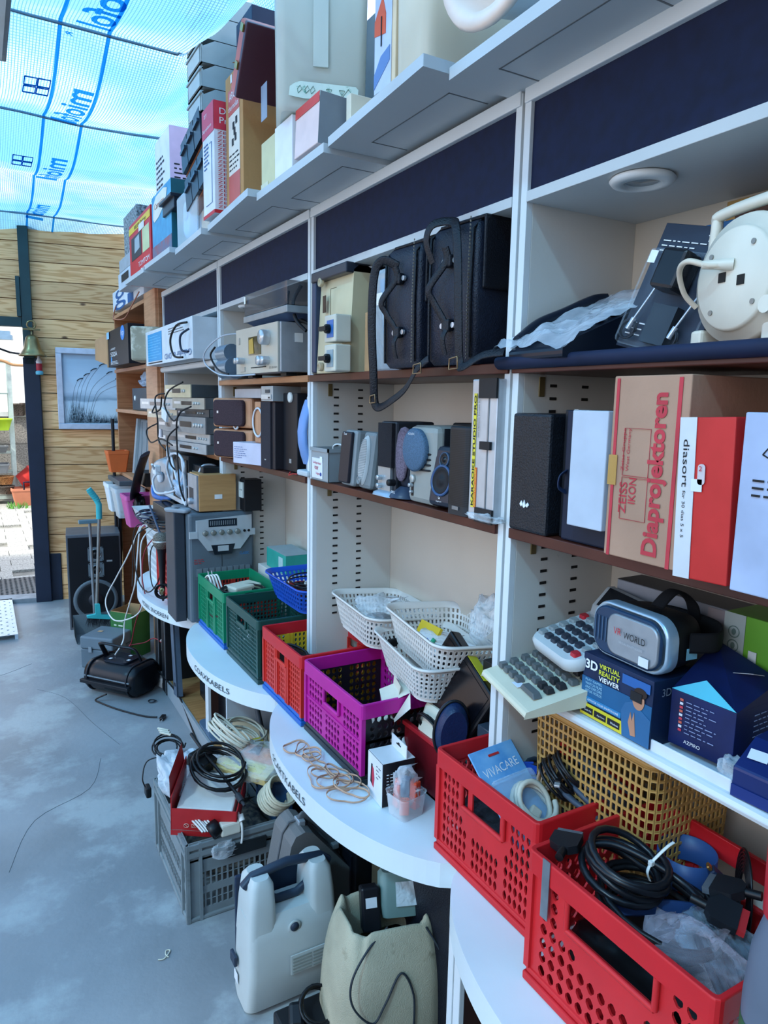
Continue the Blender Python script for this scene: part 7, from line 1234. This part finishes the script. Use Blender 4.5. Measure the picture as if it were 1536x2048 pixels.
for k in range(3): tag(M().cyl((.575, 2.63+.02*k, .37), (.54, 2.66+.02*k, .375), .005).build('plug_pin', BEI), 'beige plug pin poking out behind the red carton, %s' % ('lowest', 'middle', 'upper')[k], 'plug')
coil('cable', 'ring of ivory twin cable at the right of the grey crate', (.785, 2.10, .315), .052, 11, .0042, PL('#cfc7ae', .5), rot(35, 20, 0), seed=73, jit=.05, pile=.9)
t = T('yellow_pack', 'yellow and orange pack in crinkled film on the grey crate pile', 'pack', (.76, 2.24, .385), (.14, .22, .025), rz=math.radians(35), ry=math.radians(-14)); t.body('pack_body', CARD('#d8b05a', col2='#cfd0a8'), .002); t.dec('T', .02, .07, .2, .14, CARD('#d8884a', col2='#c8683a'), 'printed_panel'); t.dec('T', .03, .02, .19, .06, CARD('#dccb50'), 'printed_panel'); lines(t, 'T', .05, .03, .15, .06, 3, CARD('#8a7030'), 5, .3)
crumple('plastic_bag', 'crinkled clear film round the yellow pack', (.77, 2.24, .375), (.17, .26, .05), clear('bag_film2', '#e8f0f6', .10, .12, .45), 62, rot(0, -14, 35))
crumple('plastic_bag', 'clear plastic bag hanging over the left side of the grey crate', (.545, 2.37, .27), (.12, .26, .12), clear('bag_film2b', '#dfeaf2', .16, .12, .5), 63, amp=.4)
tag(M().box((.545, 2.38, .30), (.64, 2.52, .36)).build('white_adapter', PL('#ccd4dc', .4), bev=.014), 'white plastic unit inside the clear bag at the left of the crate', 'device')
coil('cable', 'thin black cable spilling over the far left rim of the grey crate', (.56, 2.62, .31), .05, 5, .003, BLK, rot(20), seed=75, jit=.3, pile=1.5)
cable('cable', 'thin black lead hanging down outside the grey crate at its far left corner', [(.54, 2.55, .33), (.475, 2.58, .31), (.45, 2.55, .26), (.462, 2.54, .22)], .0025, BLK); tag(M().box((.455, 2.515, .195), (.475, 2.56, .235)).build('small_plug', BLK, bev=.006), 'small black plug hanging outside the grey crate', 'plug')
t = T('round_adapter', 'round black plug adapter on a white base at the near rim of the crate', 'plug', (.565, 2.03+.04, .285), (.05, .05, .05), ry=math.radians(60)); t.add('black_body', M().lathe([(0, 0), (.026, 0), (.028, .01), (.026, .035), (.0, .038)], n=24), BLK); tag(M().box((.595, 2.045, .27), (.66, 2.11, .312)).build('white_plug', PL('#d6d3c4', .4), bev=.006), 'white square plug right of the round black adapter', 'plug')
t = M()
for k in range(7): t.tube(smooth_path([(.50+.006*k, 2.22+.004*k, .30), (.52+.007*k, 2.12, .315+.003*(k % 3)), (.54+.008*k, 2.06-.002*k, .30)]), .0035, None, 5)
tag(t.build('twist_bundle', PL('#cfd3cf', .4)), 'bundle of white twisted leads at the near left of the crate', 'cable')
cable('cable', 'white lead with a small plug hanging over the near rim of the grey crate', [(.66, 2.08, .325), (.662, 2.045, .30), (.663, 2.043, .26), (.66, 2.044, .235)], .004, WHC); tag(M().cyl((.662, 2.06, .325), (.664, 2.046, .31), .010).build('small_plug', WHC), 'small white plug at the top of the lead over the near rim', 'plug')
crumple('clear_sleeve', 'small clear bag poking from the handle opening of the grey crate', (.60, 2.045, .20), (.07, .03, .05), clear('bag_film2', '#e8f0f6', .10, .12, .45), 65)
tag(M().box((.80, 2.10, .22), (.86, 2.30, .37)).build('blue_pack', CARD('#2c5f92', col2='#1c3050')), 'dark blue striped card pack behind the ivory cable ring', 'pack'); tag(M().box((.80, 2.28, .27), (.84, 2.36, .42)).build('yellow_card', CARD('#c8b02c')), 'yellow card behind the blue striped pack', 'card')
# typewriter case
t = T('typewriter_case', 'taupe grey hard case with a grey handle standing beside the grey crate', 'case', (0, 1.86, 0), (.3, .14, .36)); t.o.scale = (1.0, 1, 1.06); CS = mat('grey_vinyl', '#6b6a69', .5, var=.06, bump=.15, bscale=200)
XZ = Matrix(((1, 0, 0, 0), (0, 0, 1, 0), (0, 1, 0, 0), (0, 0, 0, 1)))
t.add('case_shell', M().prism([(.66, .0), (.935, .0), (.945, .17), (.93, .20), (.80, .352), (.775, .362), (.745, .355), (.73, .33)], -.07, .07, T=XZ), CS, bev=.02); t.add('seam', M().tube([(.66, .0, .005), (.73, .0, .335), (.75, .0, .362), (.80, .0, .362), (.945, .0, .19), (.95, .0, .005)], .004), PL('#55575a', .5))
t.add('handle', M().tube(smooth_path([(.785, -.01, .362), (.795, -.01, .378), (.84, -.01, .345), (.885, -.01, .285), (.895, -.01, .262)]), (.006, .014), None, 10, flat=(0, 1, 0)), PL('#585c60', .4)); 
for p in ((.783, .366), (.897, .262)): t.box('handle_mount', (p[0]-.012, -.03, p[1]-.012), (p[0]+.010, .012, p[1]+.006), METAL('#a9b0b6', .25), .003)
# slide projector case
t = T('projector_case', 'light grey moulded case with a navy carry handle standing on the floor', 'case', (.672, 1.685, 0), (.15, .275, .385), rz=math.radians(90)); LG = mat('light_grey_abs', '#b9bebb', .42, var=.03)
def tap(z): return 1-.10*(z/.385)
S = lambda z, d, w, xo=0: [(x+xo, y, z) for x, y in rrect(d, w*tap(z), .022, 4)]
t.add('body', M().loft([S(z, d, .272) for z, d in ((.004, .10), (.02, .135), (.12, .14), (.22, .135), (.255, .12), (.275, .09))]), LG)
for s_ in (-1, 1):
    t.add('shoulder', M().loft([[(x+.0, y+s_*(.090-.006*(z-.2)/.18), z) for x, y in rrect(d, w, .018, 4)] for z, d, w in ((.20, .13, .08), (.30, .120, .074), (.365, .105, .064), (.382, .08, .046))]), LG)
t.add('navy_band', M().box((.058, -.128, .0), (.070, .128, .345)), PL('#222e42', .4), bev=.004)
t.add('handle_frame', M().tube([(.0, .125, .352), (.0, .10, .375), (0, 0, .388), (0, -.10, .375), (0, -.125, .352)], (.013, .016), None, 10).tube([(.0, .068, .37), (.0, .060, .305), (0, .03, .285), (0, -.03, .285), (0, -.060, .305), (0, -.068, .37)], (.010, .012), None, 10), PL('#2a3646', .4))
for y in (.07, -.07): knob(t, 'F', .1375-y, .35, .005, .003, METAL(), off=-.005, name='rivet') if False else None
o = t.add('lock_button', M().lathe([(.012, 0), (.012, .006), (0, .008)], n=20), PL('#2a3444', .4)); o.matrix_local = t.fr('F') @ Matrix.Translation((.135, .235, -.012)); o = t.add('lock_ring', M().lathe([(.018, 0), (.020, .003), (.013, .003)], n=24), LG); o.matrix_local = t.fr('F') @ Matrix.Translation((.135, .235, -.012))
for k in range(5):
    for a, b in ((.125, .18), (.185, .235)): t.dec('F', a, .105+.010*k, b, .110+.010*k, PL('#8f958f', .6), 'vent_slot', off=.003, th=.0015)
t.dec('F', .12, .10, .24, .157, LG, 'vent_frame', off=-.001, th=.0035); t.box('latch', (.02, .136, .10), (.06, .146, .13), PL('#2a3444'), .003); t.dec('L', .03, .05, .06, .08, CARD('#d8dce0'), 'label', off=.0)
t = T('charger_plug', 'black charger plug and looped cord lying in front of the light grey case', 'plug', (.625, 1.50, .075), (.04, .06, .03), rz=math.radians(-20), rx=math.radians(30)); t.body('housing', BLK, .01)
coil('cable', 'black cord looped beside the charger plug at the bottom edge', (.68, 1.50, .08), .045, 4, .004, BLK, rot(30), seed=81, jit=.2, pile=1.2)
tag(M().box((.58, 1.42, .0), (.74, 1.555, .068)).build('black_box', RUB('#181a1e'), bev=.008), 'black low box under the looped charger cord', 'box')
# canvas bag
t = T('canvas_bag', 'beige canvas bag with dark piping, open at the top with a tape roll inside', 'bag', (.845, 1.44, 0), (.26, .30, .38), rz=math.radians(82)); CV = mat('canvas', '#b5ad94', .85, var=.12, scale=6, bump=.5, bscale=350, dirt='#7c735a', dscale=7, dth=.62)
rings = []
for i, (z, a, b) in enumerate(((0, .26, .30), (.02, .27, .31), (.10, .27, .31), (.20, .255, .295), (.27, .235, .275), (.32, .20, .245), (.355, .175, .22), (.352, .15, .20), (.30, .13, .18), (.24, .12, .17))):
    P = rrect(a, b, min(a, b)*.3, 9); r_ = []
    for j, (x, y) in enumerate(P):
        w_ = noise.noise(Vector((j*.45, z*7, 3)))*.010+noise.noise(Vector((j*.9, z*3, 8)))*.018*(max(0, z-.2)*5)
        k = 1+w_/.14; r_.append((x*k, y*k, z+(.02*noise.noise(Vector((j*.35, 4, 1))) if .3 < z else 0)))
    rings.append(r_)
t.add('bag_body', M().loft(rings, None, True, False), CV, sub=1); t.add('bag_base', M().prism(rrect(.26, .30, .08, 9), 0, .01), CV)
for pts in ([(-.075, .02, .355), (-.10, .08, .33), (-.125, .13, .28), (-.137, .13, .22), (-.139, .08, .16), (-.134, .045, .20), (-.122, .0, .26), (-.133, -.03, .20), (-.139, -.03, .10), (-.139, -.03, .01)], [(-.09, -.08, .34), (-.125, -.11, .28), (-.138, -.125, .2), (-.139, -.14, .01)]):
    t.add('piping', M().tube(smooth_path(pts), .0028), RUB('#2c3238'))
t = T('tape_roll', 'green grey rolled pouch with clear tape on it in the canvas bag', 'pouch', (.905, 1.46, .30), (.09, .11, .10), rz=math.radians(70), ry=math.radians(20)); t.add('pouch', M().loft([[(x*k, y*k, z) for x, y in rrect(.08, .11, .02)] for z, k in ((0, .9), (.03, 1), (.10, .95), (.11, .8))]), PL('#6f8a86', .5)); t.dec('F', .04, .03, .10, .09, clear('clear_tape', '#dfeef4', .5, .08, .6), 'clear_tape', off=.002)
t = T('black_handset', 'long black device with a white sticker sticking out of the canvas bag', 'device', (.82, 1.46, .28), (.04, .05, .11), rx=math.radians(0), ry=math.radians(20), rz=math.radians(75)); t.body('housing', RUB('#17191f', .35), .006); t.dec('F', .01, .06, .04, .085, CARD('#d8dce0'), 'price_sticker', off=.001)
# white adapter at bottom
t = T('travel_adapter', 'white plug adapter with two metal pins standing up at the bottom edge', 'plug', (.80, 1.225, .07), (.05, .05, .06), rz=math.radians(30)); t.add('body', M().loft([[(x*k, y*k, z) for x, y in circ(.028, 20)] for z, k in ((0, 1), (.03, 1), (.035, .8), (.045, .8))]), PL('#d3dde4', .3))
for s_ in (-1, 1): t.add('pin', M().cyl((0, s_*.010, .045), (0, s_*.010, .075), .0025), METAL('#c8ccd0', .2))
tag(M().box((.74, 1.16, .0), (.88, 1.28, .068)).build('grey_block', PL('#30363c'), bev=.006), 'dark block on the floor under the white plug adapter', 'block')
# dark cases under the second counter
t = carton('amplifier', 'dark cabinet with handles under the second counter, left of the brown panel', 'cabinet', .93, 2.08, 1.76, 0.0, .53, .28, mat('black_cabinet', '#101218', .5), bev=.006); t.dec('F', .02, .28, .30, .51, RUB('#171b24', .4), 'upper_panel', th=.006); t.dec('F', .02, .03, .30, .26, RUB('#171b24', .4), 'lower_panel', th=.006); t.dec('F', .05, .33, .13, .35, RUB('#2a303c', .3), 'pull_handle', off=.006, th=.01)
t = carton('fibre_board', 'tall dull brown board standing under the second counter', 'board', .98, 1.75, 1.64, 0.0, .585, .03, KRAFT('#6b5a44'))
t = T('navy_suitcase', 'large dark navy suitcase with stitched rounded edges under the counter', 'suitcase', (1.04, 1.42, 0), (.22, .38, .56)); t.add('case_shell', M().loft([[(x, y*k, z*k+.28) for y, z in rrect(.38, .555, .05, 6)] for x, k in ((-.11, .95), (-.10, 1), (.10, 1), (.11, .95))]), LEATHER('#10141f', .5)); st = M()
P = rrect(.345, .52, .045, 6); 
for k in range(len(P)): a, b = Vector((P[k][0], P[k][1])), Vector((P[(k+1) % len(P)][0], P[(k+1) % len(P)][1])); st.tube([(-.1065, a.x, a.y+.28), (-.1065, b.x, b.y+.28)], .0012, None, 4)
t.add('stitching', st, mat('thread', '#8d8577', .7))
tag(M().box((1.0, .5, 0), (1.2, 1.08, .50)).build('black_case', RUB('#0e1218'), bev=.01), 'black case under the nearest counter', 'case')
# under the far counters
t = T('flat_screen', 'black flat screen standing under the counter on a blue grey foot', 'screen', (.93, 3.22, .085), (.05, .60, .40)); t.box('panel', (-.02, -.28, .06), (.02, .25, .46), RUB('#0f1116', .25), .004); t.box('neck', (-.01, -.10, .02), (.03, -.0, .08), RUB()); t.add('foot', M().loft([[(x, y-.05, z) for x, y in rrect(.16, .24, .03)] for z in (0, .012)]), PL('#4f6880', .3))
t = T('metal_rail', 'blue grey slotted metal rail leaning under the counter left of the black screen', 'rail', (.845, 3.66, .085), (.03, .06, .5), rx=math.radians(-8)); t.add('rail', M().box((-.015, -.04, 0), (-.008, .04, .495)).box((-.015, -.04, 0), (.015, -.034, .495)).box((-.015, .034, 0), (.015, .04, .495)), METAL('#66788c', .5)); t.box('slot', (-.0165, -.01, .44), (-.0145, .01, .46), RUB()); t.box('slot', (-.0165, -.01, .05), (-.0145, .01, .07), RUB())
for y, lb in ((3.93, 'narrow black cabinet with a silver edge under the far counter, nearer one'), (4.10, 'second narrow black cabinet under the far counter, further away')):
    t = T('dark_cabinet', lb, 'cabinet', (.93, y, .0), (.20, .10, .58)); t.body('panel', RUB('#101318', .5), .003); t.dec('F', .088, .0, .094, .58, METAL('#a9aeb4'), 'edge_strip')
t = T('monitor_stand', 'round black monitor stand on the low chipboard shelf', 'base', (.95, 2.93, .083), (.14, .14, .03)); t.add('disc', M().lathe([(.0, .0), (.075, 0), (.075, .01), (.03, .02), (0, .022)], n=30), RUB()); 
tag(M().box((.86, 2.84, .083), (1.2, 2.855, .585)).build('white_divider', PAINTW('#c5ccd2')), 'white edged divider standing on the low shelf', 'divider')
cable('cable', 'thick grey cable hanging in an arc under the lettered counter', [(.93, 2.80, .585), (.93, 2.76, .5), (.94, 2.68, .38), (.94, 2.58, .25), (.95, 2.50, .10)], .011, PL('#3c444c', .5))
t = T('cardboard_roll', 'rolled beige cardboard sheet behind the grey crate under the counter', 'cardboard', (1.0, 2.52, .17), (.12, .12, .16), rz=math.radians(20)); t.add('roll', M().loft([[(x, -.06+.0*k, z) for x, z in circ(.055, 24, 0, .06, .07)] if k == 0 else [(x, .30, z) for x, z in circ(.055, 24, 0, .06, .07)] for k in (0, 1)], None, True, True), KRAFT('#a08c70'))
tag(M().box((.86, 2.30, .083), (1.2, 2.75, .168)).build('black_box', RUB('#121419')), 'dark box on the low shelf under the cardboard roll', 'box')
tag(M().add([(.88, 2.25, .30), (1.08, 2.22, .22), (1.10, 2.36, .50), (.90, 2.38, .52)], [(0, 1, 2, 3)]).build('white_sheet', CARD('#c3c8d0')), 'white card sheet leaning behind the cables of the grey crate', 'card')
# second row backs: shade under the counters put into a dark board colour
tag(M().box((1.20, -.6, 0), (1.24, 4.2, .585)).build('rear_panel', mat('shade_board', '#1c1714', .7)), 'rear board closing the space under the counters, coloured dark for the shade there', 'board')
# big speaker
t = T('floor_speaker', 'big black three way floor speaker with silver driver rings and grey edge', 'speaker', (.68, 5.50, 0), (.34, .36, .69), rz=math.radians(84)); t.body('cabinet', mat('grey_veneer', '#5d6066', .4, var=.1), .004); t.dec('F', .012, .02, .348, .67, RUB('#0b0d14', .5), 'baffle', th=.006)
for v in (.545, .43):
    t.decp('F', [(x+.19, y+v) for x, y in rrect(.105, .105, .012)], METAL('#7f8b92', .35), 'driver_plate', off=.006, th=.004)
    for a, b in ((-.045, -.045), (.045, -.045), (.045, .045), (-.045, .045)): t.decp('F', [(x+.19+a, y+v+b) for x, y in circ(.004, 8)], RUB('#20242a'), 'screw', off=.010, th=.001)
    driver(t, 'F', .19, v, .036 if v > .5 else .032, METAL('#8d999f', .3), RUB('#101318', .25), 'tweeter').matrix_local = t.fr('F') @ Matrix.Translation((.19, v, .010))
w_ = driver(t, 'F', .18, .21, .135, PL('#5c666c', .45), RUB('#15181d', .55)); w_.matrix_local = t.fr('F') @ Matrix.Translation((.18, .21, .006)); t.add('dust_cap', M().lathe([(.05, 0), (.04, .012), (0, .018)], n=24), RUB('#20242c', .35)).matrix_local = t.fr('F') @ Matrix.Translation((.18, .21, .010))
t.dec('F', .262, .485, .30, .497, METAL('#b5babb', .4), 'badge', off=.006)
# broom and dustpan
TQ = PL('#3fb4b8', .4)
t = T('dustpan', 'grey long handled dustpan standing in front of the big speaker', 'dustpan', (.63, 5.10, 0)); t.add('pan', M().add([(-.14, -.10, .004), (.15, -.10, .004), (.15, .06, .02), (-.14, .06, .02), (.15, .10, .15), (-.14, .10, .15), (-.15, -.08, .05), (.16, -.08, .05)], [(0, 1, 2, 3), (3, 2, 4, 5), (0, 3, 5, 6), (1, 7, 4, 2)]), PL('#5f696e', .5)); t.add('handle_tube', M().cyl((.0, .08, .14), (-.01, .05, .80), .010), METAL('#8f9498', .35)); t.add('hand_grip', M().box((-.08, .03, .80), (.045, .075, .825)), PL('#5f7c86', .4), bev=.004)
t = T('broom', 'small broom with a turquoise grip and head clipped to the grey dustpan', 'broom', (.66, 5.10, 0)); t.add('stick', M().cyl((-.02, .02, .23), (.02, .03, .84), .011), METAL('#8d8f8c', .35)); t.add('grip', M().tube([(.02, .03, .83), (.022, .03, .93), (-.0, .03, .98), (-.04, .03, 1.04)], .02, None, 12), TQ); gg = M()
for k in range(6): gg.tube([(.018-.0075*k+.012*math.cos(0), .03, .945+.013*k)], .02) if False else gg.cyl((.016-.009*k, .03, .955+.013*k), (.013-.009*k, .03, .960+.013*k), .0225, n=12)
t.add('grip_ring', gg, TQ); t.add('head', M().prism([(-.035, .14), (.13, .11), (.13, .13), (.0, .165), (-.005, .24), (-.035, .24), (-.035, .17), (-.09, .165), (-.09, .15)], -.015, .015, T=XZ), TQ, bev=.003)
br = M(); rb2 = random.Random(3)
for k in range(260): x = rb2.uniform(-.085, .125); y = rb2.uniform(-.014, .014); z = .148-.03*(x+.04)/.17; br.add([(x-.0015, y, z), (x+.0015, y, z), (x+rb2.uniform(-.03, .02), y+rb2.uniform(-.03, .03), z-rb2.uniform(.06, .085))], [(0, 1, 2)])
tag(t.add('bristles', br, RUB('#23272e', .8)), kind='stuff')
# grey tool box
t = T('grey_case', 'grey two part metal case with clasps on the floor before the speaker', 'case', (.62, 4.56, 0), (.22, .22, .20), rz=math.radians(48)); t.add('lower_box', M().box((-.11, -.11, 0), (.11, .11, .12)), PL('#5d6a72', .5), bev=.006); t.add('lid', M().box((-.113, -.113, .122), (.113, .113, .20)), PL('#66737b', .5), bev=.01)
for u in (.06, .16): t.dec('F', u, .105, u+.022, .14, METAL('#8a949a', .4), 'clasp', off=.003, th=.006)
t.dec('S', .1, .105, .125, .14, METAL('#8a949a', .4), 'clasp', off=.003, th=.006); t.dec('T', .05, .10, .08, .125, CARD('#c8a078'), 'label', off=.001)
# green carton
t = T('green_carton', 'open green cardboard box with brown inside on the floor under the far counter', 'carton', (.78, 4.66, 0), (.17, .17, .30), rz=math.radians(40)); GB = CARD('#2f6a34'); KI = KRAFT('#a8855c')
for a, b in (((-.085, -.085, 0), (-.082, .085, .30)), ((.082, -.085, 0), (.085, .085, .31)), ((-.085, -.085, 0), (.085, -.082, .29)), ((-.085, .082, 0), (.085, .085, .30))): t.box('side_wall', a, b, GB, 0)
for a, b in (((-.0815, -.081, .01), (-.080, .081, .305)), ((.080, -.081, .01), (.0815, .081, .316)), ((-.081, .080, .01), (.081, .0815, .306))): t.box('lining', a, b, KI, 0)
t.box('base', (-.084, -.084, 0), (.084, .084, .004), KI, 0); lines(t, 'F', .03, .20, .12, .26, 2, CARD('#c8d0b8'), 4, .3)
# karaoke / boombox
t = T('boombox', 'black barrel shaped portable player with a tall carry handle lying on the floor', 'portable player', (.63, 4.08, 0), (.26, .36, .20), rz=math.radians(38)); BB = RUB('#0f1218', .3)
t.add('body', M().loft([[(x*k, y, z*k+.095) for x, z in rrect(.25, .175, .075, 6)] for y, k in ((-.18, .82), (-.165, .97), (-.10, 1.0), (.10, 1.0), (.165, .97), (.18, .82))]), BB)
for s_ in (-1, 1): t.add('end_ring', M().tube([(a*.99, s_*.14, b*.99+.095) for a, b in rrect(.256, .18, .078, 6)]+[(.253/2, s_*.14, .095)], .006), RUB('#1a1e26', .4))
t.add('front_bar', M().box((-.15, -.17, .07), (-.125, .17, .09)), RUB('#12161c'), bev=.003); t.add('chrome_strip', M().box((-.129, -.16, .105), (-.118, .16, .111)), METAL('#8f989e', .25)); t.add('top_panel', M().loft([[(x, y, z) for x, y in rrect(.14, .17, .03)] for z in (.182, .192)]), RUB('#18202c', .2)); t.dec('F', .10, .05, .17, .09, RUB('#23272d'), 'badge', off=-.002)
t.add('carry_handle', M().tube(smooth_path([(.03, .13, .16), (-.02, .125, .25), (-.04, .10, .275), (-.02, -.02, .265), (.0, -.10, .25), (.02, -.13, .16)]), (.008, .014), None, 10), RUB('#10131a', .3))
for u, v in ((.13, .08), (.20, .16), (.24, .10)): t.dec('T', u, v, u+.018, v+.018, CARD('#d8dce0'), 'price_sticker', off=-.006)
cable('cable', 'black power lead running from the black barrel player across the floor', [(.52, 3.93, .05), (.47, 3.98, .01), (.49, 3.93, .006), (.56, 3.80, .006), (.66, 3.66, .006), (.72, 3.61, .008)], .0045, BLK); t = T('mains_plug', 'black flat mains plug at the end of the lead on the floor', 'plug', (.745, 3.59, 0), (.025, .05, .018), rz=math.radians(150)); t.body('housing', BLK, .006); 
for s_ in (-1, 1): t.add('pin', M().cyl((s_*.007, .025, .009), (s_*.007, .043, .009), .002), METAL('#c8ccd0', .2))
cable('cable', 'black lead running from the player to the counter legs on the floor', [(.72, 4.15, .19), (.80, 4.02, .12), (.835, 3.85, .09), (.84, 3.60, .088), (.83, 3.3, .03), (.82, 3.1, .006)], .0045, BLK)
cable('cable', 'thin red lead trailing in a curve from the black player towards the counter', [(.70, 4.25, .20), (.78, 4.2, .22), (.82, 4.1, .27), (.86, 3.95, .25), (.87, 3.8, .22)], .0035, mat('red_lead', '#8c2430', .5)); cable('cable', 'second red lead hanging from the far counter to the player', [(.72, 3.95, .60), (.74, 4.05, .5), (.72, 4.15, .35), (.70, 4.2, .22), (.66, 4.2, .2)], .0035, mat('red_lead', '#8c2430', .5))
coil('cable', 'tiny curl of wire lying on the floor beside the plinth', (.74, 3.83, .004), .022, 2, .002, RUB('#2a2d33'), seed=91, jit=.3); tag(M().tube(smooth_path([(.37, 1.95, .003), (.385, 1.945, .003), (.40, 1.955, .004), (.41, 1.97, .003), (.40, 1.975, .003), (.395, 1.96, .003), (.40, 1.945, .003)]), .0018).build('string_scrap', PL('#c9c8b4')), 'small curled scrap of string on the concrete floor', 'string')
tag(M().tube(smooth_path([(.86, 4.0, .3), (.84, 4.02, .28), (.85, 4.05, .25), (.84, 4.0, .22)]), .006).build('cable_clip', WHC), 'white twisted tie hanging from the red lead under the counter', 'tie')
t = T('double_plug', 'white and black mains socket piece on the floor under the far counter', 'socket', (.86, 4.30-.28, 0), (.08, .12, .05), rz=math.radians(20)); t.box('white_socket', (-.04, -.02, 0), (.04, .06, .06), WHC, .008); t.box('black_plug', (-.045, -.06, 0), (.02, -.022, .045), BLK, .01)

# groups for repeated things
GRP = {'folding_crate': 'plastic crates on the counters', 'plastic_basket': 'plastic baskets on the counters', 'worktop': 'bow fronted counter tops', 'leather_bag': 'black leather bags', 'power_adapter': 'loose power adapters',
       'wood_speaker': 'light wood speakers', 'tower_speaker': 'tower speakers', 'desk_speaker': 'small desk speakers', 'speaker': 'small desk speakers', 'desk_calculator': 'desk calculators', 'cassette_rack': 'cassette racks',
       'rotary_switch': 'boxed rotary switches', 'flat_cable': 'turns of flat cable', 'test_clip': 'test clips in the blue basket', 'ink_cartridge': 'bagged ink cartridges', 'pen': 'coloured tubes', 'counter_support': 'counter supports',
       'strap_buckle': 'strap buckles', 'scart_plug': 'scart plugs', 'dark_cabinet': 'narrow black cabinets', 'plug_pin': 'beige plug pins', 'black_board': 'black slats', 'back_ledge': 'white ledges behind the crates', 'cable': 'loose cables', 'plastic_bag': 'clear plastic bags'}
for o in bpy.data.objects:
    if o.parent is None and 'label' in o.keys() and 'group' not in o.keys():
        g = GRP.get(o.name.split('.')[0])
        if g: o['group'] = g
